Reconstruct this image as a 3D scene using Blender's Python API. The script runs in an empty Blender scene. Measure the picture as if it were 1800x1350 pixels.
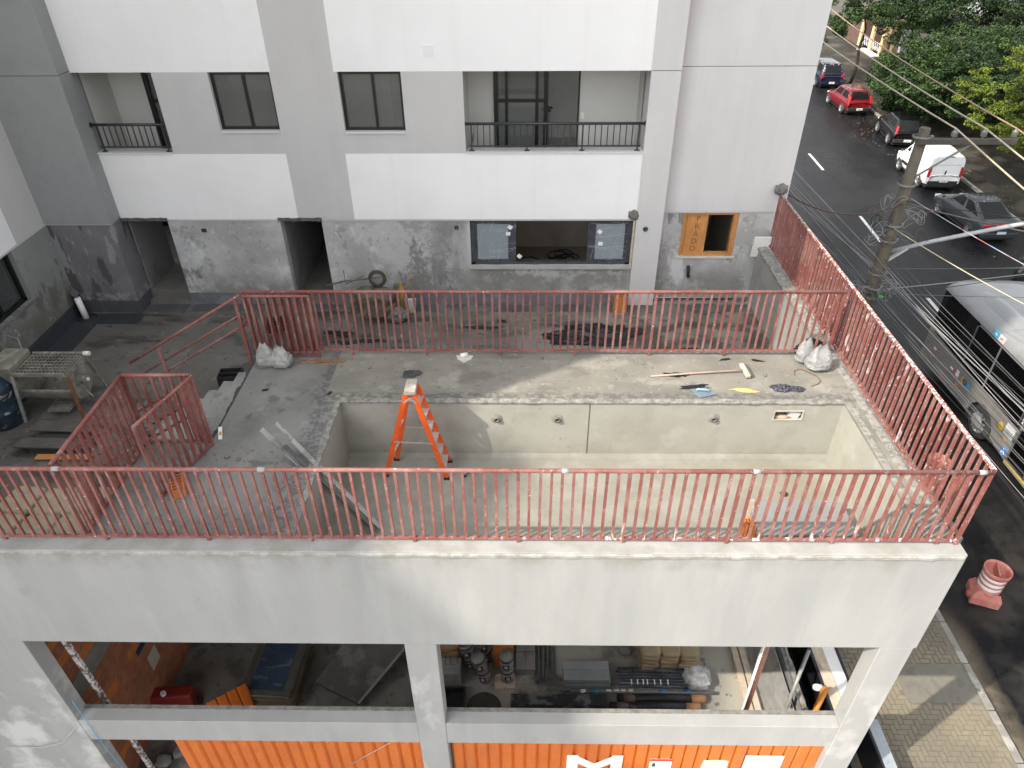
import bpy, bmesh, math, random
from mathutils import Vector, Matrix, noise
R = math.radians
random.seed(11)
S = bpy.context.scene
C = bpy.data.collections.new('scene_objects'); S.collection.children.link(C)

# ------------------------------------------------------------------ camera
cam = bpy.data.cameras.new('camera'); co = bpy.data.objects.new('camera', cam); C.objects.link(co)
cam.sensor_fit = 'HORIZONTAL'; cam.sensor_width = 36.0; cam.lens = 1248.0 / 1800 * 36
cam.clip_start = .1; cam.clip_end = 900
_p, _y, _r = R(36.1), R(-1.0), R(-0.45)
_f = Vector((math.sin(_y)*math.cos(_p), math.cos(_y)*math.cos(_p), -math.sin(_p)))
_rt = Vector((math.cos(_y), -math.sin(_y), 0)); _up = _rt.cross(_f)
_r2 = math.cos(_r)*_rt + math.sin(_r)*_up; _u2 = -math.sin(_r)*_rt + math.cos(_r)*_up
m = Matrix((_r2, _u2, -_f)).transposed().to_4x4(); m.translation = (0, 0, 6.4)
co.matrix_world = m
S.camera = co

# ------------------------------------------------------------------ sky and sun
SUN_EL, SUN_AZ = R(43.5), R(31)          # light travels towards (cos31, sin31)
W = bpy.data.worlds.new('World'); S.world = W; W.use_nodes = True
nt = W.node_tree; nt.nodes.clear()
sky = nt.nodes.new('ShaderNodeTexSky'); sky.sky_type = 'NISHITA'; sky.sun_disc = False
sky.sun_elevation = SUN_EL; sky.sun_rotation = R(239); sky.air_density = 1.0; sky.dust_density = 3.0; sky.ozone_density = 1.0
hsv = nt.nodes.new('ShaderNodeHueSaturation'); hsv.inputs['Saturation'].default_value = .11
bg = nt.nodes.new('ShaderNodeBackground'); bg.inputs['Strength'].default_value = .15
ow = nt.nodes.new('ShaderNodeOutputWorld')
nt.links.new(sky.outputs[0], hsv.inputs['Color']); nt.links.new(hsv.outputs[0], bg.inputs[0]); nt.links.new(bg.outputs[0], ow.inputs[0])
sun = bpy.data.lights.new('sun', 'SUN'); sun.energy = 2.25; sun.angle = R(.6); sun.color = (1, .91, .77)
so = bpy.data.objects.new('sun', sun); C.objects.link(so)
d = Vector((math.cos(SUN_EL)*math.cos(SUN_AZ), math.cos(SUN_EL)*math.sin(SUN_AZ), -math.sin(SUN_EL)))
so.rotation_euler = d.to_track_quat('-Z', 'Y').to_euler(); so.location = (-30, -20, 40)
S.view_settings.view_transform = 'Standard'; S.view_settings.look = 'None'
S.view_settings.exposure = 1.4; S.view_settings.gamma = 1.0; S.view_settings.use_curve_mapping = False
S.render.engine = 'CYCLES'; S.cycles.max_bounces = 8; S.cycles.transparent_max_bounces = 16

# ------------------------------------------------------------------ mesh helper
def V(*a): return Vector(a)
class G:
    """collects geometry for one mesh"""
    def __init__(s): s.v = []; s.f = []; s.sm = []
    def add(s, vs, fs, smooth=False):
        n = len(s.v); s.v += [tuple(q) for q in vs]; s.f += [tuple(i+n for i in f) for f in fs]; s.sm += [smooth]*len(fs); return s
    def box(s, x0, y0, z0, x1, y1, z1):
        return s.add([(x0,y0,z0),(x1,y0,z0),(x1,y1,z0),(x0,y1,z0),(x0,y0,z1),(x1,y0,z1),(x1,y1,z1),(x0,y1,z1)],
                     [(0,3,2,1),(4,5,6,7),(0,1,5,4),(1,2,6,5),(2,3,7,6),(3,0,4,7)])
    def cbox(s, c, sx, sy, sz, rz=0, rx=0, ry=0):
        M = Matrix.Translation(c) @ Matrix.Rotation(rz,4,'Z') @ Matrix.Rotation(ry,4,'Y') @ Matrix.Rotation(rx,4,'X')
        vs = [M @ V(a*sx/2, b*sy/2, e*sz/2) for e in (-1,1) for a,b in ((-1,-1),(1,-1),(1,1),(-1,1))]
        return s.add(vs, [(0,3,2,1),(4,5,6,7),(0,1,5,4),(1,2,6,5),(2,3,7,6),(3,0,4,7)])
    def bar(s, a, b, w, h=None, up=(0,0,1)):
        a, b = Vector(a), Vector(b); h = h or w; dr = (b-a).normalized(); up = Vector(up)
        if abs(dr.dot(up)) > .98: up = V(0,1,0)
        x = dr.cross(up).normalized()*w/2; y = x.normalized().cross(dr).normalized()*h/2
        vs = [p+i*x+j*y for p in (a,b) for i,j in ((-1,-1),(1,-1),(1,1),(-1,1))]
        return s.add(vs, [(0,3,2,1),(4,5,6,7),(0,1,5,4),(1,2,6,5),(2,3,7,6),(3,0,4,7)])
    def tube(s, pts, r, n=8, caps=True, smooth=True):
        pts = [Vector(p) for p in pts]; k = len(pts); vs = []; ref = None
        for i, p in enumerate(pts):
            t = (pts[min(i+1,k-1)] - pts[max(i-1,0)]).normalized()
            if ref is None: ref = V(0,0,1) if abs(t.z) < .9 else V(1,0,0)
            x = t.cross(ref)
            if x.length < 1e-4: x = t.cross(V(.3,.7,.2))
            x.normalize(); y = x.cross(t).normalized(); ref = y
            rr = r[i] if isinstance(r, (list, tuple)) else r
            vs += [p + rr*(math.cos(2*math.pi*j/n)*x + math.sin(2*math.pi*j/n)*y) for j in range(n)]
        fs = [(i*n+j, i*n+(j+1)%n, (i+1)*n+(j+1)%n, (i+1)*n+j) for i in range(k-1) for j in range(n)]
        s.add(vs, fs, smooth)
        if caps: n0 = len(s.v)-k*n; s.f += [tuple(n0+j for j in range(n))[::-1], tuple(n0+(k-1)*n+j for j in range(n))]; s.sm += [False]*2
        return s
    def lathe(s, prof, n=20, M=None, smooth=True, cap=True):
        M = M or Matrix(); k = len(prof)
        vs = [M @ V(r*math.cos(2*math.pi*j/n), r*math.sin(2*math.pi*j/n), z) for r,z in prof for j in range(n)]
        fs = [(i*n+j, i*n+(j+1)%n, (i+1)*n+(j+1)%n, (i+1)*n+j) for i in range(k-1) for j in range(n)]
        s.add(vs, fs, smooth)
        if cap: n0 = len(s.v)-k*n; s.f += [tuple(n0+j for j in range(n))[::-1], tuple(n0+(k-1)*n+j for j in range(n))]; s.sm += [False]*2
        return s
    def prism(s, poly, h, M=None):
        """poly in xy, extruded 0..h along local z"""
        M = M or Matrix(); n = len(poly)
        vs = [M @ V(x,y,z) for z in (0,h) for x,y in poly]
        return s.add(vs, [tuple(range(n))[::-1], tuple(range(n,2*n))] + [(i,(i+1)%n,n+(i+1)%n,n+i) for i in range(n)])
    def quad(s, *p): return s.add(p, [tuple(range(len(p)))])
    def grid(s, fn, nu, nv, smooth=True):
        vs = [fn(i/nu, j/nv) for i in range(nu+1) for j in range(nv+1)]
        return s.add(vs, [(i*(nv+1)+j, (i+1)*(nv+1)+j, (i+1)*(nv+1)+j+1, i*(nv+1)+j+1) for i in range(nu) for j in range(nv)], smooth)
    def ball(s, c, rx, ry, rz, nu=12, nv=8, amp=0, fr=3, sq=1, M=None, seed=0):
        c = Vector(c); M = M or Matrix()
        def pw(x): return math.copysign(abs(x)**sq, x)
        def fn(u, v):
            a, b = 2*math.pi*u, math.pi*(v-.5)
            p = V(pw(math.cos(b))*pw(math.cos(a)), pw(math.cos(b))*pw(math.sin(a)), pw(math.sin(b)))
            k = 1 + amp*noise.noise(p*fr + V(seed*3.1, seed*1.7, 0))
            return c + M @ V(p.x*rx*k, p.y*ry*k, p.z*rz*k)
        return s.grid(fn, nu, nv)
    def mesh(s, name):
        me = bpy.data.meshes.new(name); me.from_pydata(s.v, [], s.f); me.polygons.foreach_set('use_smooth', s.sm); me.update(); return me

def obj(name, g, mat, parent=None, bevel=0, seg=1, sub=0, solid=0):
    me = g if isinstance(g, bpy.types.Mesh) else g.mesh(name)
    if not me.materials: me.materials.append(mat)
    o = bpy.data.objects.new(name, me); C.objects.link(o)
    if parent: o.parent = parent
    if solid: q = o.modifiers.new('solid', 'SOLIDIFY'); q.thickness = solid; q.offset = 0
    if sub:
        q = o.modifiers.new('sub', 'SUBSURF'); q.levels = q.render_levels = sub
    if bevel:
        q = o.modifiers.new('bevel', 'BEVEL'); q.width = bevel; q.segments = seg; q.limit_method = 'ANGLE'; q.angle_limit = R(40)
    return o
def tag(o, label, cat, group=None, kind=None):
    if label: o['label'] = label
    if cat: o['category'] = cat
    if group: o['group'] = group
    if kind: o['kind'] = kind
    return o
def thing(name, label, cat, loc=(0,0,0), rz=0, group=None):
    o = bpy.data.objects.new(name, None); C.objects.link(o); o.location = loc; o.rotation_euler = (0,0,rz); o.empty_display_size = .1
    return tag(o, label, cat, group)
def struct(name, g, mat, **k):
    o = obj(name, g, mat, **k); o['kind'] = 'structure'; return o
def lab(o, label): o['label'] = label; return o
def dup(o, parent=None, loc=None, rz=None):
    c = o.copy(); C.objects.link(c)
    if parent is not None: c.parent = parent
    if loc is not None: c.location = loc
    if rz is not None: c.rotation_euler = (0,0,rz)
    for ch in list(o.children): dup(ch, c)
    return c
def text(name, body, size, mat, loc, rot, parent, extrude=.001, sx=1):
    cu = bpy.data.curves.new(name, 'FONT'); cu.body = body; cu.size = size; cu.extrude = extrude; cu.align_x = 'CENTER'; cu.align_y = 'CENTER'
    cu.materials.append(mat); o = bpy.data.objects.new(name, cu); C.objects.link(o); o.location = loc; o.rotation_euler = rot; o.scale = (sx,1,1)
    bpy.context.view_layer.update(); me = bpy.data.meshes.new_from_object(o.evaluated_get(bpy.context.evaluated_depsgraph_get())); me.name = name
    bpy.data.objects.remove(o); q = bpy.data.objects.new(name, me); C.objects.link(q); q.location = loc; q.rotation_euler = rot; q.scale = (sx,1,1); q.parent = parent
    if not me.materials: me.materials.append(mat)
    return q

# ------------------------------------------------------------------ material helper
def hx(h):
    h = h.lstrip('#'); f = lambda x: x/12.92 if x <= .04045 else ((x+.055)/1.055)**2.4
    return tuple(f(int(h[i:i+2],16)/255) for i in (0,2,4))
def col(c):
    if isinstance(c, str): c = hx(c)
    if isinstance(c, (int,float)): c = (c,c,c)
    return (*c[:3], 1)
_mc = {}
def mat(name, base, rough=.85, var=.12, vs=2.0, layers=(), bump=None, metal=0, spec=.5, coat=0, rvar=0, trans=0, space='W'):
    """layers: dicts(c=colour, s=scale, lo=, hi=, st=(x,y,z) stretch, seed=, a=amount, m=[(axis,lo0,lo1,hi1,hi0)], r=roughness)"""
    if name in _mc: return _mc[name]
    M = bpy.data.materials.new(name); M.use_nodes = True; t = M.node_tree; N = t.nodes; L = t.links; N.clear()
    out = N.new('ShaderNodeOutputMaterial'); b = N.new('ShaderNodeBsdfPrincipled'); L.new(b.outputs[0], out.inputs[0])
    b.inputs['Roughness'].default_value = rough; b.inputs['Metallic'].default_value = metal
    b.inputs['Specular IOR Level'].default_value = spec; b.inputs['Coat Weight'].default_value = coat
    b.inputs['Coat Roughness'].default_value = .05
    if space == 'W': g = N.new('ShaderNodeNewGeometry'); P = g.outputs['Position']
    else: g = N.new('ShaderNodeTexCoord'); P = g.outputs['Object']
    sep = None
    def nz(scale, det=5, st=(1,1,1), seed=0, rg=.6):
        mp = N.new('ShaderNodeMapping'); L.new(P, mp.inputs[0]); mp.inputs['Scale'].default_value = [scale*q for q in st]; mp.inputs['Location'].default_value = (seed*7.3, seed*3.7, seed*5.1)
        q = N.new('ShaderNodeTexNoise'); q.inputs['Scale'].default_value = 1; q.inputs['Detail'].default_value = det; q.inputs['Roughness'].default_value = rg
        L.new(mp.outputs[0], q.inputs['Vector']); return q.outputs['Fac']
    def rng(x, a, b_, c=0., d_=1.):
        q = N.new('ShaderNodeMapRange'); q.inputs[1].default_value = a; q.inputs[2].default_value = b_; q.inputs[3].default_value = c; q.inputs[4].default_value = d_; L.new(x, q.inputs[0]); return q.outputs[0]
    def mul(x, y):
        q = N.new('ShaderNodeMath'); q.operation = 'MULTIPLY'; L.new(x, q.inputs[0])
        if isinstance(y, float): q.inputs[1].default_value = y
        else: L.new(y, q.inputs[1])
        return q.outputs[0]
    def add(x, y):
        q = N.new('ShaderNodeMath'); q.operation = 'ADD'; L.new(x, q.inputs[0])
        if isinstance(y, float): q.inputs[1].default_value = y
        else: L.new(y, q.inputs[1])
        return q.outputs[0]
    bc = col(base)
    mx = N.new('ShaderNodeMix'); mx.data_type = 'RGBA'
    mx.inputs[6].default_value = (*[q*(1-var) for q in bc[:3]],1); mx.inputs[7].default_value = (*[min(1,q*(1+var)) for q in bc[:3]],1)
    if var: L.new(rng(nz(vs), .32, .68), mx.inputs[0])
    c = mx.outputs[2]; rr = None
    for l in layers:
        f = nz(l.get('s',3), l.get('d',5), l.get('st',(1,1,1)), l.get('seed',0), l.get('rg',.6))
        wob = f
        f = rng(f, l.get('lo',.5), l.get('hi',.56))
        for ax, a0, a1, b1, b0 in l.get('m', ()):
            if sep is None: sep = N.new('ShaderNodeSeparateXYZ'); L.new(P, sep.inputs[0])
            x = add(sep.outputs['xyz'.index(ax)], mul(add(wob, -.5), float(l.get('wob', .3))))
            f = mul(f, rng(x, a0, a1)); f = mul(f, rng(x, b1, b0, 1., 0.))
        if l.get('a',1) != 1: f = mul(f, float(l['a']))
        q = N.new('ShaderNodeMix'); q.data_type = 'RGBA'; L.new(f, q.inputs[0]); L.new(c, q.inputs[6]); q.inputs[7].default_value = col(l['c']); c = q.outputs[2]
        if 'r' in l:
            if rr is None: v = N.new('ShaderNodeValue'); v.outputs[0].default_value = rough; rr = v.outputs[0]
            q = N.new('ShaderNodeMix'); q.data_type = 'FLOAT'; L.new(f, q.inputs[0]); L.new(rr, q.inputs[2]); q.inputs[3].default_value = l['r']; rr = q.outputs[0]
    L.new(c, b.inputs['Base Color'])
    if rr is not None: L.new(rr, b.inputs['Roughness'])
    elif rvar: L.new(rng(nz(vs*2.3, seed=4), .3, .7, max(0,rough-rvar), min(1,rough+rvar)), b.inputs['Roughness'])
    if bump:
        q = N.new('ShaderNodeBump'); q.inputs['Strength'].default_value = bump[1]; q.inputs['Distance'].default_value = bump[2] if len(bump) > 2 else .02
        L.new(nz(bump[0], 8, seed=2, rg=.65), q.inputs['Height']); L.new(q.outputs[0], b.inputs['Normal'])
    if trans: b.inputs['Transmission Weight'].default_value = trans
    _mc[name] = M; return M
def glass(name, tint=(.8,.85,.85), refl=.06, dark=.35, dust=(.12,.13,.13)):
    """thin pane: part clear, part mirror, part dusty"""
    if name in _mc: return _mc[name]
    M = bpy.data.materials.new(name); M.use_nodes = True; t = M.node_tree; N = t.nodes; L = t.links; N.clear()
    out = N.new('ShaderNodeOutputMaterial'); tr = N.new('ShaderNodeBsdfTransparent'); tr.inputs[0].default_value = col(tint)
    gl = N.new('ShaderNodeBsdfGlossy'); gl.inputs['Roughness'].default_value = .03
    df = N.new('ShaderNodeBsdfDiffuse'); df.inputs[0].default_value = (*dust,1)
    a = N.new('ShaderNodeMixShader'); a.inputs[0].default_value = dark; L.new(tr.outputs[0], a.inputs[1]); L.new(df.outputs[0], a.inputs[2])
    fr = N.new('ShaderNodeFresnel'); fr.inputs[0].default_value = 1.5
    ad = N.new('ShaderNodeMath'); ad.operation = 'ADD'; ad.inputs[1].default_value = refl; ad.use_clamp = True; L.new(fr.outputs[0], ad.inputs[0])
    b = N.new('ShaderNodeMixShader'); L.new(ad.outputs[0], b.inputs[0]); L.new(a.outputs[0], b.inputs[1]); L.new(gl.outputs[0], b.inputs[2]); L.new(b.outputs[0], out.inputs[0])
    _mc[name] = M; return M

# ------------------------------------------------------------------ materials
WHITE = mat('white_wall_paint', (.82,.82,.82), .75, .02, 1.2, bump=(40,.10,.005), layers=[dict(c=(.70,.69,.67),s=.9,st=(5,5,.22),lo=.52,hi=.78,seed=2,a=.28), dict(c=(.74,.735,.72),s=.5,lo=.5,hi=.7,seed=4,a=.6)])
GREY = mat('light_grey_wall_paint', (.52,.515,.51), .8, .03, .9, bump=(35,.16,.006), layers=[dict(c=.455,s=1.0,st=(4,4,.25),lo=.50,hi=.75,a=.4), dict(c=.56,s=.6,lo=.52,hi=.66,seed=6,a=.5)])
BLOCKG = mat('pale_grey_wall_paint', (.57,.565,.56), .8, .03, .7, bump=(50,.12,.005), layers=[dict(c=(.48,.475,.465),s=.9,st=(4,4,.2),lo=.46,hi=.75,a=.38), dict(c=(.62,.615,.61),s=.5,lo=.5,hi=.66,seed=4,a=.5), dict(c=(.60,.43,.42),s=2,lo=.2,hi=.5,seed=5,m=[('x',2.79,2.80,2.83,2.93)],a=.55,wob=.1)])
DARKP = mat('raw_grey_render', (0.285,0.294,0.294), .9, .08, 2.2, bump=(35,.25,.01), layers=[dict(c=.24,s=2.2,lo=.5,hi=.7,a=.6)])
PLAST = mat('patched_plaster', (.46,.462,.462), .88, .10, .8, bump=(18,.3,.012), layers=[
    dict(c=(.34,.34,.335),s=.8,st=(1.3,1.3,1.6),lo=.46,hi=.58,seed=21,a=.85), dict(c=(.17,.168,.16),s=.75,st=(1.5,1.5,.7),lo=.56,hi=.60,seed=1,rg=.75,a=.85), dict(c=(.27,.265,.245),s=1.5,lo=.57,hi=.61,seed=5,rg=.75,a=.75), dict(c=(.60,.60,.59),s=9,lo=.62,hi=.66,seed=51,a=.5), dict(c=(.20,.195,.18),s=12,st=(1,1,.6),lo=.62,hi=.66,seed=52,a=.5),
    dict(c=(.66,.67,.68),s=1.3,st=(1.3,1.3,.8),lo=.60,hi=.66,seed=3,a=.6), dict(c=(.80,.81,.82),s=5,lo=.735,hi=.745,seed=7,a=.8),
    dict(c=(.20,.20,.195),s=1.2,lo=.38,hi=.46,seed=33,m=[('z',-.95,-.7,-.36,-.33),('x',-1.3,-.9,2.1,2.4)],a=.85,wob=.2), dict(c=(.42,.42,.40),s=4.5,lo=.53,hi=.57,seed=35,m=[('z',-.85,-.7,-.42,-.38),('x',-1.1,-.8,2.1,2.3)],a=.7,wob=.2),
    dict(c=(.22,.215,.20),s=1.6,lo=.40,hi=.54,seed=9,m=[('z',-9,-8,-.80,-.40)],a=.8,wob=.5), dict(c=(.20,.20,.205),s=.9,st=(1,1,.4),lo=.36,hi=.5,seed=37,m=[('x',-2.0,-1.7,-1.2,-1.1)],a=.8,wob=.3)])
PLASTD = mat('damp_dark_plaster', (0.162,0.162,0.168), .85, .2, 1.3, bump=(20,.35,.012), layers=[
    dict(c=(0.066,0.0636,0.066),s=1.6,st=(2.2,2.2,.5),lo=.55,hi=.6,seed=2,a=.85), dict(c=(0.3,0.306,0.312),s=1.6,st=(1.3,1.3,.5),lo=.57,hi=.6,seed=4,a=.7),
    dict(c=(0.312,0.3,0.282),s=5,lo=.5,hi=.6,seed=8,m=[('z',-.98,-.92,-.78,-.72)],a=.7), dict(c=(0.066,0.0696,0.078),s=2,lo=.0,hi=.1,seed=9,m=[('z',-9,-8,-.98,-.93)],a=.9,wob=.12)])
DECK = mat('deck_concrete', (.215,.206,.180), .88, .13, 1.4, bump=(22,.6,.014), layers=[
    dict(c=(.160,.153,.135),s=.9,st=(.7,1.6,1),lo=.48,hi=.62,seed=1,a=.8), dict(c=(.30,.29,.26),s=2.2,lo=.58,hi=.65,seed=3,a=.6), dict(c=(.125,.12,.108),s=1.5,st=(.8,1.5,1),lo=.58,hi=.66,seed=6,a=.6),
    dict(c=(.24,.195,.15),s=1.8,lo=.62,hi=.70,seed=12,a=.25), dict(c=(.10,.10,.098),s=11,lo=.45,hi=.53,seed=8,m=[('y',8.33,8.38,8.52,8.60),('x',-4,-3.9,6,6.1)],a=.75,wob=.14), dict(c=(.34,.335,.31),s=9,lo=.62,hi=.68,seed=9,a=.5), dict(c=(.09,.09,.085),s=22,lo=.66,hi=.69,seed=15,a=.6)])
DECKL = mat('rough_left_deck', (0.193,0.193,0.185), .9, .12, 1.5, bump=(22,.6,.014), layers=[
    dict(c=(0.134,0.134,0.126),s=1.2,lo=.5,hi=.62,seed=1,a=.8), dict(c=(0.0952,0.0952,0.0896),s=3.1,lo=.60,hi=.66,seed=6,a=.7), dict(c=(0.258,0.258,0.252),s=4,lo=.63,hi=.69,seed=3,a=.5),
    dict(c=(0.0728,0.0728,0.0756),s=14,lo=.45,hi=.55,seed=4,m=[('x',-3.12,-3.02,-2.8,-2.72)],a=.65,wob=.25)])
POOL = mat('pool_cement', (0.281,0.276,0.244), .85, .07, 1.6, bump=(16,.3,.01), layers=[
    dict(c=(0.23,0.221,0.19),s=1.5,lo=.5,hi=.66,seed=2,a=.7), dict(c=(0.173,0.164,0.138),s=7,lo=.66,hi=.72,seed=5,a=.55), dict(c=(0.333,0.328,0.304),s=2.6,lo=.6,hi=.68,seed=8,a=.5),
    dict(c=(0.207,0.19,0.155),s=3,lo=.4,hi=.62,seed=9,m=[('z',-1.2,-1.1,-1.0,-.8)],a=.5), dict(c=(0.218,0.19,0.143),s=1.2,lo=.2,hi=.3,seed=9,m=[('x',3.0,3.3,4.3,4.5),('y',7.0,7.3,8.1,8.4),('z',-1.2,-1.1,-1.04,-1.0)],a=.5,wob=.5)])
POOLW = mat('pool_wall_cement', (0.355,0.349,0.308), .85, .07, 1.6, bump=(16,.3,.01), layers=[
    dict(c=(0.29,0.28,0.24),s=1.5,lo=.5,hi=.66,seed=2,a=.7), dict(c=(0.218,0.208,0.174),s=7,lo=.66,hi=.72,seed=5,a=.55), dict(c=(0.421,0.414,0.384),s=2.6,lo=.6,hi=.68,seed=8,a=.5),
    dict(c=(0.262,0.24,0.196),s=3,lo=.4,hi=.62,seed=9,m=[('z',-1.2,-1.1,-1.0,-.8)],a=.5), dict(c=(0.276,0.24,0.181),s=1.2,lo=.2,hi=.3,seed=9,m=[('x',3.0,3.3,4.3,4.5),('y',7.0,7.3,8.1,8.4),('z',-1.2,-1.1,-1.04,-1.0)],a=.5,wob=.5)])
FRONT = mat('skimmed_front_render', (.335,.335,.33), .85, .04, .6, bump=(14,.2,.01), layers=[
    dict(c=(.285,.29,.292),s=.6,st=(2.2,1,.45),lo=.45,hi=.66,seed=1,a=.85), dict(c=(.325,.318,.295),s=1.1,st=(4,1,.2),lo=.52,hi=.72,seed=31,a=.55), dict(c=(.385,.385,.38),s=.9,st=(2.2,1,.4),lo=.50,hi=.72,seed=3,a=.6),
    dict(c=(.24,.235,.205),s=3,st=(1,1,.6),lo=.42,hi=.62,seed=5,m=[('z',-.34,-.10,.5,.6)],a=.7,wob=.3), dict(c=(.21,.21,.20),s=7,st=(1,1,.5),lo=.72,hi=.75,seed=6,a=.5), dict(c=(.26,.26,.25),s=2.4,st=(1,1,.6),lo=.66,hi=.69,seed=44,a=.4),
    dict(c=(.56,.56,.55),s=1.1,st=(1,1,.8),lo=.48,hi=.58,seed=14,m=[('z',-8,-7.9,-2.7,-2.4),('x',-9,-8.9,-6.6,-6.3)],a=.85), dict(c=(.50,.50,.49),s=1.1,st=(1,1,.7),lo=.50,hi=.62,seed=16,m=[('z',-8,-7.9,-2.9,-2.6),('x',4.4,4.5,6,6.1)],a=.7),  # bright light patches on the left and right columns, painted as paler colour
    dict(c=(.46,.46,.465),s=1.8,st=(1.5,1,.7),lo=.53,hi=.64,seed=18,m=[('z',-8,-7.9,-2.4,-2.2),('x',-1.7,-1.6,-1,-.9)],a=.7)])  # light dapples on the middle column, also put into the colour
TERR = mat('wet_terrace_screed', (0.134,0.128,0.114), .6, .22, .9, bump=(18,.6,.016), layers=[
    dict(c=(0.0549,0.0521,0.0481),s=1.1,st=(.6,1.6,1),lo=.52,hi=.60,seed=2,a=.85,r=.28), dict(c=(0.244,0.232,0.205),s=1.0,lo=.42,hi=.56,seed=4,m=[('x',-2,1,9,10)],a=.85), dict(c=(0.22,0.213,0.195),s=3.2,lo=.58,hi=.66,seed=7,a=.6),
    dict(c=(0.0549,0.0533,0.0494),s=1.6,st=(.8,1.4,1),lo=.50,hi=.57,seed=11,m=[('x',1.6,2.4,9,10)],a=.8), dict(c=(0.0427,0.0422,0.0416),s=7,lo=.62,hi=.66,seed=13,a=.7)])
MEMB = mat('dark_waterproof_coating', (.042,.046,.054), .55, .15, 2, bump=(15,.2,.008))
RED = mat('red_oxide_rail_paint', (.215,.066,.055), .5, .12, 4, layers=[dict(c=(.34,.20,.175),s=2.2,lo=.42,hi=.66,seed=21,a=.55), dict(c=(.36,.26,.24),s=14,st=(1,1,.4),lo=.58,hi=.66,seed=23,a=.5), dict(c=(.11,.045,.03),s=8,lo=.64,hi=.69,seed=25,a=.7), dict(c=(.72,.66,.62),s=26,lo=.665,hi=.69,seed=2,a=.85), dict(c=(.72,.66,.62),s=9,st=(1,1,.35),lo=.69,hi=.72,seed=5,a=.8), dict(c=(.25,.07,.06),s=5,lo=.6,hi=.7,seed=6,a=.5)])
REDB = mat('splashed_red_bar_paint', (.215,.066,.055), .5, .12, 4, layers=[dict(c=(.34,.20,.175),s=2.2,lo=.42,hi=.66,seed=21,a=.55), dict(c=(.36,.26,.24),s=14,st=(1,1,.4),lo=.58,hi=.66,seed=23,a=.5), dict(c=(.11,.045,.03),s=8,lo=.64,hi=.69,seed=25,a=.7), dict(c=(.74,.68,.64),s=30,lo=.66,hi=.68,seed=2,a=.85), dict(c=(.76,.70,.66),s=13,st=(1,1,.22),lo=.59,hi=.63,seed=5,m=[('z',-.5,-.4,.2,.5),('x',-3.5,1.5,9,10)],a=.85,wob=.5), dict(c=(.25,.07,.06),s=5,lo=.6,hi=.7,seed=6,a=.4)])
REDW = mat('white_splattered_rail_paint', (.235,.082,.070), .55, .12, 4, layers=[dict(c=(.80,.73,.70),s=30,lo=.52,hi=.56,seed=2,a=.85), dict(c=(.80,.74,.71),s=6,st=(1,1,.5),lo=.58,hi=.62,seed=5,a=.75)])
REDS = mat('streaked_side_bar_paint', (.215,.066,.055), .5, .15, 3, layers=[dict(c=(.34,.20,.175),s=2.2,lo=.42,hi=.66,seed=21,a=.55), dict(c=(.36,.26,.24),s=14,st=(1,1,.4),lo=.58,hi=.66,seed=23,a=.5), dict(c=(.11,.045,.03),s=8,lo=.64,hi=.69,seed=25,a=.7), dict(c=(.76,.66,.63),s=24,lo=.62,hi=.66,seed=2,m=[('y',0,1,11,13)],a=.75), dict(c=(.74,.62,.60),s=5,st=(1,1,.6),lo=.60,hi=.66,seed=5,m=[('y',0,1,10.5,12)],a=.65)])
GREYP = mat('grey_primer_patch', (.33,.345,.36), .6, .1, 6)
BLACKM = mat('black_metal', (.005,.0055,.006), .4, .1, 5, metal=.0, spec=.5)
CHAR = mat('charcoal_metal', (.035,.037,.042), .42, .1, 5)
PANE = glass('window_pane', (.82,.85,.83), -.022, .40, (.24,.245,.235))
ROOM = mat('room_plaster', (.78,.78,.75), .9, .05, 1)
ROOMF = mat('room_floor', (.55,.53,.50), .6, .08, 1)
DOORW = mat('interior_door_paint', (.62,.58,.52), .6, .05, 1)
BLACK = mat('black_plastic_sheet', (.012,.013,.016), .3, .2, 5, bump=(14,.6,.02))
ORANGE = mat('orange_fibreglass', (.80,.115,.018), .45, .1, 5, layers=[dict(c=(.80,.45,.25),s=16,lo=.68,hi=.71,seed=3,a=.8), dict(c=(.75,.7,.66),s=22,lo=.71,hi=.73,seed=6,a=.9)])
STEEL = mat('dusty_aluminium', (.46,.46,.445), .5, .15, 6, metal=.35, layers=[dict(c=(.5,.49,.46),s=12,lo=.5,hi=.6,a=.6)])
BRICK = mat('clay_block', (.36,.13,.062), .9, .2, 6, bump=(40,.3,.005))
BRICKO = mat('orange_clay_block', (.52,.17,.045), .85, .15, 6, bump=(40,.2,.005))
WOOD = mat('grey_timber', (.27,.225,.165), .85, .2, 3, bump=(30,.3,.006), layers=[dict(c=(.13,.11,.085),s=4,st=(1,8,8),lo=.5,hi=.65,a=.6)])
WOODL = mat('pale_timber', (.52,.45,.36), .8, .15, 4, layers=[dict(c=(.40,.32,.22),s=5,st=(1,6,6),lo=.5,hi=.65,a=.6)])
PLY = mat('orange_plywood', (.52,.24,.075), .7, .15, 3, layers=[dict(c=(.42,.18,.05),s=3,st=(6,6,.6),lo=.45,hi=.6,a=.6), dict(c=(.62,.40,.2),s=8,lo=.68,hi=.72,a=.8)])
SACKW = mat('dusty_plastic_sack', (.33,.33,.31), .55, .2, 8, bump=(12,.5,.02), layers=[dict(c=(.22,.22,.21),s=5,lo=.5,hi=.58,a=.7)])
SACKP = mat('printed_plaster_sack', (.27,.28,.28), .5, .15, 8, bump=(12,.5,.02), layers=[dict(c=(.22,.07,.075),s=9,st=(1,1,3),lo=.62,hi=.65,seed=3,a=.8), dict(c=(.13,.13,.135),s=10,st=(1,1,3.4),lo=.64,hi=.67,seed=8,a=.8)])
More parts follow.
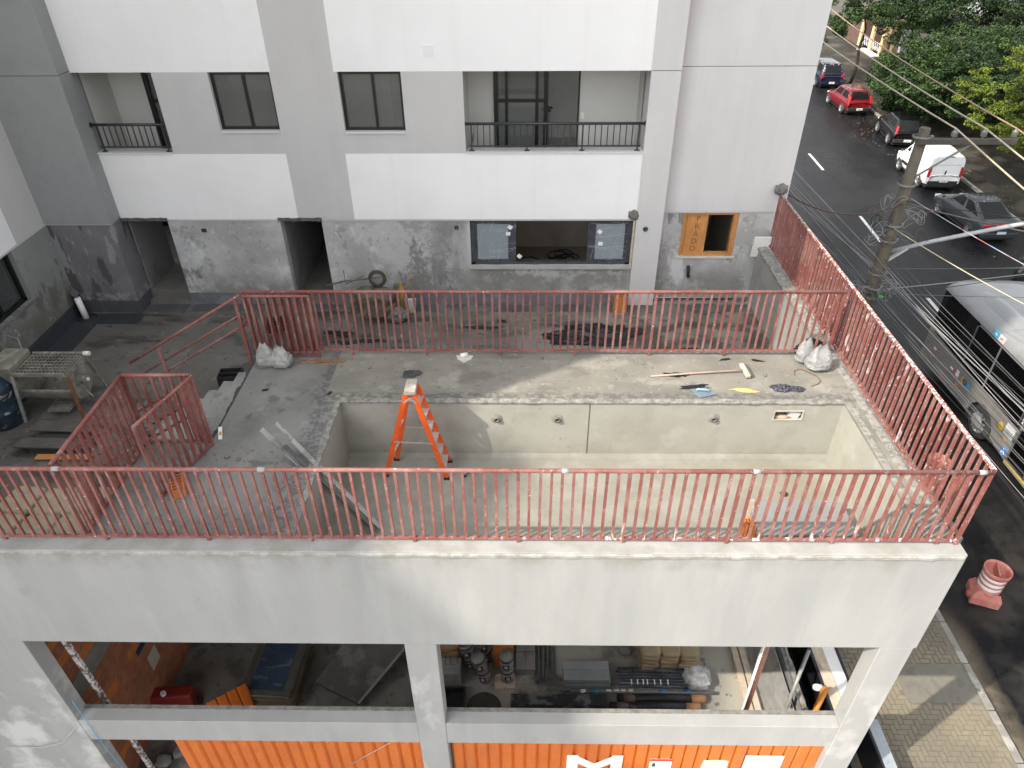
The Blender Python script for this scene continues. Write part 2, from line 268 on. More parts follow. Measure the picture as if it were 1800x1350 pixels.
KRAFT = mat('cement_bag_paper', (.33,.265,.16), .5, .12, 4, bump=(9,.5,.02), layers=[dict(c=(.25,.20,.115),s=3,lo=.5,hi=.65,a=.6)])
CLEARW = mat('white_print', (.78,.78,.76), .6, .03, 4)
INK = mat('dark_print', (.03,.03,.045), .6, 0)
REDINK = mat('red_print', (.55,.04,.04), .6, 0)
BLUEINK = mat('blue_print', (.05,.22,.62), .6, 0)
GALV = mat('galvanised_steel', (.34,.345,.345), .5, .15, 3, metal=.4, layers=[dict(c=(.45,.455,.45),s=3,st=(6,.6,1),lo=.5,hi=.62,a=.7), dict(c=(.22,.22,.22),s=5,lo=.58,hi=.66,a=.5)])
CONC = mat('plain_concrete', (0.264,0.26,0.248), .9, .14, 2.2, bump=(20,.4,.012), layers=[dict(c=(0.176,0.172,0.16),s=2,lo=.52,hi=.62,a=.6)])
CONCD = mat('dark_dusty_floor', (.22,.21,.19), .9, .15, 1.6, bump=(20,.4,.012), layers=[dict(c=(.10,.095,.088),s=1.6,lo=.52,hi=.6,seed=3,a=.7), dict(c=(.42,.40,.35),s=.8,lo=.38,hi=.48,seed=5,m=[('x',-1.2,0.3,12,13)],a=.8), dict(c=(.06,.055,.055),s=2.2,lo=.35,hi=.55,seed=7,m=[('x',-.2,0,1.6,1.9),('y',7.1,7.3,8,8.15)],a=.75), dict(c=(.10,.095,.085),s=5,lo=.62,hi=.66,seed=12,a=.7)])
RUBBER = mat('black_rubber', (.018,.018,.02), .75, .2, 6)
DIRTY = mat('mortar_caked_steel', (.22,.21,.175), .8, .25, 7, bump=(16,.5,.015), layers=[dict(c=(.36,.35,.30),s=6,lo=.56,hi=.62,a=.8), dict(c=(.09,.085,.075),s=4,lo=.56,hi=.64,seed=4,a=.7)])
RUST = mat('rusty_steel', (.20,.085,.045), .8, .25, 8, layers=[dict(c=(.35,.33,.3),s=9,lo=.6,hi=.65,a=.6)])
# ================================================================== GROUND, STREET, PAVEMENTS
ST, PV = -7.0, -6.86
ASPH = mat('wet_asphalt', (.0135,.0138,.0155), .38, .25, .6, spec=.15, bump=(70,.5,.012), layers=[
    dict(c=(.024,.0235,.022),s=.5,st=(1,.25,1),lo=.50,hi=.62,seed=1,a=.9,r=.5), dict(c=(.0075,.008,.010),s=.35,st=(1,.4,1),lo=.52,hi=.66,seed=3,a=.9,r=.2),
    dict(c=(.060,.054,.046),s=.9,lo=.40,hi=.58,seed=5,m=[('y',-50,-49,11,14),('x',9.8,11,30,31)],a=.75,r=.8,wob=4), dict(c=(.012,.012,.013),s=1.3,lo=.55,hi=.60,seed=19,a=.6), dict(c=(.06,.06,.06),s=30,lo=.66,hi=.7,seed=6,a=.5),
    dict(c=(.16,.135,.10),s=1.6,lo=.3,hi=.5,seed=8,m=[('x',8,8.5,9.35,9.7),('y',-50,-49,9.2,10.2)],a=.85,r=.9,wob=.5)])
g = G(); g.quad((-500,-300,ST-.02),(500,-300,ST-.02),(500,700,ST-.02),(-500,700,ST-.02)); struct('ground', g, mat('earth', (.08,.075,.06), .95, .2, .3))
g = G(); g.quad((-60,-70,ST+.03),(9.0,-70,ST+.03),(9.0,5.44,ST+.03),(-60,5.44,ST+.03)); struct('light_bounce_yard', g, mat('bounce_yard_pale', (.45,.44,.41), .9, .1, .5))  # unseen pale ground, added to bounce sunlight up onto the front and facade
def xs(y): return .03*(y-8)            # the street drifts slightly as it goes away
g = G()
for i in range(26):
    y0, y1 = -40+i*6, -34+i*6
    g.quad((9.15+xs(y0)*.2,y0,ST),(22.0+xs(y0),y0,ST),(22.0+xs(y1),y1,ST),(9.15+xs(y1)*.2,y1,ST))
struct('street', g, ASPH)
PAINT = mat('worn_road_paint', (.62,.62,.60), .7, .12, 6, layers=[dict(c=(.12,.12,.12),s=9,lo=.6,hi=.68,a=.8)])
marks = [((16.40,40.83),(16.28,38.1)),((15.88,31.83),(15.70,29.0)),((15.45,24.0),(15.36,21.6)),((16.85,50.0),(16.7,47.2))]
for (a, b) in marks:
    g = G(); g.quad((a[0]-.07,a[1],ST+.004),(a[0]+.07,a[1],ST+.004),(b[0]+.07,b[1],ST+.004),(b[0]-.07,b[1],ST+.004))
    o = struct('lane_marking', g, PAINT)
# far pavement and kerb stones
SIDE = mat('old_cement_pavement', (.042,.039,.033), .9, spec=.12, var=.15, vs=.7, bump=(20,.4,.01), layers=[dict(c=(.024,.0225,.020),s=.8,lo=.5,hi=.58,seed=2,a=.85,r=.4), dict(c=(.075,.066,.049),s=.5,lo=.5,hi=.6,seed=6,a=.8)])
g = G()
for i in range(22):
    y0, y1 = -20+i*6, -14+i*6
    a, b = 22.15+xs(y0), 22.15+xs(y1); w = 7.6
    vs = [(a,y0,ST),(a+w,y0,ST),(b+w,y1,ST),(b,y1,ST),(a,y0,PV),(a+w,y0,PV),(b+w,y1,PV),(b,y1,PV)]
    g.add(vs, [(4,5,6,7),(0,4,7,3),(1,2,6,5)])
far_pav = struct('far_pavement', g, SIDE)
KERB = mat('kerb_concrete', (.22,.21,.19), .9, .15, 3, layers=[dict(c=(.36,.35,.32),s=2,lo=.52,hi=.58,a=.8), dict(c=(.14,.135,.12),s=4,lo=.58,hi=.64,seed=4,a=.7)])
g = G().box(-.075,-.49,ST+.002,.075,.49,PV+.012); kme = g.mesh('kerb_stone'); kme.materials.append(KERB)
for i in range(60):
    y = 20+i; o = obj('kerb_stone', kme, KERB, far_pav, bevel=.015); o.location = (22.08+xs(y), y, random.uniform(-.01,.01)); o.rotation_euler.z = -.03+random.uniform(-.01,.01)
# near pavement: herringbone pavers
g = G(); g.box(5.23,5.0,ST,9.05,32,PV-.012); near = struct('near_pavement', g, mat('paver_joint_sand', (.165,.15,.12), .95, .2, 4))
PAVER = mat('buff_concrete_paver', (.205,.18,.132), .9, .18, .9, bump=(50,.3,.005), layers=[dict(c=(.155,.138,.105),s=.7,lo=.5,hi=.62,a=.8), dict(c=(.27,.235,.175),s=8,lo=.6,hi=.68,seed=3,a=.4)])
pm = []
for w, l in ((.1,.2),(.2,.1)):
    g = G().box(-w/2+.004,-l/2+.004,-.03,w/2-.004,l/2-.004,0)
    g = G().add([(-w/2+.003,-l/2+.003,-.03),(w/2-.003,-l/2+.003,-.03),(w/2-.003,l/2-.003,-.03),(-w/2+.003,l/2-.003,-.03),(-w/2+.007,-l/2+.007,0),(w/2-.007,-l/2+.007,0),(w/2-.007,l/2-.007,0),(-w/2+.007,l/2-.007,0)],
        [(4,5,6,7),(0,1,5,4),(1,2,6,5),(2,3,7,6),(3,0,4,7)])
    me = g.mesh('paver'); me.materials.append(PAVER); pm.append(me)
cells = []
for i in range(-60,120):
    for j in range(-80,80):
        # herringbone lattice: vertical brick + horizontal brick per cell
        ox = 6.0 + .1*i + .2*j; oy = 4.0 + .1*i - .2*j
        for kx, ky, q in ((.05,.1,0),(.2,.05,1)):
            x, y = ox+kx, oy+ky
            if 5.7 < x < 8.98 and 5.0 < y < 13.5 and not (7.55 < x < 8.98 and 7.62 < y < 8.5): cells.append((x,y,q))
vis = [c for c in cells if c[0] > 6.45 and c[1] < 9.4 and c[0] > 6.3+.0*(c[1])]
vis.sort(key=lambda c: c[1] - .35*c[0]); near300 = set(vis[:300])
gs = G()
for x, y, q in cells:
    z = PV + random.uniform(-.003,.003)
    if (x,y,q) in near300:
        o = bpy.data.objects.new('paver', pm[q]); C.objects.link(o); o.parent = near; o.location = (x,y,z); o.rotation_euler = (random.uniform(-.012,.012),random.uniform(-.012,.012),random.uniform(-.01,.01))
    else:
        w, l = ((.1,.2),(.2,.1))[q]
        gs.add([(x-w/2+.007,y-l/2+.007,z),(x+w/2-.007,y-l/2+.007,z),(x+w/2-.007,y+l/2-.007,z),(x-w/2+.007,y+l/2-.007,z),
                (x-w/2+.003,y-l/2+.003,z-.03),(x+w/2-.003,y-l/2+.003,z-.03),(x+w/2-.003,y+l/2-.003,z-.03),(x-w/2+.003,y+l/2-.003,z-.03)], [(0,1,2,3),(4,5,1,0),(5,6,2,1),(6,7,3,2),(7,4,0,3)])
o = obj('further_pavers', gs, PAVER, near); o['kind'] = 'stuff'
g = G().box(7.57,7.64,PV-.012,8.99,8.49,PV+.004); lab(obj('cement_patch', g, mat('patch_cement', (.17,.16,.135), .92, .18, 3, bump=(30,.5,.01), layers=[dict(c=(.12,.115,.1),s=3,lo=.52,hi=.6,a=.7)]), near), 'cement patch let into the pavers')
for i in range(38):
    y = -5+i; o = obj('kerb_stone', kme, KERB, near, bevel=.015); o.location = (9.1, y, random.uniform(-.006,.006))

# ================================================================== PODIUM WITH THE POOL
pod = thing('pool_podium', 'raw grey concrete podium carrying an empty swimming pool above an open storey', 'building', (0,0,0))
def part(name, g, m, p=pod, **k): return obj(name, g, m, p, **k)
X0, X1, YF = -9.4, 5.07, 5.46
# deck plate in strips round the basin (butted)
PX0, PX1, PY0, PY1, PZ = -2.70, 4.74, 5.72, 8.33, -1.07
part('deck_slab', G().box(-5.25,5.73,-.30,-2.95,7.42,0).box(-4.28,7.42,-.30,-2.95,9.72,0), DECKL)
part('deck_slab', G().box(-2.95,8.58,-.30,5.18,9.72,.0).box(4.98,5.73,-.30,5.18,8.58,0), DECK)
# basin: floor and four walls
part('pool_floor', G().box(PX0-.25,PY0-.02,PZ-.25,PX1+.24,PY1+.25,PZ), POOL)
for b in ((PX0-.25,PY1,PZ,PX1+.24,PY1+.25,.0),): # back wall with the skimmer opening and three inlet holes
    x0,x1 = 3.75,4.19; z0,z1 = -.33,-.155
    g = G().box(PX0-.25,PY1,PZ,x0,PY1+.25,-.03).box(x1,PY1,PZ,PX1+.24,PY1+.25,-.03).box(x0,PY1,PZ,x1,PY1+.25,z0).box(x0,PY1,z1,x1,PY1+.25,-.03).box(x0,PY1+.16,z0,x1,PY1+.25,z1)
    part('pool_wall', g, POOLW)
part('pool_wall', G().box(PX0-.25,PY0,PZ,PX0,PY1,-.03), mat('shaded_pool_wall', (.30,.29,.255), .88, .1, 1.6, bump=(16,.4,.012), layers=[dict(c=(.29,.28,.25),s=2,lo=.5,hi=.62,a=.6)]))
part('pool_wall', G().box(PX1,PY0,PZ,PX1+.24,PY1,-.03), POOLW)
part('wall_joint', G().box(1.0,PY1-.004,PZ+.002,1.016,PY1+.01,-.04), mat('joint_dark', (.12,.115,.1), .9, .2, 9))
part('corner_fillet', G().add([(PX0,PY1-.001,PZ+.0015),(PX1,PY1-.001,PZ+.0015),(PX1,PY1-.06,PZ+.0015),(PX0,PY1-.06,PZ+.0015),(PX0,PY1-.001,PZ+.06),(PX1,PY1-.001,PZ+.06)], [(3,2,5,4)]), POOL)
# torn mortar lip along basin edge
def lip(p0, p1, inward, w, t, n, amp, m, name='mortar_lip', seed=0, par=pod):
    p0, p1, inward = Vector(p0), Vector(p1), Vector(inward); g = G(); vs = []
    for i in range(n+1):
        q = p0.lerp(p1, i/n); a = noise.noise(q*3.1+V(seed,0,0)); b = noise.noise(q*9.7+V(0,seed,0)); c_ = noise.noise(q*23+V(0,0,seed))
        e = amp*(a+.6*b+.4*c_)
        vs += [q - inward*(w*.55+e*1.6), q + inward*(w*.5+e) , q + inward*(w*.5+e*.7) - V(0,0,t*1.8+abs(e)*.8), q - inward*(w*.25)+V(0,0,t*(1+.7*c_))]
    fs = []
    for i in range(n):
        k = i*4; fs += [(k,k+4,k+7,k+3),(k+3,k+7,k+5,k+1),(k+1,k+5,k+6,k+2)]
    g.add(vs, fs); return obj(name, g, m, par)
ROUGHM = mat('torn_mortar', (.26,.255,.232), .95, .3, 9, bump=(40,.8,.02), layers=[dict(c=(.14,.137,.13),s=10,lo=.5,hi=.58,a=.75), dict(c=(.36,.35,.325),s=6,lo=.6,hi=.66,seed=3,a=.6)])
lip((PX0,PY1+.03,.0),(PX1,PY1+.03,.0),(0,-1,0),.10,.010,330,.016,ROUGHM)
lip((PX1+.06,PY0,.0),(PX1+.06,PY1,.0),(-1,0,0),.12,.010,160,.016,ROUGHM,seed=4)
lip((PX0-.03,PY0+.5,.0),(PX0-.03,PY1,.0),(1,0,0),.08,.01,120,.018,ROUGHM,seed=8)
lip((5.0,9.7,.0),(5.0,5.9,.0),(-1,0,0),.14,.018,200,.022,ROUGHM,seed=11)
# basin coping (left, right, back strips level with deck)
part('pool_rim', G().box(PX0-.25,5.73,-.029,PX0+.004,8.327,0), DECKL); part('pool_rim', G().box(PX1-.004,5.73,-.029,4.98,8.327,0), DECK)
part('pool_rim', G().box(PX0-.25,8.327,-.029,4.98,8.58,0), DECK)
# front parapet beam, columns, lower beam
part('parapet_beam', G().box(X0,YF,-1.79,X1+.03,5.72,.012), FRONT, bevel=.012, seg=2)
lip((X0,YF-.002,-.02),(X1,YF-.002,-.02),(0,-1,0),.03,.02,420,.012,mat('lip_render', (.33,.325,.30), .95, .2, 6, bump=(40,.6,.015), layers=[dict(c=(.25,.24,.21),s=5,lo=.5,hi=.58,a=.7)]),seed=21)
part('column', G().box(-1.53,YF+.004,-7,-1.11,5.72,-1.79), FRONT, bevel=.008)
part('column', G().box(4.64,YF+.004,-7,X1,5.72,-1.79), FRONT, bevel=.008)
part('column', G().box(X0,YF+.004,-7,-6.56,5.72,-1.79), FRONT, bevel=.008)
for a, b in ((-6.56,-1.53),(-1.11,4.64)):
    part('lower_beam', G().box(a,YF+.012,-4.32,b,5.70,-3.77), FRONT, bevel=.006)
    part('sill_screed', G().box(a,5.655,-3.772,b,5.715,-3.752), mat('caked_sill', (.20,.195,.18), .95, .3, 9, bump=(40,.8,.02)))
# side beams and rear columns
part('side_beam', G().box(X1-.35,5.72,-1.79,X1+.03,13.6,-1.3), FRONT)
part('ceiling_slab', G().box(X0,5.72,-1.6,X1-.35,13.9,-1.36), CONC)
part('rear_wall', G().box(X0,12.2,-7,X1,12.4,-1.6), CONC)
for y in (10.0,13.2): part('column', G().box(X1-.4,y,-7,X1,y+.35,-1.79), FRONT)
part('storey_floor', G().box(X0,5.73,-7,5.22,12.2,-6.7), CONCD)
# terrace behind and left of the pool
TZ = -1.25
part('terrace_slab', G().box(-12,9.72,-1.36,5.12,13.45,TZ).box(-12,5.72,-1.36,-5.25,9.72,TZ).box(-5.25,7.42,-1.36,-4.9,9.72,TZ), TERR)
part('deck_riser', G().box(-4.5,9.62,TZ,5.12,9.72-.002,-.3).box(-5.25,5.79,TZ,-5.05,7.41,-.3).box(-5.05,7.22,TZ,-4.3,7.41,-.3), CONC)
# right flank wall with broken top
part('flank_wall', G().box(4.9,9.73,TZ,5.18,13.68,-.02), mat('flank_render', (.30,.30,.29), .9, .1, 1.4, bump=(18,.4,.012), layers=[dict(c=(.22,.22,.215),s=1.2,lo=.5,hi=.62,a=.6)]))
lip((4.97,9.73,.0),(4.97,13.66,.0),(-1,0,0),.20,.025,190,.04,ROUGHM,seed=31)
# stairs: seven risers
STEP = mat('step_cement', (.27,.27,.262), .9, .15, 2.4, bump=(25,.5,.012), layers=[dict(c=(.17,.17,.165),s=3,lo=.52,hi=.6,a=.7)])
stair = thing('concrete_stair', 'rough cement stair between terrace and pool deck', 'stairs', (-4.28,8.4,TZ))
for i in range(6):
    z = -.179*(i+1); x = -.01-.29*i
    g = G().box(x-.30,-.96,0,x,.94,z-TZ); o = obj('step', g, STEP, stair, bevel=.02, seg=2); 
TAR = mat('tar_line', (.05,.05,.052), .9, .3, 9)
lip((-4.29,7.45,-.012),(-4.29,9.35,-.012),(-1,0,0),.07,.006,90,.035,TAR,name='tar_strip',seed=41,par=pod)
# fittings in pool
PVC = mat('grey_pvc', (.16,.155,.14), .6, .2, 8)
for x, z in ((-.38,-.32),(.53,-.32),(2.87,-.30)):
    t = thing('pool_inlet', {-.38:'open inlet pipe in the pool back wall nearest the ladder',.53:'open inlet pipe left of the vertical joint in the pool wall',2.87:'open inlet pipe between wall joint and skimmer box'}[x], 'pipe', (x,8.33,z), 0, 'pool inlet pipes')
    g = G(); M = Matrix.Rotation(R(90),4,'X'); g.lathe([(.045,.03),(.045,0),(.034,0),(.034,.10)][::-1] if 0 else [(.028,-.10),(.028,.045),(.042,.045),(.042,-.02)], 14, M, cap=False); obj('pipe', g, PVC, t)
    obj('bore', G().lathe([(.0,.01),(.03,.01)],14,M,cap=False), INK, t)
    g = G().lathe([(.09,.001),(.07,.012),(.04,.014)],14,M,cap=False); obj('mortar_collar', g, mat('collar_mortar', (.24,.235,.21), .95, .2, 9), t)
t = thing('skimmer_box', 'rectangular skimmer opening set in the sunny pool wall', 'pool fitting', (3.97,8.33,-.24))
g = G(); 
for a in ((-.222,-.012,-.092,.222,.02,-.078),(-.222,-.012,.072,.222,.02,.09),(-.222,-.012,-.078,-.205,.02,.072),(.205,-.012,-.078,.222,.02,.072)): g.box(*a)
obj('frame', g, mat('skimmer_frame', (.42,.41,.37), .8, .2, 9), t)
g = G().cbox((.1,.06,-.02),.16,.06,.12,0,.3,.2); obj('crumpled_paper', g, CLEARW, t); obj('rubble', G().ball((-.06,.06,-.065),.12,.05,.03,10,6,.4,4), mat('rubble_pink', (.5,.36,.28), .9, .2, 9), t)
t = thing('floor_drain', 'round drain hole in the pool floor', 'drain', (3.85,7.51,PZ))
obj('rim', G().lathe([(.085,.001),(.075,.012),(.06,.008)],18,cap=False), mat('drain_rim', (.28,.22,.14), .8, .2, 8), t); obj('hole', G().lathe([(0,.003),(.066,.003)],18,cap=False), INK, t)
t = thing('pool_bench', 'low grey cement bench against the front pool wall', 'bench', (3.78,6.78,PZ))
obj('slab', G().box(-.62,-.32,.17,.68,.30,.30), mat('bench_cement', (.22,.222,.225), .9, .08, 3, bump=(30,.4,.008)), t, bevel=.012)
obj('base', G().box(-.58,-.2,0,.60,.28,.17), CONC, t); obj('formwork_board', G().box(-.55,-.335,.10,.70,-.322,.17), mat('dark_form_ply', (.12,.07,.045), .8, .2, 5), t)
t = thing('hollow_brick', 'orange hollow brick leaning at the bench end in the pool', 'brick', (3.10,6.70,PZ), .2)
def hollow_brick(t, sx, sy, sz, m=None, holes=3):
    m = m or BRICKO; w = .012; g = G()
    g.box(-sx/2,-sy/2,0,sx/2,-sy/2+w,sz).box(-sx/2,sy/2-w,0,sx/2,sy/2,sz).box(-sx/2,-sy/2+w,0,-sx/2+w,sy/2-w,sz).box(sx/2-w,-sy/2+w,0,sx/2,sy/2-w,sz)
    for i in range(1,holes): 
        x = -sx/2+sx*i/holes; g.box(x-.004,-sy/2+w,0,x+.004,sy/2-w,sz-.001)
    g.box(-sx/2+w,-.004,.001,sx/2-w,.004,sz-.002)
    obj('shell', g, m, t); obj('bottom_shadow_core', G().box(-sx/2+.013,-sy/2+.013,.002,sx/2-.013,sy/2-.013,.01), INK, t)
hollow_brick(t,.14,.14,.29)
t = thing('upright_board', 'short weathered board standing behind the orange brick in the pool', 'board', (3.17,6.86,PZ), .3)
obj('plank', G().bar((0,0,0),(.02,.12,.42),.09,.022), WOODL, t)

# ================================================================== MAIN APARTMENT BUILDING
bld = thing('apartment_building', 'new white and grey apartment block with balconies behind the pool', 'building', (0,13.4,0))
def bp(name, g, m, par=bld, **k):
    g.v = [(a,b-13.4,c) for a,b,c in g.v] if par is bld else g.v
    return obj(name, g, m, par, **k)
YB, TH = 13.4, .24
XL, XP, XR = -8.08, 2.80, 5.28
A1, A2, A3 = -4.49, -3.36, 2.27
def rects(name, rs, m, y=YB, th=TH):
    g = G()
    for x0,x1,z0,z1 in rs: g.box(x0,y,z0,x1,y+th,z1)
    return bp(name, g, m)
ZT = 22.0
# painted white bands
rects('white_band', [(XL,A1,.70,2.02)], WHITE); rects('white_band', [(A2,A3,.70,2.02)], WHITE)
rects('white_band', [(XL,A1,3.475,5.2)], WHITE); rects('white_band', [(A2,A3,3.475,5.2)], WHITE)
# grey strips and window storey
rects('grey_strip', [(A1,A2,.70,2.02)], GREY); rects('grey_strip', [(A1,A2,3.475,5.2)], GREY)
W1, W2, LB, MB = (-5.62,-4.51,2.45,3.465), (-3.30,-2.17,2.43,3.465), (-8.08,-6.63,2.04,3.465), (-1.07,2.27,2.035,3.465)
zt, zb = 3.475, 2.02
rects('grey_wall', [(LB[1],W1[0],zb,zt),(W1[1],W2[0],zb,zt),(W2[1],MB[0],zb,zt),(W1[0],W1[1],zb,W1[2]),(W2[0],W2[1],zb,W2[2])], GREY)
rects('pilaster', [(A3,XP,-1.25,3.47)], BLOCKG, YB-.02, TH+.4); rects('pilaster', [(A3,XP,3.482,ZT)], BLOCKG, YB-.02, TH+.4)
rects('upper_wall', [(XL,A3,5.2,ZT)], WHITE)
rects('corner_block', [(XP,XR,.73,3.47)], BLOCKG, 13.70, .3); rects('corner_block', [(XP,XR,3.482,ZT)], BLOCKG, 13.70, .3)
bp('corner_block_side', G().box(XR-.25,14.0,-7,XR,26,ZT), BLOCKG)
g = G(); 
for x0,x1 in ((XL,A1),(A1,A2),(A2,A3)): g.box(x0,YB+.01,.665,x1,YB+.2,.699)
bp('drip_ledge', g, mat('ledge_paint', (.5,.5,.5), .8, .05, 2))
bp('drip_ledge', G().box(XP,13.71,.70,XR,13.9,.729), mat('ledge_paint', (.5,.5,.5)))
# ground storey
P1, P2, WG = (-8.08,-7.16), (-4.88,-4.04), (-1.06,2.22,-.32,.665)
y0 = YB+.02
rects('plaster_wall', [(P1[1],P2[0],-1.25,.664),(P2[1],WG[0],-1.25,.664),(WG[0],WG[1],-1.25,WG[2]),(WG[1],A3,-1.25,.664)], PLAST, y0, .2)
PW = (3.28,4.41,-.26,.70)
rects('plaster_wall', [(XP,PW[0],-1.25,.699),(PW[1],XR,-1.25,.699),(PW[0],PW[1],-1.25,PW[2])], PLAST, 13.72, .25)
rects('skirting_upstand', [(P1[1],P2[0],TZ,-.97),(P2[1],A3,TZ,-.97)], mat('grey_skirting_slurry', (.15,.155,.165), .7, .15, 2, layers=[dict(c=(.25,.26,.27),s=2.5,lo=.55,hi=.62,a=.5)]), y0-.012, .011)
bp('floor_coating', G().box(-9.36,13.02-.45,TZ,-8.0,13.0,TZ+.005).box(-9.36,9.0,TZ,-8.85,12.57,TZ+.005).box(-9.40,9.0,TZ,-9.36,13.0,-.95), MEMB)
bp('floor_coating', G().box(-8.08,12.985,TZ+.001,-7.2,13.4,TZ+.006).box(-7.1,13.1,TZ+.001,4.88,13.40,TZ+.004), mat('faded_coating', (.085,.09,.095), .7, .25, 1.5, layers=[dict(c=(.17,.165,.15),s=1.5,lo=.5,hi=.6,a=.8)]))
# torn lintels over passages
for a, b, sd in ((P1[0]-.03,P1[1]+.02,3),(P2[0]-.03,P2[1]+.02,9)):
    n = 60; g = G(); vs = []
    for i in range(n+1):
        x = a+(b-a)*i/n; e = .03*noise.noise(V(x*6,sd,0))+.025*noise.noise(V(x*17,sd,4))
        vs += [(x,YB-.012,.74+e*.4),(x,YB-.012,.70-abs(e)*1.1-.02),(x,YB+.1,.70-abs(e)-.02)]
    g.add(vs, [q for i in range(n) for q in ((i*3,i*3+1,i*3+4,i*3+3),(i*3+1,i*3+2,i*3+5,i*3+4))]); bp('torn_lintel', g, mat('torn_lintel_mortar', (.10,.10,.10), .95, .4, 12, bump=(40,.8,.02)))
# passages
PASS = mat('passage_render', (.25,.25,.25), .9, .1, 1.5, layers=[dict(c=(.15,.15,.15),s=1.4,lo=.5,hi=.65,a=.7), dict(c=(.34,.335,.31),s=6,lo=.4,hi=.6,seed=3,m=[('y',13,13.1,13.5,13.6)],a=.6,wob=.15)])
for a, b, dp in ((P1[0],P1[1],14.9),(P2[0],P2[1],17.0)):
    bp('passage_wall', G().box(a-.2,13.66,-1.25,a,dp,1.1).box(b,13.63,-1.25,b+.2,17,1.1).box(a,13.66,.75,b,17,1.1), PASS)
bp('passage_floor', G().box(P1[0],13.42,-1.35,P1[1],13.62,-1.17).box(P1[0]-1.2,13.62,-1.35,P1[1],17,-1.0), mat('passage_floor_mortar', (.15,.145,.13), .9, .2, 2))
bp('passage_floor', G().box(P2[0],13.42,-1.35,P2[1],17,-1.2), mat('passage_floor_mortar', (.15,.145,.13)))
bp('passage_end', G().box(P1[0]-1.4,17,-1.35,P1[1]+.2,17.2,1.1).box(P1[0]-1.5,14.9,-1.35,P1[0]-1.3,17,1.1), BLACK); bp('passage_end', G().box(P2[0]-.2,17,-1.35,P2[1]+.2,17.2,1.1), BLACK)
# ---- windows
def window(par, x0, x1, z0, z1, y, mull, fm=BLACKM, pm_=PANE, fw=.05, name='window'):
    f = G(); d = .06
    f.box(x0,y,z0,x1,y+d,z0+fw).box(x0,y,z1-fw,x1,y+d,z1).box(x0,y,z0+fw,x0+fw,y+d,z1-fw).box(x1-fw,y,z0+fw,x1,y+d,z1-fw)
    for q in mull: f.box(q-fw*.5,y-.004,z0+fw,q+fw*.5,y+d-.01,z1-fw)
    w = bp(name, f, fm, bld)
    ed = [x0+fw]+list(mull)+[x1-fw]
    for a, b in zip(ed[:-1], ed[1:]):
        q = G().box(a+.005,y+.025,z0+fw,b-.005,y+.031,z1-fw); q.v = [(i,j-13.4,k) for i,j,k in q.v]; obj('pane', q, pm_, w)
    return w
window(bld, *W1, YB+.09, [-5.03]); window(bld, *W2, YB+.09, [-2.70])
g = G()
for w in (W1, W2): g.box(w[0]-.0,YB-.03,w[2]-.03,w[1]+.0,YB+.09,w[2]-.001)
bp('window_sill', g, mat('sill_paint', (.62,.62,.62), .7, .03, 3))
def room(x0,x1,z0,z1,y0,y1, wall=ROOM, fl=ROOMF):
    t = .05; g = G().box(x0-t,y0,z0,x0,y1,z1).box(x1,y0,z0,x1+t,y1,z1).box(x0-t,y1,z0,x1+t,y1+t,z1).box(x0-t,y0,z1,x1+t,y1+t,z1+t)
    bp('room_wall', g, wall); bp('room_floor', G().box(x0-t,y0,z0-t,x1+t,y1+t,z0-.001), fl)
room(-6.3,-4.3,1.35,3.7,YB+TH+.01,16.2); room(-3.6,-1.6,1.35,3.7,YB+TH+.01,15.6)
bp('room_door', G().box(-2.75,15.5,1.35,-1.95,15.59,3.4), DOORW); bp('door_handle', G().box(-2.66,15.43,2.36,-2.54,15.46,2.385).box(-2.67,15.46,2.33,-2.64,15.5,2.42), STEEL)
bp('curtain_track_panel', G().box(-5.2,16.05,1.35,-4.5,16.19,3.6), mat('ribbed_panel', (.36,.37,.37), .8, .1, 9))
# ---- main balcony
BYB = 14.65; zf = 1.40
BW = mat('balcony_wall_paint', (.60,.60,.57), .85, .02, 1)
bp('balcony_wall', G().box(MB[0]-.15,YB+TH,zf,MB[0],BYB,3.6).box(MB[1],YB+TH+.3,zf,MB[1]+.15,BYB,3.6).box(MB[0]-.15,BYB,zf,-.57,BYB+.15,3.6).box(1.12,BYB,zf,MB[1]+.15,BYB+.15,3.6).box(MB[0]-.15,YB+TH,3.6,MB[1]+.15,BYB+.15,3.7), BW)
bp('balcony_floor', G().box(MB[0]-.15,YB+TH,zf-.1,MB[1]+.15,BYB+.15,zf), mat('balcony_floor_tile', (.42,.41,.39), .5, .05, 2))
bp('balcony_sill', G().box(MB[0],YB-.025,2.021,MB[1],YB+TH+.02,2.046), mat('sill_paint', (.62,.62,.62)))
f = G()
for x, w in ((-.53,.085),(-.32,.055),(.28,.06),(.46,.085)): f.box(x-w/2,BYB-.05,zf,x+w/2,BYB+.01,3.6)
f.box(1.09,BYB-.03,zf,1.12,BYB+.01,3.6).box(-.487,BYB-.045,2.63,.417,BYB+.005,2.69).box(-.487,BYB-.045,zf,.417,BYB+.005,zf+.05)
dr = bp('sliding_door', f, BLACKM)
for a, b in ((-.487,-.348),(-.292,.25),(.31,.417)):
    for z0, z1 in ((zf+.05,2.63),(2.69,3.6)):
        q = G().box(a,BYB-.02,z0,b,BYB-.014,z1); q.v = [(i,j-13.4,k) for i,j,k in q.v]; obj('pane', q, PANE, dr)
room(-.56,1.60,zf,3.6,BYB+.16,17.2); bp('wall_socket', G().box(.72,16.38,2.3,.79,16.395,2.42), CLEARW)
bp('room_wall', G().box(.50,16.4,zf,1.60,16.5,3.6), ROOM); bp('kitchen_counter', G().box(-.56,16.5,zf,.3,17.1,2.3), ROOM)
bp('wall_socket', G().box(1.16,BYB-.012,2.30,1.23,BYB-.001,2.42), CLEARW)
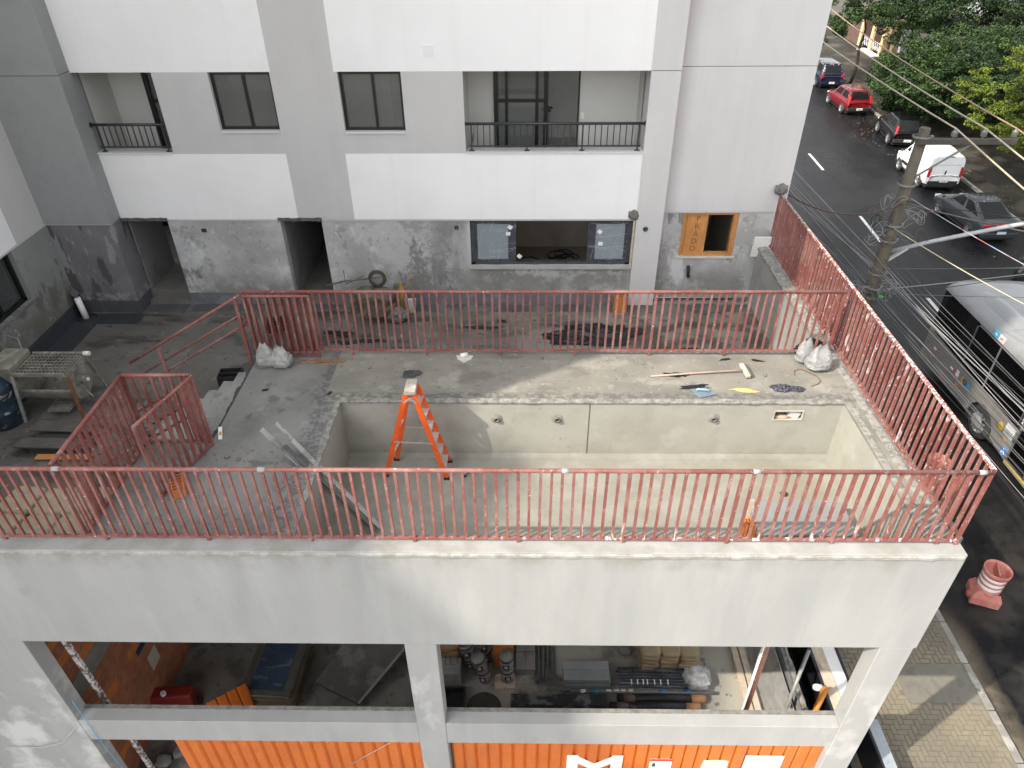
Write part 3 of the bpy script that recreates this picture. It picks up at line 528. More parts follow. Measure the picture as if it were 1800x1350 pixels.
bp('leaning_tube', G().tube([(-.98,14.0,2.05),(-.90,13.75,2.47)],.02), STEEL)
pl = G()
for i in range(26): 
    a = random.uniform(0,6.28); r = random.uniform(.0,.1); pl.ball((0.50+r*math.cos(a),15.1+r*math.sin(a),2.37+random.uniform(-.03,.05)),.035,.03,.012,6,4)
pt = thing('potted_plant', 'small green plant standing inside the balcony doorway', 'plant', (0,0,0)); obj('leaves', pl, mat('plant_leaf', (.03,.10,.025), .5, .3, 30), pt); obj('pot', G().lathe([(.05,1.40),(.06,2.2),(.08,2.33)],12,Matrix.Translation((.50,15.1,0))), CONC, pt)
# ---- left balcony
LBY = 14.6
bp('balcony_wall', G().box(LB[0]-.15,YB+TH,zf,LB[0],LBY,3.6).box(LB[1],YB+TH,zf,LB[1]+.15,LBY,3.6).box(LB[0]-.15,LBY,zf,-7.40,LBY+.15,3.6).box(LB[0]-.15,YB+TH,3.6,LB[1]+.15,LBY+.15,3.7), BW)
bp('balcony_floor', G().box(LB[0]-.15,YB+TH,zf-.1,LB[1]+.15,LBY+.3,zf), mat('balcony_floor_tile', (.42,.41,.39)))
bp('balcony_sill', G().box(LB[0],YB-.025,2.021,LB[1],YB+TH+.02,2.046), mat('sill_paint', (.62,.62,.62)))
f = G().box(-7.40,LBY-.05,zf,-7.31,LBY+.02,3.6).box(-6.72,LBY-.05,zf,-6.63,LBY+.02,3.6).box(-7.31,LBY-.04,2.66,-6.72,LBY+.01,2.72)
room(-7.4,-6.5,zf,3.6,LBY+.16,16.5, mat('dark_inner_room', (.16,.16,.155), .9, .1, 1)); dr = bp('sliding_door', f, BLACKM); q = G().box(-7.31,LBY-.01,zf,-6.72,LBY-.004,3.6); q.v = [(i,j-13.4,k) for i,j,k in q.v]; obj('pane', q, PANE, dr)
# ---- balcony rails
def balcony_rail(x0, x1, label, n, posts):
    t = thing('balcony_railing', label, 'railing', (x0,13.47,2.046), 0, 'charcoal balcony railings'); w = x1-x0
    obj('top_rail', G().tube([(0,0,.50),(w,0,.50)],.026,10), CHAR, t); obj('bottom_rail', G().box(.06,-.012,.075,w-.06,.012,.1), CHAR, t)
    obj('wall_flange', G().tube([(0,0,.50),(.012,0,.50)],.045,12).tube([(w-.012,0,.50),(w,0,.50)],.045,12), CHAR, t)
    bm_ = G().box(-.009,-.009,.1,.009,.009,.48).mesh('baluster'); pm2 = G().box(-.014,-.014,0,.014,.014,.48).box(-.05,-.03,0,.05,.03,.012).mesh('post')
    for me in (bm_, pm2): me.materials.append(CHAR)
    ps = [.11+(w-.22)*i/(posts-1) for i in range(posts)]
    for x in ps: o = obj('post', pm2, CHAR, t); o.location.x = x
    for i in range(1,n):
        x = .11+(w-.22)*i/n
        if min(abs(x-q) for q in ps) > .03: o = obj('baluster', bm_, CHAR, t); o.location.x = x
balcony_rail(MB[0],MB[1],'long charcoal railing of the central balcony',27,4)
balcony_rail(LB[0],LB[1],'short charcoal railing of the left corner balcony',11,2)
bp('wall_vent', G().box(-1.74,YB-.012,3.72,-1.56,YB-.001,3.90).box(-1.725,YB-.016,3.805,-1.575,YB-.0125,3.81), mat('vent_cover', (.78,.78,.79), .6, .02, 3))
# ---- ground floor long window wrapped in film
FILM = glass('film_wrapped_pane', (.55,.62,.68), .10, .75, (.36,.42,.46))
FR = mat('filmed_frame', (.06,.065,.075), .35, .3, 9, layers=[dict(c=(.35,.36,.38),s=40,st=(1,1,.15),lo=.66,hi=.7,a=.6)])
yw = YB+.06; x0,x1,z0,z1 = WG[0],WG[1],WG[2],WG[3]
f = G().box(x0,yw,z0,x1,yw+.12,z0+.05).box(x0,yw,z1-.04,x1,yw+.12,z1).box(x0,yw,z0,x0+.08,yw+.12,z1).box(x1-.08,yw,z0,x1,yw+.12,z1)
lw = bp('wrapped_window', f, FR)
for a, b, ow_ in ((x0+.08,-.13,.20),(1.33,x1-.08,-.20)):
    f = G().box(a,yw+.02,z0+.05,b,yw+.06,z0+.11).box(a,yw+.02,z1-.10,b,yw+.06,z1-.04)
    inner = (b-.16,b) if ow_ > 0 else (a,a+.16)
    f.box(inner[0],yw+.015,z0+.11,inner[1],yw+.065,z1-.10)
    f.box(a if ow_>0 else b-.06,yw+.02,z0+.11,a+.06 if ow_>0 else b,yw+.06,z1-.10)
    f.v = [(i,j-13.4,k) for i,j,k in f.v]; sh = obj('sash', f, FR, lw)
    q = G().box(a+.06,yw+.03,z0+.11,b-.06,yw+.038,z1-.10); q.v = [(i,j-13.4,k) for i,j,k in q.v]; obj('pane', q, FILM, lw)
    wr = G(); 
    for i in range(26):
        xa = random.uniform(a,b); za = random.uniform(z0+.05,z1-.05); l = random.uniform(.05,.5); an = random.choice((.1,.25,-.15,.05,1.4))
        xb, zb_ = min(max(xa+l*math.cos(an),a),b), min(max(za+l*math.sin(an),z0),z1)
        wr.bar((xa,yw+.008-13.4,za),(xb,yw+.008-13.4,zb_),.0025,.002,(0,1,0))
    obj('film_wrinkles', wr, mat('film_crease', (.6,.63,.66), .3, .1, 9), lw)['kind'] = 'stuff'
for x, z, a in ((-.25,.50,.6),(-.29,.36,.1),(-.06,-.14,.7),(1.57,.40,.7),(1.60,.14,.05)):
    q = G().cbox((x,yw+.010-13.4,z),.09,.003,.08,0,0,a); obj('label_sticker', q, CLEARW, lw)
bp('window_sill', G().box(x0-.05,YB-.03,z0-.07,x1+.05,YB+.06,z0-.001), mat('fresh_sill', (.40,.39,.38), .8, .1, 3))
bp('foam_strip', G().box(x1+.002,YB-.004,z0,x1+.03,YB+.05,z1-.002), mat('pu_foam', (.55,.47,.33), .8, .2, 9))
room(-1.3,2.15,-1.25,.75,YB+.25,16.3, mat('unfinished_room', (.45,.40,.34), .9, .15, 1.5), mat('dusty_room_floor', (.36,.31,.25), .9, .2, 1.2))
cg = G()
for k in range(5):
    cx, cy, rr = .85+.14*(k%3), 15.4+.08*k, .22+.03*(k%2)
    cg.tube([(cx+rr*math.cos(a*.35),cy+rr*math.sin(a*.35)*.9,-1.2+.012*k) for a in range(19)],.014,5)
cg.tube([(.7,15.3,-1.23),(.2,15.7,-1.23),(-.1,15.6,-1.23),(-.5,15.9,-1.23)],.012,5)
tag(obj('cable_coil', cg, INK), 'black electric cable coiled on the floor inside the open window', 'cable')
# ---- plywood window at right
yp = 13.76
f = G(); 
x0,x1,z0,z1 = PW
for b in ((x0,yp-.02,z0,x1,yp+.1,z0+.05),(x0,yp-.02,z1-.05,x1,yp+.1,z1),(x0,yp-.02,z0+.05,x0+.06,yp+.1,z1-.05),(x1-.10,yp-.02,z0+.05,x1,yp+.1,z1-.05)): f.box(*b)
pw = bp('boarded_window', f, PLY)
q = G().box(x0+.05,yp+.03,z0+.05,x0+.53,yp+.045,z1-.05); q.v = [(i,j-13.4,k) for i,j,k in q.v]; bo = obj('plywood_board', q, PLY, pw)
for i, ch in enumerate('PRADO'):
    text('letter', ch, .17, mat('stencil_ink', (.17,.10,.045), .8, .2, 9), (x0+.33-.01*i, yp+.028-13.4, z1-.16-.165*i), (R(90),0,0), pw, .001, 1.0)
bp('window_sill', G().box(x0-.04,13.69,z0-.04,x1+.04,yp-.021,z0-.001), mat('pale_sill', (.55,.54,.51), .85, .1, 4))
room(x0-.1,x1+.2,-1.25,.9,14.0,16.5, mat('bare_room', (.40,.37,.32), .9, .1, 2), mat('dusty_room_floor', (.13,.11,.085)))
# conduit boxes on plaster
for x, z, lbl in ((-1.33,.52,'round conduit box in the damp patch beside the wrapped window'),(2.47,.50,'round conduit box in the pilaster beside the wrapped window')):
    t = thing('conduit_box', lbl, 'wall box', (x,YB+.018 if x<0 else YB-.022,z), 0)
    M = Matrix.Rotation(R(90),4,'X'); obj('ring', G().lathe([(.055,0),(.055,.006),(.04,.006)],16,M,cap=False), PVC, t); obj('recess', G().lathe([(0,.002),(.042,.002)],16,M,cap=False), INK, t)
    obj('cable_end', G().tube([(0,-.004,0),(.01,-.03,-.02),(.02,-.03,-.05)],.006,6), mat('green_cable', (.03,.25,.15), .5, .1, 3), t)
q = G().box(-6.52,YB+.012,.42,-6.42,YB+.019,.50); bp('wall_socket', q, INK)
t = thing('conduit_stub', 'black conduit stub poking from plaster under the boarded window', 'pipe', (3.52,13.71,-.55)); obj('stub', G().tube([(0,0,.05),(0,-.05,.04),(.01,-.06,-.12),(.03,-.04,-.16)],.035,8), RUBBER, t)
t = thing('white_panel', 'white board standing against the wall corner near the side railing', 'board', (4.98,13.6,-.22)); obj('sheet', G().cbox((-.02,0,.23),.40,.03,.46,0,.12,.0), CLEARW, t); obj('torn_paper', G().cbox((.06,-.04,.1),.16,.01,.2,0,.2,.5), mat('crumpled_white', (.72,.72,.70), .7, .1, 12, bump=(20,.8,.02)), t)
# ---- left wing
wing = thing('side_wing', 'tall white and grey wing of the block at left', 'building', (-9.42,8,0))
def wp(name, g, m): g.v = [(a+9.42,b-8,c) for a,b,c in g.v]; return obj(name, g, m, wing)
wp('wing_wall', G().box(-9.70,12.1,.77,-9.42,13.03,24), GREY)
wp('white_band', G().box(-9.70,3.15,.77,-9.42,12.1,24), WHITE)
wp('plaster_wall', G().box(-9.66,11.86,TZ-.1,-9.40,13.07,.735).box(-9.66,3.15,TZ-.1,-9.40,11.86,-.27).box(-9.66,3.15,-.27,-9.40,10.1,.735), mat('stained_wing_plaster', (.23,.235,.23), .9, .12, 1.2, bump=(18,.35,.012), layers=[dict(c=(.12,.118,.11),s=1.6,st=(1,1.5,.8),lo=.53,hi=.58,seed=2,a=.85), dict(c=(.13,.125,.105),s=2.2,lo=.3,hi=.5,seed=5,m=[('z',-9,-8,-.6,-.3)],a=.8), dict(c=(.4,.4,.4),s=5,lo=.66,hi=.68,seed=8,a=.7)]))
wp('drip_ledge', G().box(-9.66,10.1,.735,-9.41,13.03,.769), mat('ledge_paint', (.5,.5,.5)))
wp('wing_body', G().box(-17,3.15,-7,-9.71,13.0,24), WHITE)
f = G().box(-9.62,11.79,-.25,-9.50,11.86,.73).box(-9.62,10.1,-.27,-9.50,11.86,-.20).box(-9.62,11.10,-.2,-9.50,11.17,.73)
f.v = [(a+9.42,b-8,c) for a,b,c in f.v]; ww = obj('window', f, BLACKM, wing)
for a, b in ((10.1,11.10),(11.17,11.79)): obj('pane', G().box(-9.57+9.42,a-8,-.2,-9.562+9.42,b-8,.73), glass('dark_pane', (.35,.4,.4), .05, .5), ww)
wp('room_wall', G().box(-9.70,10.1,-.3,-9.66,11.86,.735), mat('unlit_room', (.10,.11,.11), .9, .1, 2))
wp('window_sill', G().box(-9.5,10.1,-.30,-9.36,12.02,-.271), mat('wet_sill', (.16,.155,.145), .8, .2, 4))
# pilaster in the inner corner
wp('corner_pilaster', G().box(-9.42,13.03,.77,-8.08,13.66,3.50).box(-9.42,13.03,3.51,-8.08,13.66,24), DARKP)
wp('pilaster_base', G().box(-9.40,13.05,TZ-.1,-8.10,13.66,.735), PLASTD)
wp('drip_ledge', G().box(-9.40,13.035,.735,-8.10,13.6,.769), mat('ledge_paint_dark', (.33,.33,.33), .8, .05, 2))
# unseen tower added outside the frame to the left, shaped so its roof edge throws the soft shade over the pool's left end
nh = thing('shade_caster_tower', 'unseen pale tower placed far beyond the left edge of the site to cast shade', 'building', (-35,-14.2,0))
g = G(); dx, dy = .38, .925
pl_ = [(14*dx,14*dy),(-34*dx,-34*dy),(-34*dx-12*dy,-34*dy+12*dx),(14*dx-12*dy,14*dy+12*dx)]
pl_ = [(1.9*dx,1.9*dy),(-34*dx,-34*dy),(-34*dx-12*dy,-34*dy+12*dx),(1.9*dx-12*dy,1.9*dy+12*dx)]
g.prism(pl_, 44.1, Matrix.Translation((0,0,-7))); obj('wall', g, WHITE, nh)
g = G().prism([(1.9*dx-.2*dy,1.9*dy),(-34*dx-.2*dy,-34*dy),(-34*dx-12*dy,-34*dy+12*dx),(1.9*dx-12*dy,1.9*dy+12*dx)], .15, Matrix.Translation((0,0,37.102))); obj('roof', g, CONC, nh)

o = obj('mortar_patch', G().ball((2.20,13.372,.80),.10,.02,.10,16,10,.5,5), mat('fresh_grey_mortar', (.16,.155,.14), .95, .3, 14, bump=(30,.8,.02))); tag(o, 'rough grey mortar patch above the right end of the wrapped window', 'patch')
o = obj('cement_lump', G().ball((5.10,13.64,1.22),.13,.09,.10,14,10,.5,4), mat('fresh_grey_mortar', (.16,.155,.14))); tag(o, 'lump of cement fixing the far end of the side railing to the wall', 'cement lump')
# ================================================================== RED RAILINGS
bar30 = {}
def vbar(h, m, w=.03, d=.03):
    k = (round(h,3), m.name, w, d)
    if k not in bar30: me = G().box(-w/2,-d/2,0,w/2,d/2,h).mesh('baluster'); me.materials.append(m); bar30[k] = me
    return bar30[k]
def railing(name, label, p0, p1, ztop, zbot=.085, z0=0, sp=.1215, foot=10, off=0, mtop=RED, mbar=RED, group='red steel railings round the pool deck', w=.03, d=.03, patches=(), r=.026, top=None, endposts=True):
    p0, p1 = Vector((*p0,0)), Vector((*p1,0)); L = (p1-p0).length; a = math.atan2((p1-p0).y,(p1-p0).x)
    t = thing(name, label, 'railing', (p0.x,p0.y,z0), a, group)
    obj('top_rail', G().tube([(0,0,ztop-r),(L*.33,0,ztop-r),(L*.66,0,ztop-r),(L,0,ztop-r)] if top is None else top, r, 10), mtop, t)
    obj('bottom_rail', G().box(0,-.016,zbot-.03,L,.016,zbot), mbar, t)
    n = int(round(L/sp))
    for i in range(n+1):
        x = L*i/n; fj = ((i+off) % foot == 0) or (endposts and i in (0,n))
        if fj:
            me = vbar(ztop-2*r+.012, mbar, .038, .034); o = obj('post', me, mbar, t); o.location = (min(max(x,.02),L-.02),0,0)
        else:
            o = obj('baluster', vbar(ztop-2*r+.012-zbot, mbar, w, d), mbar, t); o.location = (x+random.uniform(-.004,.004),random.uniform(-.002,.002),zbot); o.rotation_euler = (0,random.uniform(-.006,.006),random.uniform(-.08,.08))
    for x in patches:
        obj('primer_patch', G().tube([(x-.04,0,ztop-r),(x+.04,0,ztop-r)], r+.0015, 10), GREYP, t)
    return t
railing('front_railing','long red front railing on the parapet edge with white splashed bars',(-9.0,5.63),(5.045,5.63),1.165,.09,0,.1215,10,6,RED,REDB,patches=(3.93,6.18,9.47,11.52,13.92))
railing('side_railing','red side railing heavily splattered with white paint along the street',(5.065,5.66),(5.10,13.62),1.165,.07,0,.122,10,3,REDW,REDS,w=.034,d=.03)
railing('back_railing','plain red railing along the back edge of the deck',(-4.30,9.57),(4.92,9.57),1.185,.11,0,.1205,10,7,RED,RED,patches=())
railing('steel_gate','red barred gate folded open against the left end of the back railing',(-4.29,9.50),(-3.25,9.50),1.14,.07,0,.118,50,1,RED,RED,'stair gate',w=.034,d=.045,r=.022)
# guard beside the stair void
GUARD = 'red guard rails round the stair head'
railing('guard_railing','red guard rail running back from the front railing above the terrace drop',(-5.16,5.67),(-5.17,7.36),1.165,.05,0,.125,7,3,RED,RED,GUARD,w=.03,d=.045)
railing('guard_railing','short red guard rail across the back of the stair head box',(-5.17,7.38),(-4.28,7.39),1.165,.05,0,.125,8,4,RED,RED,GUARD,w=.03,d=.04)
railing('steel_gate','red barred gate standing half open at the stair head',(-4.24,7.36),(-4.54,6.32),1.165,.05,0,.118,50,1,RED,RED,'stair gate',w=.03,d=.045,r=.022)
# sloping stair handrails
def handrail(y, label, x0, x1, z0, z1, posts, ret=1):
    t = thing('stair_handrail', label, 'handrail', (0,y,0), 0, 'sloping stair handrails'); s = (z1-z0)/(x1-x0)
    obj('top_rail', G().tube([(x0,0,z0),(x1,0,z1)],.024,10), RED, t)
    zz = lambda x, q: z0+(x-x0)*s-q
    a, b = x0-.12, x1+.12; pts = []
    r = .10
    for k in range(9): an = R(90-22.5*k); pts.append((a+.0+r*math.cos(an)*.9, .05, zz(a,.42)+r*math.sin(an)))
    lo = [(a,.05,zz(a,.42)-r)] ; 
    loop = [(b,.05,zz(b,.32))]+[(a,.05,zz(a,.32))]+pts[1:-1]+[(a,.05,zz(a,.52))]+[(b,.05,zz(b,.52))]
    # smooth the lower end as well
    for k in range(1,8): an = R(-90-22.5*k); loop.append((b+r*math.cos(an)*.9,.05,zz(b,.42)+r*math.sin(an)))
    loop.append((b,.05,zz(b,.32)))
    obj('double_handrail', G().tube(loop,.019,8), RED, t)
    for x, zb in posts: obj('post', G().box(x-.025,-.02,zb,x+.025,.02,zz(x,.02)), RED, t)
    obj('bracket', G().box(posts[0][0]-.008,0,zz(posts[0][0],.42)-.01,posts[0][0]+.008,.05,zz(posts[0][0],.42)+.01), RED, t)
    return t
handrail(9.52,'sloping red handrail on the far side of the stair',-4.32,-6.42,1.13,-.13,[(-4.42,-.18),(-5.86,-1.07)])
handrail(7.46,'sloping red handrail on the near side of the stair behind the guard bars',-4.34,-6.4,1.0,-.24,[(-4.45,-.18),(-5.86,-1.07)])

# ================================================================== STEPLADDER
lad = thing('stepladder', 'orange fibreglass stepladder standing open in the shaded pool end', 'ladder', (0,0,0))
fz = PZ
FA, FB = V(-2.06,7.86,fz), V(-1.13,7.80,fz)      # near feet: rear-frame foot and step-frame foot
BA, BB = V(-1.95,8.22,fz), V(-1.12,8.18,fz)      # far feet
TA, TB = V(-1.60,7.80,.55), V(-1.50,7.80,.55)
UA, UB = V(-1.575,8.01,.55), V(-1.475,8.01,.55)
for a, b, w in ((FA,TA,.07),(FB,TB,.075),(BA,UA,.07),(BB,UB,.075)):
    obj('side_rail', G().bar(a,b,w,.028,(0,1,0)), ORANGE, lad, bevel=.004)
for i in range(6):
    k = (i+.75)/6.6
    a, b = FB.lerp(TB,k), BB.lerp(UB,k)
    obj('step', G().bar(a+V(-.012,.015,0),b+V(-.012,-.015,0),.10,.022), STEEL, lad, bevel=.003)
    if i in (1,3): 
        a, b = FA.lerp(TA,k), BA.lerp(UA,k); obj('rear_brace', G().bar(a,b,.03,.012), STEEL, lad)
c_ = (TA+TB+UA+UB)/4
obj('top_cap', G().cbox((c_.x,c_.y,c_.z+.03),.16,.30,.075), mat('caked_top_cap', (.34,.31,.27), .8, .3, 12, layers=[dict(c=(.45,.2,.1),s=14,lo=.62,hi=.66,a=.6)]), lad, bevel=.012, seg=2)
obj('spreader', G().bar(FA.lerp(TA,.45)+V(0,-.025,0),FB.lerp(TB,.45)+V(0,-.03,0),.022,.006,(0,1,0)), STEEL, lad); obj('spreader', G().bar(BA.lerp(UA,.45)+V(0,.02,0),BB.lerp(UB,.45)+V(0,.02,0),.022,.006,(0,1,0)), STEEL, lad)
for a, b in ((FA,TA),(FB,TB)):
    obj('hinge_plate', G().bar(a.lerp(b,.90)+V(0,-.022,0),c_+V(0,-.14,-.06),.03,.006,(0,1,0)), STEEL, lad)
for q in (FA,FB,BA,BB): obj('foot', G().cbox((q.x,q.y,q.z+.02),.085,.04,.05), RUBBER, lad)

# ================================================================== THINGS ON THE DECK
def sack(label, loc, sx, sy, h, m, seed, group, rz=0, lean=0):
    t = thing('plaster_sack', label, 'sack', loc, rz, group)
    def fn(u, v):
        a = 2*math.pi*u; b = v
        k = math.sin(min(1,b*6)*math.pi/2) if b < .17 else 1
        kx = k*(1 if b < .45 else 1-.62*((b-.45)/.55)**1.3); ky = k*(1 if b < .3 else 1-.93*((b-.3)/.7)**1.15)
        sq = lambda x: math.copysign(abs(x)**.62, x)
        p = V(sq(math.cos(a))*sx*kx, sq(math.sin(a))*sy*ky, h*1.12*b)
        n = .13*noise.noise(V(p.x*8+seed,p.y*8,p.z*7))+.05*(.5-abs(noise.noise(V(p.x*17,p.y*17+seed,p.z*11))))*2+.03*noise.noise(V(p.x*45,p.y*45,p.z*30+seed))
        p.x *= 1+n*1.2; p.y *= 1+n*2.2; p.x += lean*b*h; p.y += .10*max(0,b-.55)*h*3*noise.noise(V(seed,b*2,0)); p.z += .10*noise.noise(V(math.cos(a)*1.6+seed,math.sin(a),0))*b*h*2.0
        return p
    obj('bag', G().grid(fn,72,44), m, t)
    obj('bottom_seam', G().bar((-sx*.85,-sy*.6,.012),(sx*.85,-sy*.6,.012),.012,.012), m, t)
    return t
SG = 'sacks of plaster standing on the deck'
sack('dusty white sack next to the foot of the back railing, left of its pair',(-4.05,9.27,0),.15,.11,.36,SACKW,3,SG,.2,-.02)
sack('dusty white sack nearer the deck middle, right of its pair by the stair',(-3.79,9.25,0),.15,.12,.33,SACKW,7,SG,-.1,-.02)
sack('printed plaster sack slumped against the back railing corner post',(4.47,9.38,0),.14,.10,.40,SACKP,12,SG,.3,-.06)
sack('plump printed plaster sack in front of its neighbour by the side railing',(4.62,9.20,0),.19,.13,.40,SACKP,17,SG,.1,.02)
t = thing('orange_batten', 'short orange wooden batten lying on the deck by the sacks', 'plank', (-3.2,9.36,0), .06); obj('wood', G().box(-.37,-.03,0,.37,.03,.03), mat('dusty_orange_wood', (.22,.10,.04), .85, .25, 7, layers=[dict(c=(.25,.22,.17),s=8,lo=.5,hi=.6,a=.7)]), t, bevel=.003)
t = thing('trowel_hawk', 'small white pan with a paper roll below the back railing', 'tool', (-.93,9.46,0))
obj('pan', G().prism([(-.13,.07),(-.11,-.02),(0,-.13),(.12,-.02),(.14,.06),(.05,.10)],.018), mat('whitish_plastic', (.55,.54,.50), .7, .15, 12), t); obj('paper_roll', G().tube([(-.06,.02,.05),(.05,.06,.05)],.035,14), CLEARW, t)
def crumple(name, label, cat, loc, sx, sy, h, m, seed, n=36, rz=0, ed=.35, fr=3):
    def fn(u, v):
        x, y = (u-.5)*2, (v-.5)*2; r = math.hypot(x,y)
        a = math.atan2(y,x); e = 1+ed*noise.noise(V(math.cos(a)*1.7,math.sin(a)*1.7,seed))+ed*.5*noise.noise(V(math.cos(a)*4,math.sin(a)*4,seed+5))
        # square to disc
        k = max(abs(x),abs(y))/(r or 1); x, y = x*k*e, y*k*e
        f = abs(noise.noise(V(x*fr,y*fr,seed)))+.5*abs(noise.noise(V(x*fr*2.3,y*fr*2.3,seed+3)))
        return V(x*sx, y*sy, .006+h*f*(1-.8*max(abs(u-.5),abs(v-.5))*2))
    o = obj(name, G().grid(fn,n,n), m); o.location = loc; o.rotation_euler.z = rz; return tag(o, label, cat)
crumple('plastic_scrap','small dark plastic scrap on the shaded deck behind the ladder','plastic sheet',(-1.72,9.02,0),.17,.10,.05,mat('grey_plastic_scrap', (.05,.05,.055), .4, .3, 9),5,20,.2,.5)
crumple('plastic_bag','crumpled dark blue plastic bag on the deck above the skimmer','plastic bag',(3.98,8.66,0),.24,.10,.11,mat('dark_blue_bag', (.045,.045,.065), .25, .4, 9, bump=(20,.8,.02)),9,34,-.1,.4,4)
crumple('plastic_scrap','black plastic scrap under the steel float','plastic sheet',(2.62,8.70,0),.22,.06,.03,BLACK,13,18,.1,.6)
crumple('plastic_scrap','dark torn plastic lying under the broom handle','plastic sheet',(2.38,9.02,0),.20,.05,.04,BLACK,23,18,-.15,.6)
crumple('yellow_paper','torn yellow paper lying at the pool edge','paper',(3.33,8.62,0),.21,.045,.03,mat('yellow_card', (.48,.42,.17), .7, .08, 8),19,18,-.1,.5)
for i, (x, y, a) in enumerate(((3.25,9.45,.2),(3.75,9.42,-.3),(-3.9,8.6,.4),(-2.9,8.52,1.2))):
    crumple('plastic_scrap',('black shred of plastic at the foot of the back railing post','thin black shred of plastic on the deck left of the printed sacks','small dark shred on the deck near the stair','dark lump of mortar at the left pool corner')[i],'plastic sheet',(x,y,0),.09 if i<2 else .05,.03,.015,BLACK,31+i,10,a,.6)
t = thing('push_broom', 'wooden push broom lying across the sunny deck', 'broom', (0,0,0))
obj('handle', G().tube([(1.99,8.96,.02),(2.7,9.03,.035),(3.42,9.08,.055)],.014,8), mat('broom_handle', (.45,.33,.26), .7, .2, 5), t)
obj('head', G().cbox((3.46,9.08,.05),.07,.34,.045,.08), WOODL, t, bevel=.006); obj('bristles', G().cbox((3.51,9.08,.035),.055,.31,.06,.08), mat('dark_bristle', (.10,.095,.09), .95, .3, 40), t)
t = thing('steel_float', 'blue grey steel plastering float lying at the pool edge', 'tool', (2.70,8.53,.012), -.35)
obj('blade', G().prism([(-.20,.03),(-.02,-.13),(.20,.05),(.03,.16)],.008), mat('float_steel', (.23,.30,.36), .4, .1, 6, metal=.4), t); obj('handle', G().tube([(-.09,.01,.008),(-.09,.01,.05),(.08,.05,.05),(.08,.05,.008)],.016,8), mat('float_handle', (.30,.45,.55), .5, .1, 6), t)
t = thing('bent_wire', 'bent rusty wire lying by the printed sacks', 'wire', (0,0,0)); obj('rod', G().tube([(4.22,9.0,.01),(4.24,9.12,.02),(4.36,9.17,.02),(4.55,8.98,.015),(4.57,8.87,.012),(4.50,8.78,.01),(4.38,8.73,.01)],.006,5), RUST, t)
t = thing('corrugated_hose', 'black corrugated drain hose bending over the flank wall behind the sacks', 'hose', (0,0,0))
pts = [(4.30+.0,9.66,-.45),(4.36,9.68,-.15),(4.50,9.70,.08),(4.66,9.74,.16),(4.82,9.78,.10),(4.92,9.80,-.02)]
sp = []; 
for i in range(len(pts)-1):
    for k in range(10): sp.append(Vector(pts[i]).lerp(Vector(pts[i+1]),k/10))
obj('hose', G().tube(sp,[.065 if k%2 else .05 for k in range(len(sp))],12), RUBBER, t)
t = thing('kinked_cable', 'short black kinked cable on the pool floor right of the ladder', 'cable', (-.82,7.9,PZ)); obj('cable', G().tube([(-.05,-.05,.01),(0,-.02,.05),(.02,.02,.02),(.08,.05,.06),(.12,.02,.05),(.10,-.03,.03)],.008,6), RUBBER, t); obj('plug', G().ball((-.05,-.05,.02),.035,.025,.02,8,6), RUBBER, t)
# aluminium straightedges resting on the pool edge
BG = 'aluminium screed bars leaning into the pool'
HB = mat('hollow_bar_aluminium', (.36,.36,.35), .45, .12, 6, metal=.3, layers=[dict(c=(.15,.15,.145),s=5,lo=.5,hi=.6,a=.6)])
for i, (a, b, w, lb) in enumerate(((V(-3.40,7.08,.50),V(-2.06,6.72,PZ+.03),.075,'broad pale aluminium screed bar, lowest of the leaning bars'),(V(-3.22,7.16,.54),V(-2.0,6.84,PZ+.03),.05,'aluminium screed bar with the highest open end'),
        (V(-3.10,6.98,.30),V(-2.02,6.70,PZ+.09),.055,'dark grooved screed bar between the two pale bars'),(V(-3.02,7.05,.34),V(-1.97,6.76,PZ+.06),.06,'short dusty screed bar nearest the pool edge'))):
    t = thing('screed_bar', lb, 'metal bar', (0,0,0), 0, BG); dr = (b-a).normalized()
    obj('bar', G().bar(a,b,w,.028), HB if i != 2 else mat('dull_bar', (.09,.093,.093), .5, .2, 6), t, bevel=.003); obj('open_end', G().bar(a-dr*.002,a+dr*.01,w*.75,.018), INK, t)
t = thing('hollow_brick', 'orange hollow brick lying on the deck beside the open gate', 'brick', (-4.36,6.46,.0), R(-62)); hollow_brick(t,.30,.15,.14,BRICKO,5)
# ---- terrace behind
crumple('black_tarpaulin','crumpled black plastic sheet on the terrace behind the back railing','tarpaulin',(1.45,12.15,TZ),.95,.42,.20,BLACK,41,56,.05,.35,3.2)
crumple('black_tarpaulin','flat black plastic under the foot of the back railing','tarpaulin',(1.15,10.05,TZ),1.2,.22,.06,BLACK,47,40,.02,.3,3)
crumple('black_tarpaulin','strip of black plastic along the deck foot at the left','tarpaulin',(-2.1,10.0,TZ),1.4,.12,.05,BLACK,49,36,.0,.3,3)
crumple('plastic_scrap','torn black plastic on the terrace below the wheelbarrow','plastic sheet',(-3.3,11.9,TZ),.5,.09,.05,BLACK,51,26,.1,.7,4)
crumple('plastic_scrap','ragged black plastic nearer the back railing at left','plastic sheet',(-3.2,11.3,TZ),.16,.22,.06,BLACK,53,22,.1,.7,4)
crumple('plastic_scrap','thin black plastic strip on the terrace left of the tarpaulin','plastic sheet',(-.8,12.45,TZ),.42,.06,.04,BLACK,55,22,.0,.5,4)
t = thing('hollow_brick', 'orange hollow brick standing on end by the terrace wall', 'brick', (2.06,13.12,TZ)); hollow_brick(t,.28,.14,.36,BRICKO,3)
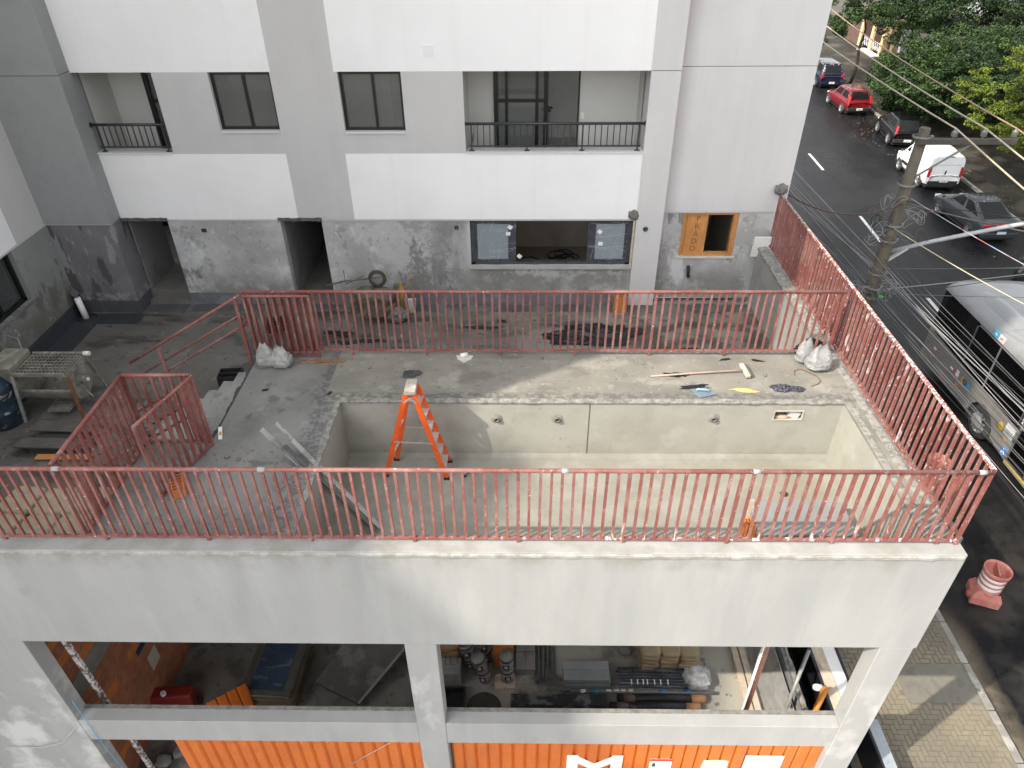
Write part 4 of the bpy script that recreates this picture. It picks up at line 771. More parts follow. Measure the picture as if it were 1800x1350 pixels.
# wheelbarrow tipped against wall
WBD = mat('brown_caked_barrow', (.105,.09,.07), .85, .3, 7, bump=(16,.5,.015), layers=[dict(c=(.20,.185,.155),s=6,lo=.56,hi=.64,a=.7), dict(c=(.05,.035,.025),s=4,lo=.56,hi=.64,seed=4,a=.7)])
wb = thing('wheelbarrow', 'mortar caked wheelbarrow tipped upside down against the wall', 'wheelbarrow', (-3.02,12.95,TZ))
def pan(u,v):
    a = 2*math.pi*u; k = .62+.38*v; return V(.42*k*math.copysign(abs(math.cos(a))**.6,math.cos(a)), -.16-.26*(1-v), .42+.36*k*math.copysign(abs(math.sin(a))**.6,math.sin(a)))
g = G().grid(pan,28,6); n0 = len(g.v); g.add([(0,-.42,.42)]+[tuple(pan(i/28,0)) for i in range(29)],[(0,i+1,i+2) for i in range(28)]); obj('pan', g, WBD, wb, solid=.006)
wh = obj('tyre', G().lathe([(.12,-.03),(.165,-.035),(.185,0),(.165,.035),(.12,.03)],24,Matrix.Translation((.10,-.18,.96)) @ Matrix.Rotation(R(85),4,'X'),cap=False), mat('dusty_tyre', (.055,.05,.043), .9, .25, 8), wb)
g = G(); M = Matrix.Translation((.10,-.18,.96)) @ Matrix.Rotation(R(85),4,'X'); g.lathe([(.10,-.012),(.125,-.02),(.125,.02),(.10,.012)],20,M,cap=False)
for i in range(10): a = i*math.pi/5; g.bar(M @ V(0,0,0), M @ V(.11*math.cos(a),.11*math.sin(a),0),.008)
obj('rim', g, DIRTY, wb)
for s in (-1,1):
    obj('handle', G().tube([(.15+.0*s,-.14,.90+.06*s),(-.55,-.22,.62+.30*s),(-.95,-.25,.55+.28*s)],.016,8), WBD, wb)
    obj('leg', G().tube([(-.25,-.40,.42+.2*s),(-.42,-.55,.42+.26*s),(-.42,-.55,.10+.26*s)],.012,6), WBD, wb)
obj('brace', G().tube([(-.6,-.03,1.06),(-.6,-.03,.75),(-.2,-.05,.95)],.011,6), WBD, wb)
t = thing('shovel', 'shovel leaning blade down on the terrace wall by the wheelbarrow', 'shovel', (-2.36,13.1,TZ)); obj('blade', G().grid(lambda u,v: V((u-.5)*.26*(1-.25*(1-v)**3), -.12+.12*v-.03*math.cos((u-.5)*3), .02+.32*v),6,6), mat('shovel_steel', (.34,.335,.32), .5, .15, 6, metal=.3), t, solid=.004); obj('handle', G().tube([(0,0,.30),(-.03,.22,.98)],.016,8), WOOD, t)
t = thing('rubble_bag', 'grey rubble sack slumped between wheelbarrow and shovel', 'sack', (-2.62,12.75,TZ)); obj('sack', G().ball((0,0,.12),.26,.18,.17,20,12,.5,4,seed=6), mat('grey_rubble_sack', (.14,.14,.14), .6, .3, 9, bump=(14,.6,.02)), t)
t = thing('ochre_rag', 'small ochre jug behind the wheelbarrow', 'jug', (-2.55,13.2,TZ)); obj('body', G().lathe([(.07,0),(.08,.05),(.08,.5),(.03,.6),(.03,.66)],14), mat('ochre_plastic', (.40,.22,.07), .6, .2, 6), t)
for x, y, rz, lb in ((-5.35,10.55,.1,'black plastic crate at the foot of the stair by the deck'),(-5.0,12.4,.3,'black crate on the terrace behind the back railing left end')):
    t = thing('plastic_crate', lb, 'crate', (x,y,TZ), rz, 'black crates on the terrace'); w, d_, h = .40,.30,.20
    obj('crate', G().box(-w/2,-d_/2,0,w/2,-d_/2+.015,h).box(-w/2,d_/2-.015,0,w/2,d_/2,h).box(-w/2,-d_/2,0,-w/2+.015,d_/2,h).box(w/2-.015,-d_/2,0,w/2,d_/2,h).box(-w/2,-.01,h-.03,w/2,.01,h), RUBBER, t)
t = thing('downpipe', 'black drain elbow with a white wrapped end in the far terrace corner', 'pipe', (-9.28,12.92,TZ))
obj('pipe', G().tube([(0,0,0),(0,-.01,.42),(.0,-.05,.55),(.06,-.12,.60)],.075,14), mat('glossy_black_pvc', (.02,.02,.024), .15, .1, 3), t); obj('white_sleeve', G().tube([(.07,-.12,.50),(.12,-.16,.02)],.062,12), CLEARW, t); obj('base_mortar', G().ball((.1,-.1,0),.2,.2,.05,12,6,.3,5), RUBBER, t)
# mixer
mx = thing('mortar_mixer', 'cement caked drum mixer with a steel grid on the terrace', 'mixer', (-8.0,9.78,TZ))
def drum(u,v):
    a = R(180+180*u); return V((v-.5)*.86, .31*math.cos(a), .60+.34*math.sin(a))
obj('trough', G().grid(drum,16,3), DIRTY, mx, solid=.008)
for s in (-1,1): obj('end_plate', G().prism([(.31*math.cos(R(180+15*i)), .34*math.sin(R(180+15*i))) for i in range(13)]+[(.31,.30),(-.31,.30)],.02,Matrix(((0,0,1,s*.44-.01),(1,0,0,0),(0,1,0,.60),(0,0,0,1)))), DIRTY, mx)
g = G(); 
for i in range(14): x = -.41+.82*i/13; g.box(x-.007,-.30,.905,x+.007,.30,.92)
for i in range(8): y = -.30+.60*i/7; g.box(-.42,y-.007,.922,.42,y+.007,.935)
obj('grid', g, DIRTY, mx); 
obj('rim', G().box(-.44,-.335,.88,.44,-.31,.94), DIRTY, mx); obj('rim', G().box(-.44,.31,.88,.44,.335,.94), DIRTY, mx)
for x, y, x2, y2, m_ in ((-.46,-.30,-.50,-.44,SACKW),(.47,-.30,.52,-.44,RUST),(.47,.30,.56,.40,DIRTY),(-.46,.30,-.5,.42,DIRTY)): obj('leg', G().bar((x,y,.86),(x2,y2,0),.05,.03), m_, mx)
obj('axle_hub', G().tube([(.44,0,.60),(.56,0,.60)],.06,12), DIRTY, mx); obj('hub_cap', G().tube([(.56,0,.60),(.58,0,.60)],.035,10), CLEARW, mx); obj('lever', G().tube([(.5,-.1,.5),(.72,-.25,.42)],.012,6), DIRTY, mx)
obj('white_cap', G().tube([(.46,.30,.93),(.56,.30,.93)],.04,10), CLEARW, mx)
obj('engine_cover', G().prism([(-.9,-.28),(-.47,-.28),(-.47,.34),(-.9,.34)],.34,Matrix.Translation((0,0,.68))), mat('caked_cover', (.20,.19,.155), .9, .25, 5, layers=[dict(c=(.30,.29,.25),s=5,lo=.5,hi=.6,a=.7)]), mx, bevel=.03)
obj('discharge_chute', G().box(-.15,-.30,.12,.22,-.05,.16), DIRTY, mx)
br = thing('water_barrel', 'open blue plastic drum caked with mortar beside the mixer', 'barrel', (-8.83,9.36,TZ))
obj('drum', G().lathe([(.27,0),(.30,.03),(.305,.28),(.315,.30),(.305,.32),(.30,.60),(.31,.62),(.29,.75),(.22,.82),(.21,.86),(.195,.86),(.20,.80),(.26,.72),(.27,.2),(0,.2)],28,cap=False), mat('blue_drum', (.013,.030,.052), .5, .25, 4, layers=[dict(c=(.40,.39,.35),s=4,st=(1,1,3.5),lo=.58,hi=.62,a=.85), dict(c=(.05,.075,.10),s=3,lo=.5,hi=.65,seed=3,a=.6)]), br)
obj('water', G().lathe([(0,.5),(.265,.5)],20,cap=False), INK, br)
DBD = mat('dark_wet_board', (.095,.09,.08), .7, .25, 3, layers=[dict(c=(.16,.155,.14),s=4,st=(1,8,8),lo=.5,hi=.65,a=.6)])
for i, (x, y, z, rz, l, w, lb, m_) in enumerate(((-7.55,9.02,TZ+.16,-.03,1.15,.26,'wide grey board laid on the stack in front of the mixer',DBD),(-7.6,8.66,TZ+.10,-.02,1.25,.24,'grey board nearest the guard rail in front of the mixer',DBD),(-7.35,8.42,TZ+.02,0,.9,.12,'bright orange formwork plank under the grey boards',PLY))):
    t = thing('board', lb, 'board', (x,y,z), rz, 'boards stacked before the mixer'); obj('plank', G().box(-l/2,-w/2,0,l/2,w/2,.03), m_, t, bevel=.004)
t = thing('trestle_block', 'dark timber bearer under the stacked boards', 'block', (-7.6,8.85,TZ)); obj('block', G().box(-.4,-.28,0,.4,.10,.10), mat('dark_block', (.06,.055,.05), .9, .2, 5), t)
t = thing('old_hose', 'thin dark hose on the terrace at the barrel foot', 'hose', (0,0,0)); obj('hose', G().tube([(-9.5,8.6,TZ+.02),(-9.0,8.95,TZ+.02),(-8.75,9.25,TZ+.02)],.018,6), WOOD, t)
t = thing('bent_rod', 'thin bent steel rod standing by the left wing wall', 'rod', (0,0,0)); obj('rod', G().tube([(-9.4,10.55,-.75),(-9.25,10.7,-.35),(-9.0,10.6,-.35),(-8.75,10.25,-.7),(-8.6,10.1,-1.2)],.008,5), STEEL, t)
t = thing('cement_heap', 'pale cement heap by the wing wall behind the barrel', 'heap', (-9.2,10.2,TZ)); obj('heap', G().ball((0,0,.2),.35,.35,.45,18,12,.3,3,seed=8), mat('pale_cement_powder', (.32,.33,.33), .95, .1, 4), t)
# sacks on a pallet below the front-left railing
pal = thing('pallet', 'wooden pallet under yellowish sacks below the front railing', 'pallet', (-6.55,6.75,TZ))
for i in range(5): obj('slat', G().box(-.75,-.55+.24*i,.10,.75,-.40+.24*i,.13), WOODL, pal)
for i in range(3): obj('bearer', G().box(-.7+.62*i,-.55,0,-.58+.62*i,.56,.10), WOODL, pal)
SACKY = mat('buff_plaster_sack', (.37,.33,.235), .7, .15, 5, bump=(12,.5,.02))
k = 0
for l in range(3):
    for i in range(3):
        for j in range(2):
            k += 1
            t = thing('cement_sack', ('buff sack in the top layer on the pallet, %s column, %s row' % (('left','middle','right')[i],('near','far')[j])) if l == 2 else 'buff sack lower in the pallet pile seen through the front railing', 'sack', (-7.05+.5*i+random.uniform(-.03,.03),6.52+.5*j+random.uniform(-.03,.03),TZ+.13+.13*l), random.uniform(-.1,.1), 'buff sacks on the pallet')
            if k == 1: sme = G().ball((0,0,.065),.25,.26,.075,16,10,.12,4,.45).mesh('sack'); sme.materials.append(SACKY)
            obj('sack', sme, SACKY, t)
crumple('debris_sheet','torn dark plastic on the terrace under the guard rail','plastic sheet',(-5.9,8.9,TZ),.4,.3,.06,BLACK,61,24,.4,.6,3)
t = thing('paper_cup_litter','white and yellow litter at the foot of the stair gate','litter',(-4.21,7.55,0)); obj('wrapper', G().cbox((0,0,.03),.05,.22,.02,.3,.2), CLEARW, t); obj('stripe', G().cbox((.01,-.02,.043),.03,.06,.006,.3,.2), mat('orange_stripe', (.6,.3,.03), .6, .05, 4), t)
# small chips scattered on the deck and terrace
g = G(); random.seed(5)
for i in range(420):
    x, y, z = random.choice(((random.uniform(-4.2,4.8),random.uniform(8.5,9.5),0),(random.uniform(-5,-2.8),random.uniform(5.9,7.3),0),(random.uniform(-8.5,4.5),random.uniform(9.9,13),TZ)))
    s = random.uniform(.003,.013)+(.02 if random.random() < .03 else 0); g.ball((x,y,z+s*.5),s*random.uniform(.8,1.8),s,s*.7,5,4)
tag(obj('mortar_chips', g, mat('mortar_chip', (.17,.163,.15), .95, .4, 40)), 'small mortar chips scattered over deck and terrace', 'debris', kind='stuff')

rnd = random.Random(77)
for i, (x, y, sx, sy) in enumerate(((-4.4,11.6,.22,.08),(-3.7,12.2,.30,.10),(-2.3,11.5,.25,.14),(-1.4,11.0,.16,.06),(.1,11.3,.20,.06),(-.4,12.7,.14,.05),(3.2,11.6,.22,.12),(3.7,10.6,.18,.10))):
    crumple('rubbish_scrap',('torn dark scrap left of the wheelbarrow','long dark scrap under the wheelbarrow','dark scrap in front of the rubble sack','small dark scrap behind the white pan','thin dark scrap left of the tarpaulin','little dark scrap by the far terrace wall','dark scrap right of the tarpaulin','dark scrap near the flank wall')[i],'plastic sheet',(x,y,TZ+.004),sx,sy,.05,BLACK,80+i,20,rnd.uniform(-.4,.4),.8,4)
# ================================================================== STOREY UNDER THE POOL
IF = -6.70
# hollow-block party wall at the left, block by block
hw = thing('block_wall', 'unplastered orange hollow block wall at the left of the open storey', 'wall', (-6.9,5.75,IF))
me_b = G().box(-.07,-.193,-.093,.0,.193,.093).mesh('brick'); me_b.materials.append(BRICK)
me_b2 = me_b.copy(); me_b2.materials.clear(); me_b2.materials.append(mat('dull_clay_block', (.30,.115,.06), .9, .2, 6))
me_b3 = me_b.copy(); me_b3.materials.clear(); me_b3.materials.append(BRICKO)
obj('mortar_bed', G().box(-.12,.0,0,-.006,6.4,4.85), mat('block_mortar', (.24,.21,.18), .95, .2, 5), hw)
MORT = mat('mortar_smear', (.20,.195,.165), .95, .2, 3)
for r in range(25):
    for k in range(9):
        y = .2+.4*k+(.2 if r%2 else 0); z = .1+.2*r
        if 13 <= r <= 14 and k < 9: continue
        if r in (8,) and k == 4: continue
        o = obj('brick', random.choice((me_b,me_b,me_b,me_b2,me_b2,me_b,me_b2,me_b3)), BRICK, hw); o.location = (random.uniform(-.004,.004),y,z)
obj('mortar_band', G().box(-.05,0,2.605,.004,4.0,2.995), MORT, hw)
obj('block_hole', G().box(-.1,1.6,1.62,-.004,1.98,1.78), INK, hw)
obj('pasted_notice', G().box(.006,1.75,.95,.009,2.05,1.35), mat('yellowed_paper', (.45,.42,.36), .8, .08, 4), hw)
t = thing('steel_prop', 'white splashed steel prop at the left end of the opening', 'prop', (-6.40,5.95,IF)); obj('pole', G().bar((0,0,0),(-.12,-.02,4.90),.075,.05), mat('splashed_prop', (.16,.12,.11), .6, .2, 5, layers=[dict(c=(.70,.68,.66),s=16,lo=.46,hi=.52,a=.9)]), t); obj('base_plate', G().box(-.08,-.08,0,.08,.08,.01), RUST, t)
t = thing('steel_prop', 'rusty brown steel channel standing at the right part of the opening', 'prop', (3.50,6.0,IF)); obj('pole', G().bar((0,0,0),(-.03,0,4.90),.10,.05), mat('brown_channel', (.17,.075,.055), .55, .2, 6, layers=[dict(c=(.55,.50,.47),s=22,lo=.63,hi=.66,a=.8)]), t); obj('flange', G().bar((-.052,-.028,0),(-.082,-.028,4.90),.012,.06), CLEARW, t)
# orange hoarding sheets behind the columns
HO = mat('orange_hoarding_sheet', (.56,.135,.016), .5, .09, 2, bump=(6,.25,.01), layers=[dict(c=(.36,.10,.03),s=2.2,st=(1,1,.35),lo=.58,hi=.66,seed=9,a=.5), dict(c=(.62,.38,.25),s=30,st=(1,1,.3),lo=.66,hi=.70,seed=12,a=.7), dict(c=(.72,.48,.32),s=12,lo=.70,hi=.73,seed=2,a=.8), dict(c=(.50,.11,.012),s=1.5,st=(6,1,.6),lo=.5,hi=.7,a=.5)])
def hoarding(x0, x1, label):
    t = thing('hoarding', label, 'hoarding', (x0,5.60,-6.95), 0, 'orange site hoardings'); n = int((x1-x0)/.19); w = (x1-x0)/n
    gme = G().add([(0,0,0),(w*.18,-.035,0),(w*.82,-.035,0),(w*.995,0,0),(0,0,2.62),(w*.18,-.035,2.62),(w*.82,-.035,2.62),(w*.995,0,2.62),
                   (0,.008,0),(w*.995,.008,0),(0,.008,2.62),(w*.995,.008,2.62)],[(0,1,5,4),(1,2,6,5),(2,3,7,6),(8,10,11,9),(4,5,6,7,11,10)]).mesh('corrugation'); gme.materials.append(HO)
    for i in range(n): o = obj('corrugation', gme, HO, t); o.location = (i*w,random.uniform(-.003,.003),random.uniform(-.01,.01))
    return t
h1 = hoarding(-5.40,-1.50,'orange corrugated hoarding left of the middle column')
h2 = hoarding(-1.08,4.66,'orange corrugated hoarding right of the middle column with notices')
obj('loose_cord', G().tube([(3.55,-.045,2.62),(2.7,-.05,1.8)],.006,5), WOODL, h1)
def flat(par, name, pts, m, y=-.039, th=.003):
    g = G(); n = len(pts); g.add([(a,y,b) for a,b in pts]+[(a,y+th,b) for a,b in pts],[tuple(range(n)),tuple(range(n,2*n))[::-1]]+[(i,n+i,n+(i+1)%n,(i+1)%n) for i in range(n)]); return obj(name, g, m, par)
ox = 1.08; oz = 6.95
LT = mat('white_letter_paint', (.80,.79,.76), .6, .03, 4)
for pts in ([(.72,-5.5),(.90,-5.5),(.90,-4.84),(.72,-4.84)],[(1.42,-5.5),(1.60,-5.5),(1.60,-4.84),(1.42,-4.84)],[(.90,-4.88),(1.16,-5.10),(1.16,-5.32),(.90,-5.10)],[(1.16,-5.10),(1.42,-4.88),(1.42,-5.10),(1.16,-5.32)]):
    flat(h2, 'painted_letter_m', [(a+ox,b+oz) for a,b in pts], LT)
flat(h2, 'warning_sign', [(a+ox,b+oz) for a,b in ((2.03,-5.22),(2.38,-5.22),(2.38,-4.93),(2.03,-4.93))], CLEARW)
flat(h2, 'sign_red_band', [(a+ox,b+oz) for a,b in ((2.03,-5.0),(2.38,-5.0),(2.38,-4.93),(2.03,-4.93))], REDINK, -.042)
flat(h2, 'sign_pictogram', [(a+ox,b+oz) for a,b in ((2.07,-5.17),(2.13,-5.17),(2.12,-5.06),(2.08,-5.06))], INK, -.042)
for k in range(3): flat(h2, 'sign_line', [(a+ox,b+oz) for a,b in ((2.18,-5.07-.04*k),(2.34,-5.07-.04*k),(2.34,-5.055-.04*k),(2.18,-5.055-.04*k))], mat('grey_print', (.3,.3,.32), .6, 0), -.042)
flat(h2, 'paper_notice', [(a+ox,b+oz) for a,b in ((2.83,-5.45),(3.27,-5.45),(3.26,-4.98),(3.16,-4.95),(2.87,-4.96))], mat('cream_paper', (.75,.68,.48), .7, .05, 5))
flat(h2, 'large_notice', [(a+ox,b+oz) for a,b in ((3.50,-5.7),(4.10,-5.7),(4.10,-4.80),(3.50,-4.80))], mat('lilac_white_board', (.74,.72,.72), .6, .02, 3))
GP = mat('grey_print', (.3,.3,.32)); PP = mat('pink_print', (.62,.36,.34), .6, 0)
for k, m_ in enumerate((GP,PP,PP,PP,PP,PP)):
    z = -4.90-.085*k; flat(h2, 'notice_line', [(a+ox,b+oz) for a,b in ((3.64 if k==0 else 3.56,z),(3.98 if k==0 else 4.04,z),(3.98 if k==0 else 4.04,z+.02),(3.64 if k==0 else 3.56,z+.02))], m_, -.042)
t = thing('hoarding_sheet', 'loose orange corrugated sheet leaning inside beside the glass stack', 'metal sheet', (-5.40,6.95,IF+.35), R(35))
for i in range(5): obj('corrugation', G().add([(-.45+.18*i,0,0),(-.42+.18*i,-.03,0),(-.30+.18*i,-.03,0),(-.271+.18*i,0,0),(-.45+.18*i,.1,.62),(-.42+.18*i,.07,.62),(-.30+.18*i,.07,.62),(-.271+.18*i,.1,.62)],[(0,1,5,4),(1,2,6,5),(2,3,7,6)]), HO, t)
# red plastic bin
t = thing('water_filled_barrier', 'red plastic water barrier half hidden beside the block wall', 'barrier', (-6.78,7.25,IF-.1), .1)
obj('body', G().prism([(-.28,0),(.28,0),(.24,.12),(.12,.75),(-.12,.75),(-.24,.12)],.9,Matrix(((0,0,1,-.3),(1,0,0,0),(0,1,0,0),(0,0,0,1)))), mat('red_barrier_plastic', (.20,.018,.014), .45, .15, 4), t, bevel=.05, seg=3)
obj('hole', G().tube([(-.31,0,.4),(.62,0,.4)],.07,12), INK, t); obj('cap', G().tube([(.1,-.05,.74),(.1,-.05,.80)],.05,10), CLEARW, t)
# glass crate stack on cardboard
t = thing('window_crate', 'dark blue glazed window lying on a pile of packing cardboard', 'window', (-4.78,7.9,IF), R(-3))
CARD = mat('damp_cardboard', (.14,.11,.072), .9, .2, 5, bump=(20,.6,.02))
for i in range(9): obj('cardboard_sheet', G().cbox((random.uniform(-.05,.05),random.uniform(-.05,.05),.03+.055*i),.95+random.uniform(-.06,.06),1.35+random.uniform(-.06,.06),.045,random.uniform(-.03,.03)), CARD, t)
obj('frame', G().box(-.48,-.68,.53,.48,.68,.60), mat('wrapped_window_frame', (.10,.095,.08), .5, .2, 6, bump=(12,.5,.02)), t, bevel=.01); obj('pane', G().box(-.32,-.56,.602,.32,.62,.612), mat('blue_film_glass', (.05,.075,.115), .25, .25, 2, layers=[dict(c=(.16,.20,.26),s=3,st=(1,3,1),lo=.55,hi=.62,a=.7)]), t)
t = thing('tyre', 'old tyre lying between hoarding sheet and cardboard pile', 'tyre', (-5.05,7.15,IF+.1)); obj('tyre', G().lathe([(.16,-.06),(.25,-.07),(.28,0),(.25,.07),(.16,.06)],22,cap=False), RUBBER, t)
# precast slabs leaning
t = thing('concrete_slab', 'grey precast slab lying tilted beside the middle column', 'slab', (0,0,0))
obj('slab', G().add([(-4.05,7.75,IF+.15),(-3.10,7.30,IF+.15),(-2.05,8.45,IF+.75),(-3.25,8.75,IF+.75),(-4.05,7.75,IF+.22),(-3.10,7.30,IF+.22),(-2.05,8.45,IF+.83),(-3.25,8.75,IF+.83)],[(0,3,2,1),(4,5,6,7),(0,1,5,4),(1,2,6,5),(2,3,7,6),(3,0,4,7)]), mat('dark_precast', (.10,.10,.095), .85, .25, 2, layers=[dict(c=(.20,.195,.185),s=2.5,lo=.5,hi=.6,a=.7)]), t, bevel=.01)
obj('edge_strip', G().bar((-3.10,7.30,IF+.235),(-2.05,8.45,IF+.845),.05,.02), CONC, t)
# rubble near the party wall
for i, (x, y, s) in enumerate(((-6.45,6.25,.14),(-6.3,6.0,.12),(-6.25,6.45,.11),(-6.5,5.95,.10))):
    t = thing('rubble_lump', 'grey broken concrete lumps below the block wall', 'rubble', (x,y,IF+s*.5), i, 'concrete lumps by the block wall'); obj('lump', G().ball((0,0,0),s,s*.8,s*.7,8,6,.5,2,.5,seed=i), CONC, t)
# paint buckets
PB = mat('white_bucket', (.66,.66,.68), .5, .06, 6, layers=[dict(c=(.30,.29,.28),s=9,lo=.55,hi=.65,a=.5)])
LIDM = mat('dusty_bucket_lid', (.22,.215,.20), .8, .25, 8); BANDM = mat('dark_bucket_rim', (.05,.05,.06), .5, .1, 6); LBL = mat('dark_bucket_label', (.05,.045,.07), .6, .1, 8)
bk = [G().lathe([(.125,0),(.145,.34),(.15,.345)],22).mesh('body'), G().lathe([(.0,.362),(.135,.362),(.135,.35)],22,cap=False).mesh('lid'), G().lathe([(.150,.315),(.154,.32),(.154,.35),(.138,.365)],22,cap=False).mesh('rim')]
def wrap(z0,z1,a0,a1,r):
    return G().grid(lambda u,v: V((r+.0+.02*(z0+(z1-z0)*v)/.34)*math.cos(a0+(a1-a0)*u),(r+.02*(z0+(z1-z0)*v)/.34)*math.sin(a0+(a1-a0)*u),z0+(z1-z0)*v),10,1)
lb_ = [wrap(.10,.24,R(-125),R(-70),.127).mesh('label'), wrap(.13,.21,R(-112),R(-84),.1285).mesh('label_mark'), wrap(.06,.075,R(-125),R(-60),.1275).mesh('label_line')]
for me_, m_ in zip(bk+lb_,(PB,LIDM,BANDM,LBL,PB,LBL)): me_.materials.append(m_)
def bucket(x, y, z, rz, tilt, label):
    t = thing('paint_bucket', label, 'bucket', (x,y,z), 0, 'stacked paint buckets'); t.rotation_euler = (tilt[0],tilt[1],rz)
    for me_, n_ in zip(bk+lb_,('body','lid','rim','label','label_mark','label_line')): obj(n_, me_, PB, t)
bucket(-.28,7.95,IF+.08,.3,(0,0),'lower white bucket of the upright pair on the timber block'); bucket(-.29,7.97,IF+.45,.1,(.02,0),'upper white bucket of the upright pair beside the bricks')
bucket(-.72,7.98,IF,.0,(0,-.15),'lower bucket of the leaning front stack'); bucket(-.79,7.99,IF+.37,.2,(0,-.17),'upper bucket of the leaning front stack')
bucket(-1.02,8.28,IF,.1,(0,-.10),'bottom bucket of the stack against the bag pile'); bucket(-1.07,8.29,IF+.37,.2,(0,-.12),'middle bucket of the stack against the bag pile'); bucket(-1.12,8.30,IF+.74,.1,(0,-.12),'open topped bucket highest on the leftmost stack')
bucket(-.72,8.42,IF,.4,(0,-.08),'bottom bucket of the rear stack by the brick pile'); bucket(-.77,8.43,IF+.37,.5,(0,-.1),'middle bucket of the rear stack by the brick pile'); bucket(-.82,8.44,IF+.74,.3,(0,-.1),'top bucket of the rear stack by the brick pile')
t = thing('timber_block', 'short timber form under the upright pair of buckets', 'block', (-.32,7.88,IF)); obj('frame', G().box(-.2,-.15,0,.2,-.12,.08).box(-.2,.12,0,.2,.15,.08).box(-.2,-.12,0,-.17,.12,.08).box(.17,-.12,0,.2,.12,.08).box(-.17,-.12,0,.17,.12,.03), WOODL, t)
t0 = thing('brick_stack', 'stack of orange hollow bricks behind the upright buckets', 'bricks', (-.35,8.42,IF))
for k in range(6):
    for j in range(2): 
        o = obj('brick', me_b3, BRICKO, t0); o.location = (-.0+.0,-.0+.01*k,.1+.19*k); o.rotation_euler = (0,0,R(90)); o.location.y = -.10+.10*j; o.scale = (1.4,1,1)
t = thing('perforated_brick', 'perforated brick crowning the orange brick stack', 'brick', (-.42,8.36,IF+1.16), -.15); obj('body', G().box(-.22,-.10,0,.22,.10,.14), BRICKO, t)
for k in range(5): obj('hole', G().box(-.19+.078*k,-.102,.03,-.13+.078*k,-.0995,.11), INK, t)
# left of buckets: paper bags, plaster block, black trough
t = thing('paper_bag_pile', 'brown paper bags piled behind the middle column', 'sacks', (-1.50,8.35,IF)); 
for k in range(4): obj('bag', G().ball((0,0,.12+.2*k),.28,.22,.13,16,10,.15,4,.5,seed=k), mat('brown_kraft', (.27,.175,.095), .8, .2, 4), t)
t = thing('plaster_block', 'grey moulded block with two sockets beside the column', 'block', (-1.38,7.95,IF)); obj('block', G().box(-.2,-.18,0,.2,.18,.5), CONC, t, bevel=.03, seg=2); obj('socket', G().tube([(-.06,.0,.505),(-.06,.15,.505)],.05,8), CONC, t); obj('socket', G().tube([(.08,.0,.505),(.08,.15,.505)],.05,8), CONC, t)
t = thing('mixing_trough', 'black mortar trough on the floor beside the column', 'trough', (-1.32,7.45,IF)); obj('tray', G().box(-.24,-.24,0,.24,.24,.02).box(-.24,-.24,.02,-.20,.24,.22).box(.20,-.24,.02,.24,.24,.22).box(-.20,.20,.02,.20,.24,.22).box(-.20,-.24,.02,.20,-.20,.22), RUBBER, t, bevel=.012)
o = obj('wet_patch', G().lathe([(0,.004),(.33,.004),(.345,.002)],28,Matrix.Translation((-.72,7.35,IF)),cap=False), mat('damp_mortar_ring', (.05,.045,.035), .6, .2, 5)); tag(o, 'round damp mortar patch on the floor below the buckets', 'stain')
# steel angle bundle, cut pipes
ANG = mat('grey_angle_steel', (.20,.205,.205), .5, .2, 5, metal=.4)
t = thing('angle_bundle', 'bundle of grey steel angles laid towards the back', 'steel bars', (0,0,0))
for i in range(13): x = .28+.033*i+random.uniform(-.01,.01); y = 7.98+random.uniform(-.1,.25); obj('bar', G().bar((x,y,IF+.04+.03*(i%3)),(x+.02,9.9,IF+.06+.03*(i%3)),.03,.022), ANG, t)
t = thing('cut_tile_stack', 'stack of grey concrete tiles left of the steel angles', 'tiles', (.08,8.45,IF))
tm = G().box(-.095,-.19,0,.095,.19,.05).mesh('tile'); tm.materials.append(CONC)
for i in range(2):
    for j in range(2):
        for k in range(4): o = obj('tile', tm, CONC, t); o.location = (-.10+.2*i+random.uniform(-.008,.008),-.2+.4*j,.052*k)
# cement bags
t0 = thing('cement_bag_pallet', 'wooden pallet under shrink wrapped cement bags', 'pallet', (2.93,8.62,IF)); 
for i in range(5): obj('slat', G().box(-.55,-.45+.2*i,.08,.55,-.31+.2*i,.1), WOODL, t0)
obj('bearer', G().box(-.55,-.45,0,-.45,.49,.08), WOODL, t0); obj('bearer', G().box(.45,-.45,0,.55,.49,.08), WOODL, t0)
bgm = [G().ball((0,0,.065),.20,.28,.07,18,10,.10,4,.4,seed=s).mesh('bag') for s in (1,2,3)]
for me_ in bgm: me_.materials.append(KRAFT)
for l in range(5):
    for i in range(3):
        for j in range(2):
            top = l == 4
            nm = ('left','middle','right')[i]+(' front',' rear')[j] if top else ''
            t = thing('cement_bag', ('%s bag in the top layer of the wrapped cement pallet' % nm) if top else 'brown cement bag lower in the wrapped pallet', 'bag', (2.55+.38*i+random.uniform(-.015,.015),8.36+.52*j,IF+.10+.115*l), random.uniform(-.05,.05), 'cement bags on the inner pallet')
            obj('bag', bgm[(i+j+l)%3], KRAFT, t)
t = thing('rubble_lump', 'pale broken lump on the floor left of the cement bags', 'rubble', (2.12,8.6,IF+.05)); obj('lump', G().ball((0,0,.02),.14,.11,.09,10,7,.5,3,.6,seed=9), CONC, t)
t = thing('glass_block_stack', 'stack of light grey plasterboard strips in front of the cement bags', 'boards', (1.28,7.88,IF))
for k in range(7): obj('strip', G().cbox((random.uniform(-.015,.015),random.uniform(-.01,.01),.03+.055*k),.88,.30,.05), mat('bluish_board', (.25,.275,.28), .6, .12, 3), t)
obj('top_strip', G().cbox((-.02,.16,.37),.90,.16,.10,0,.25), mat('bluish_board', (.25,.275,.28)), t)
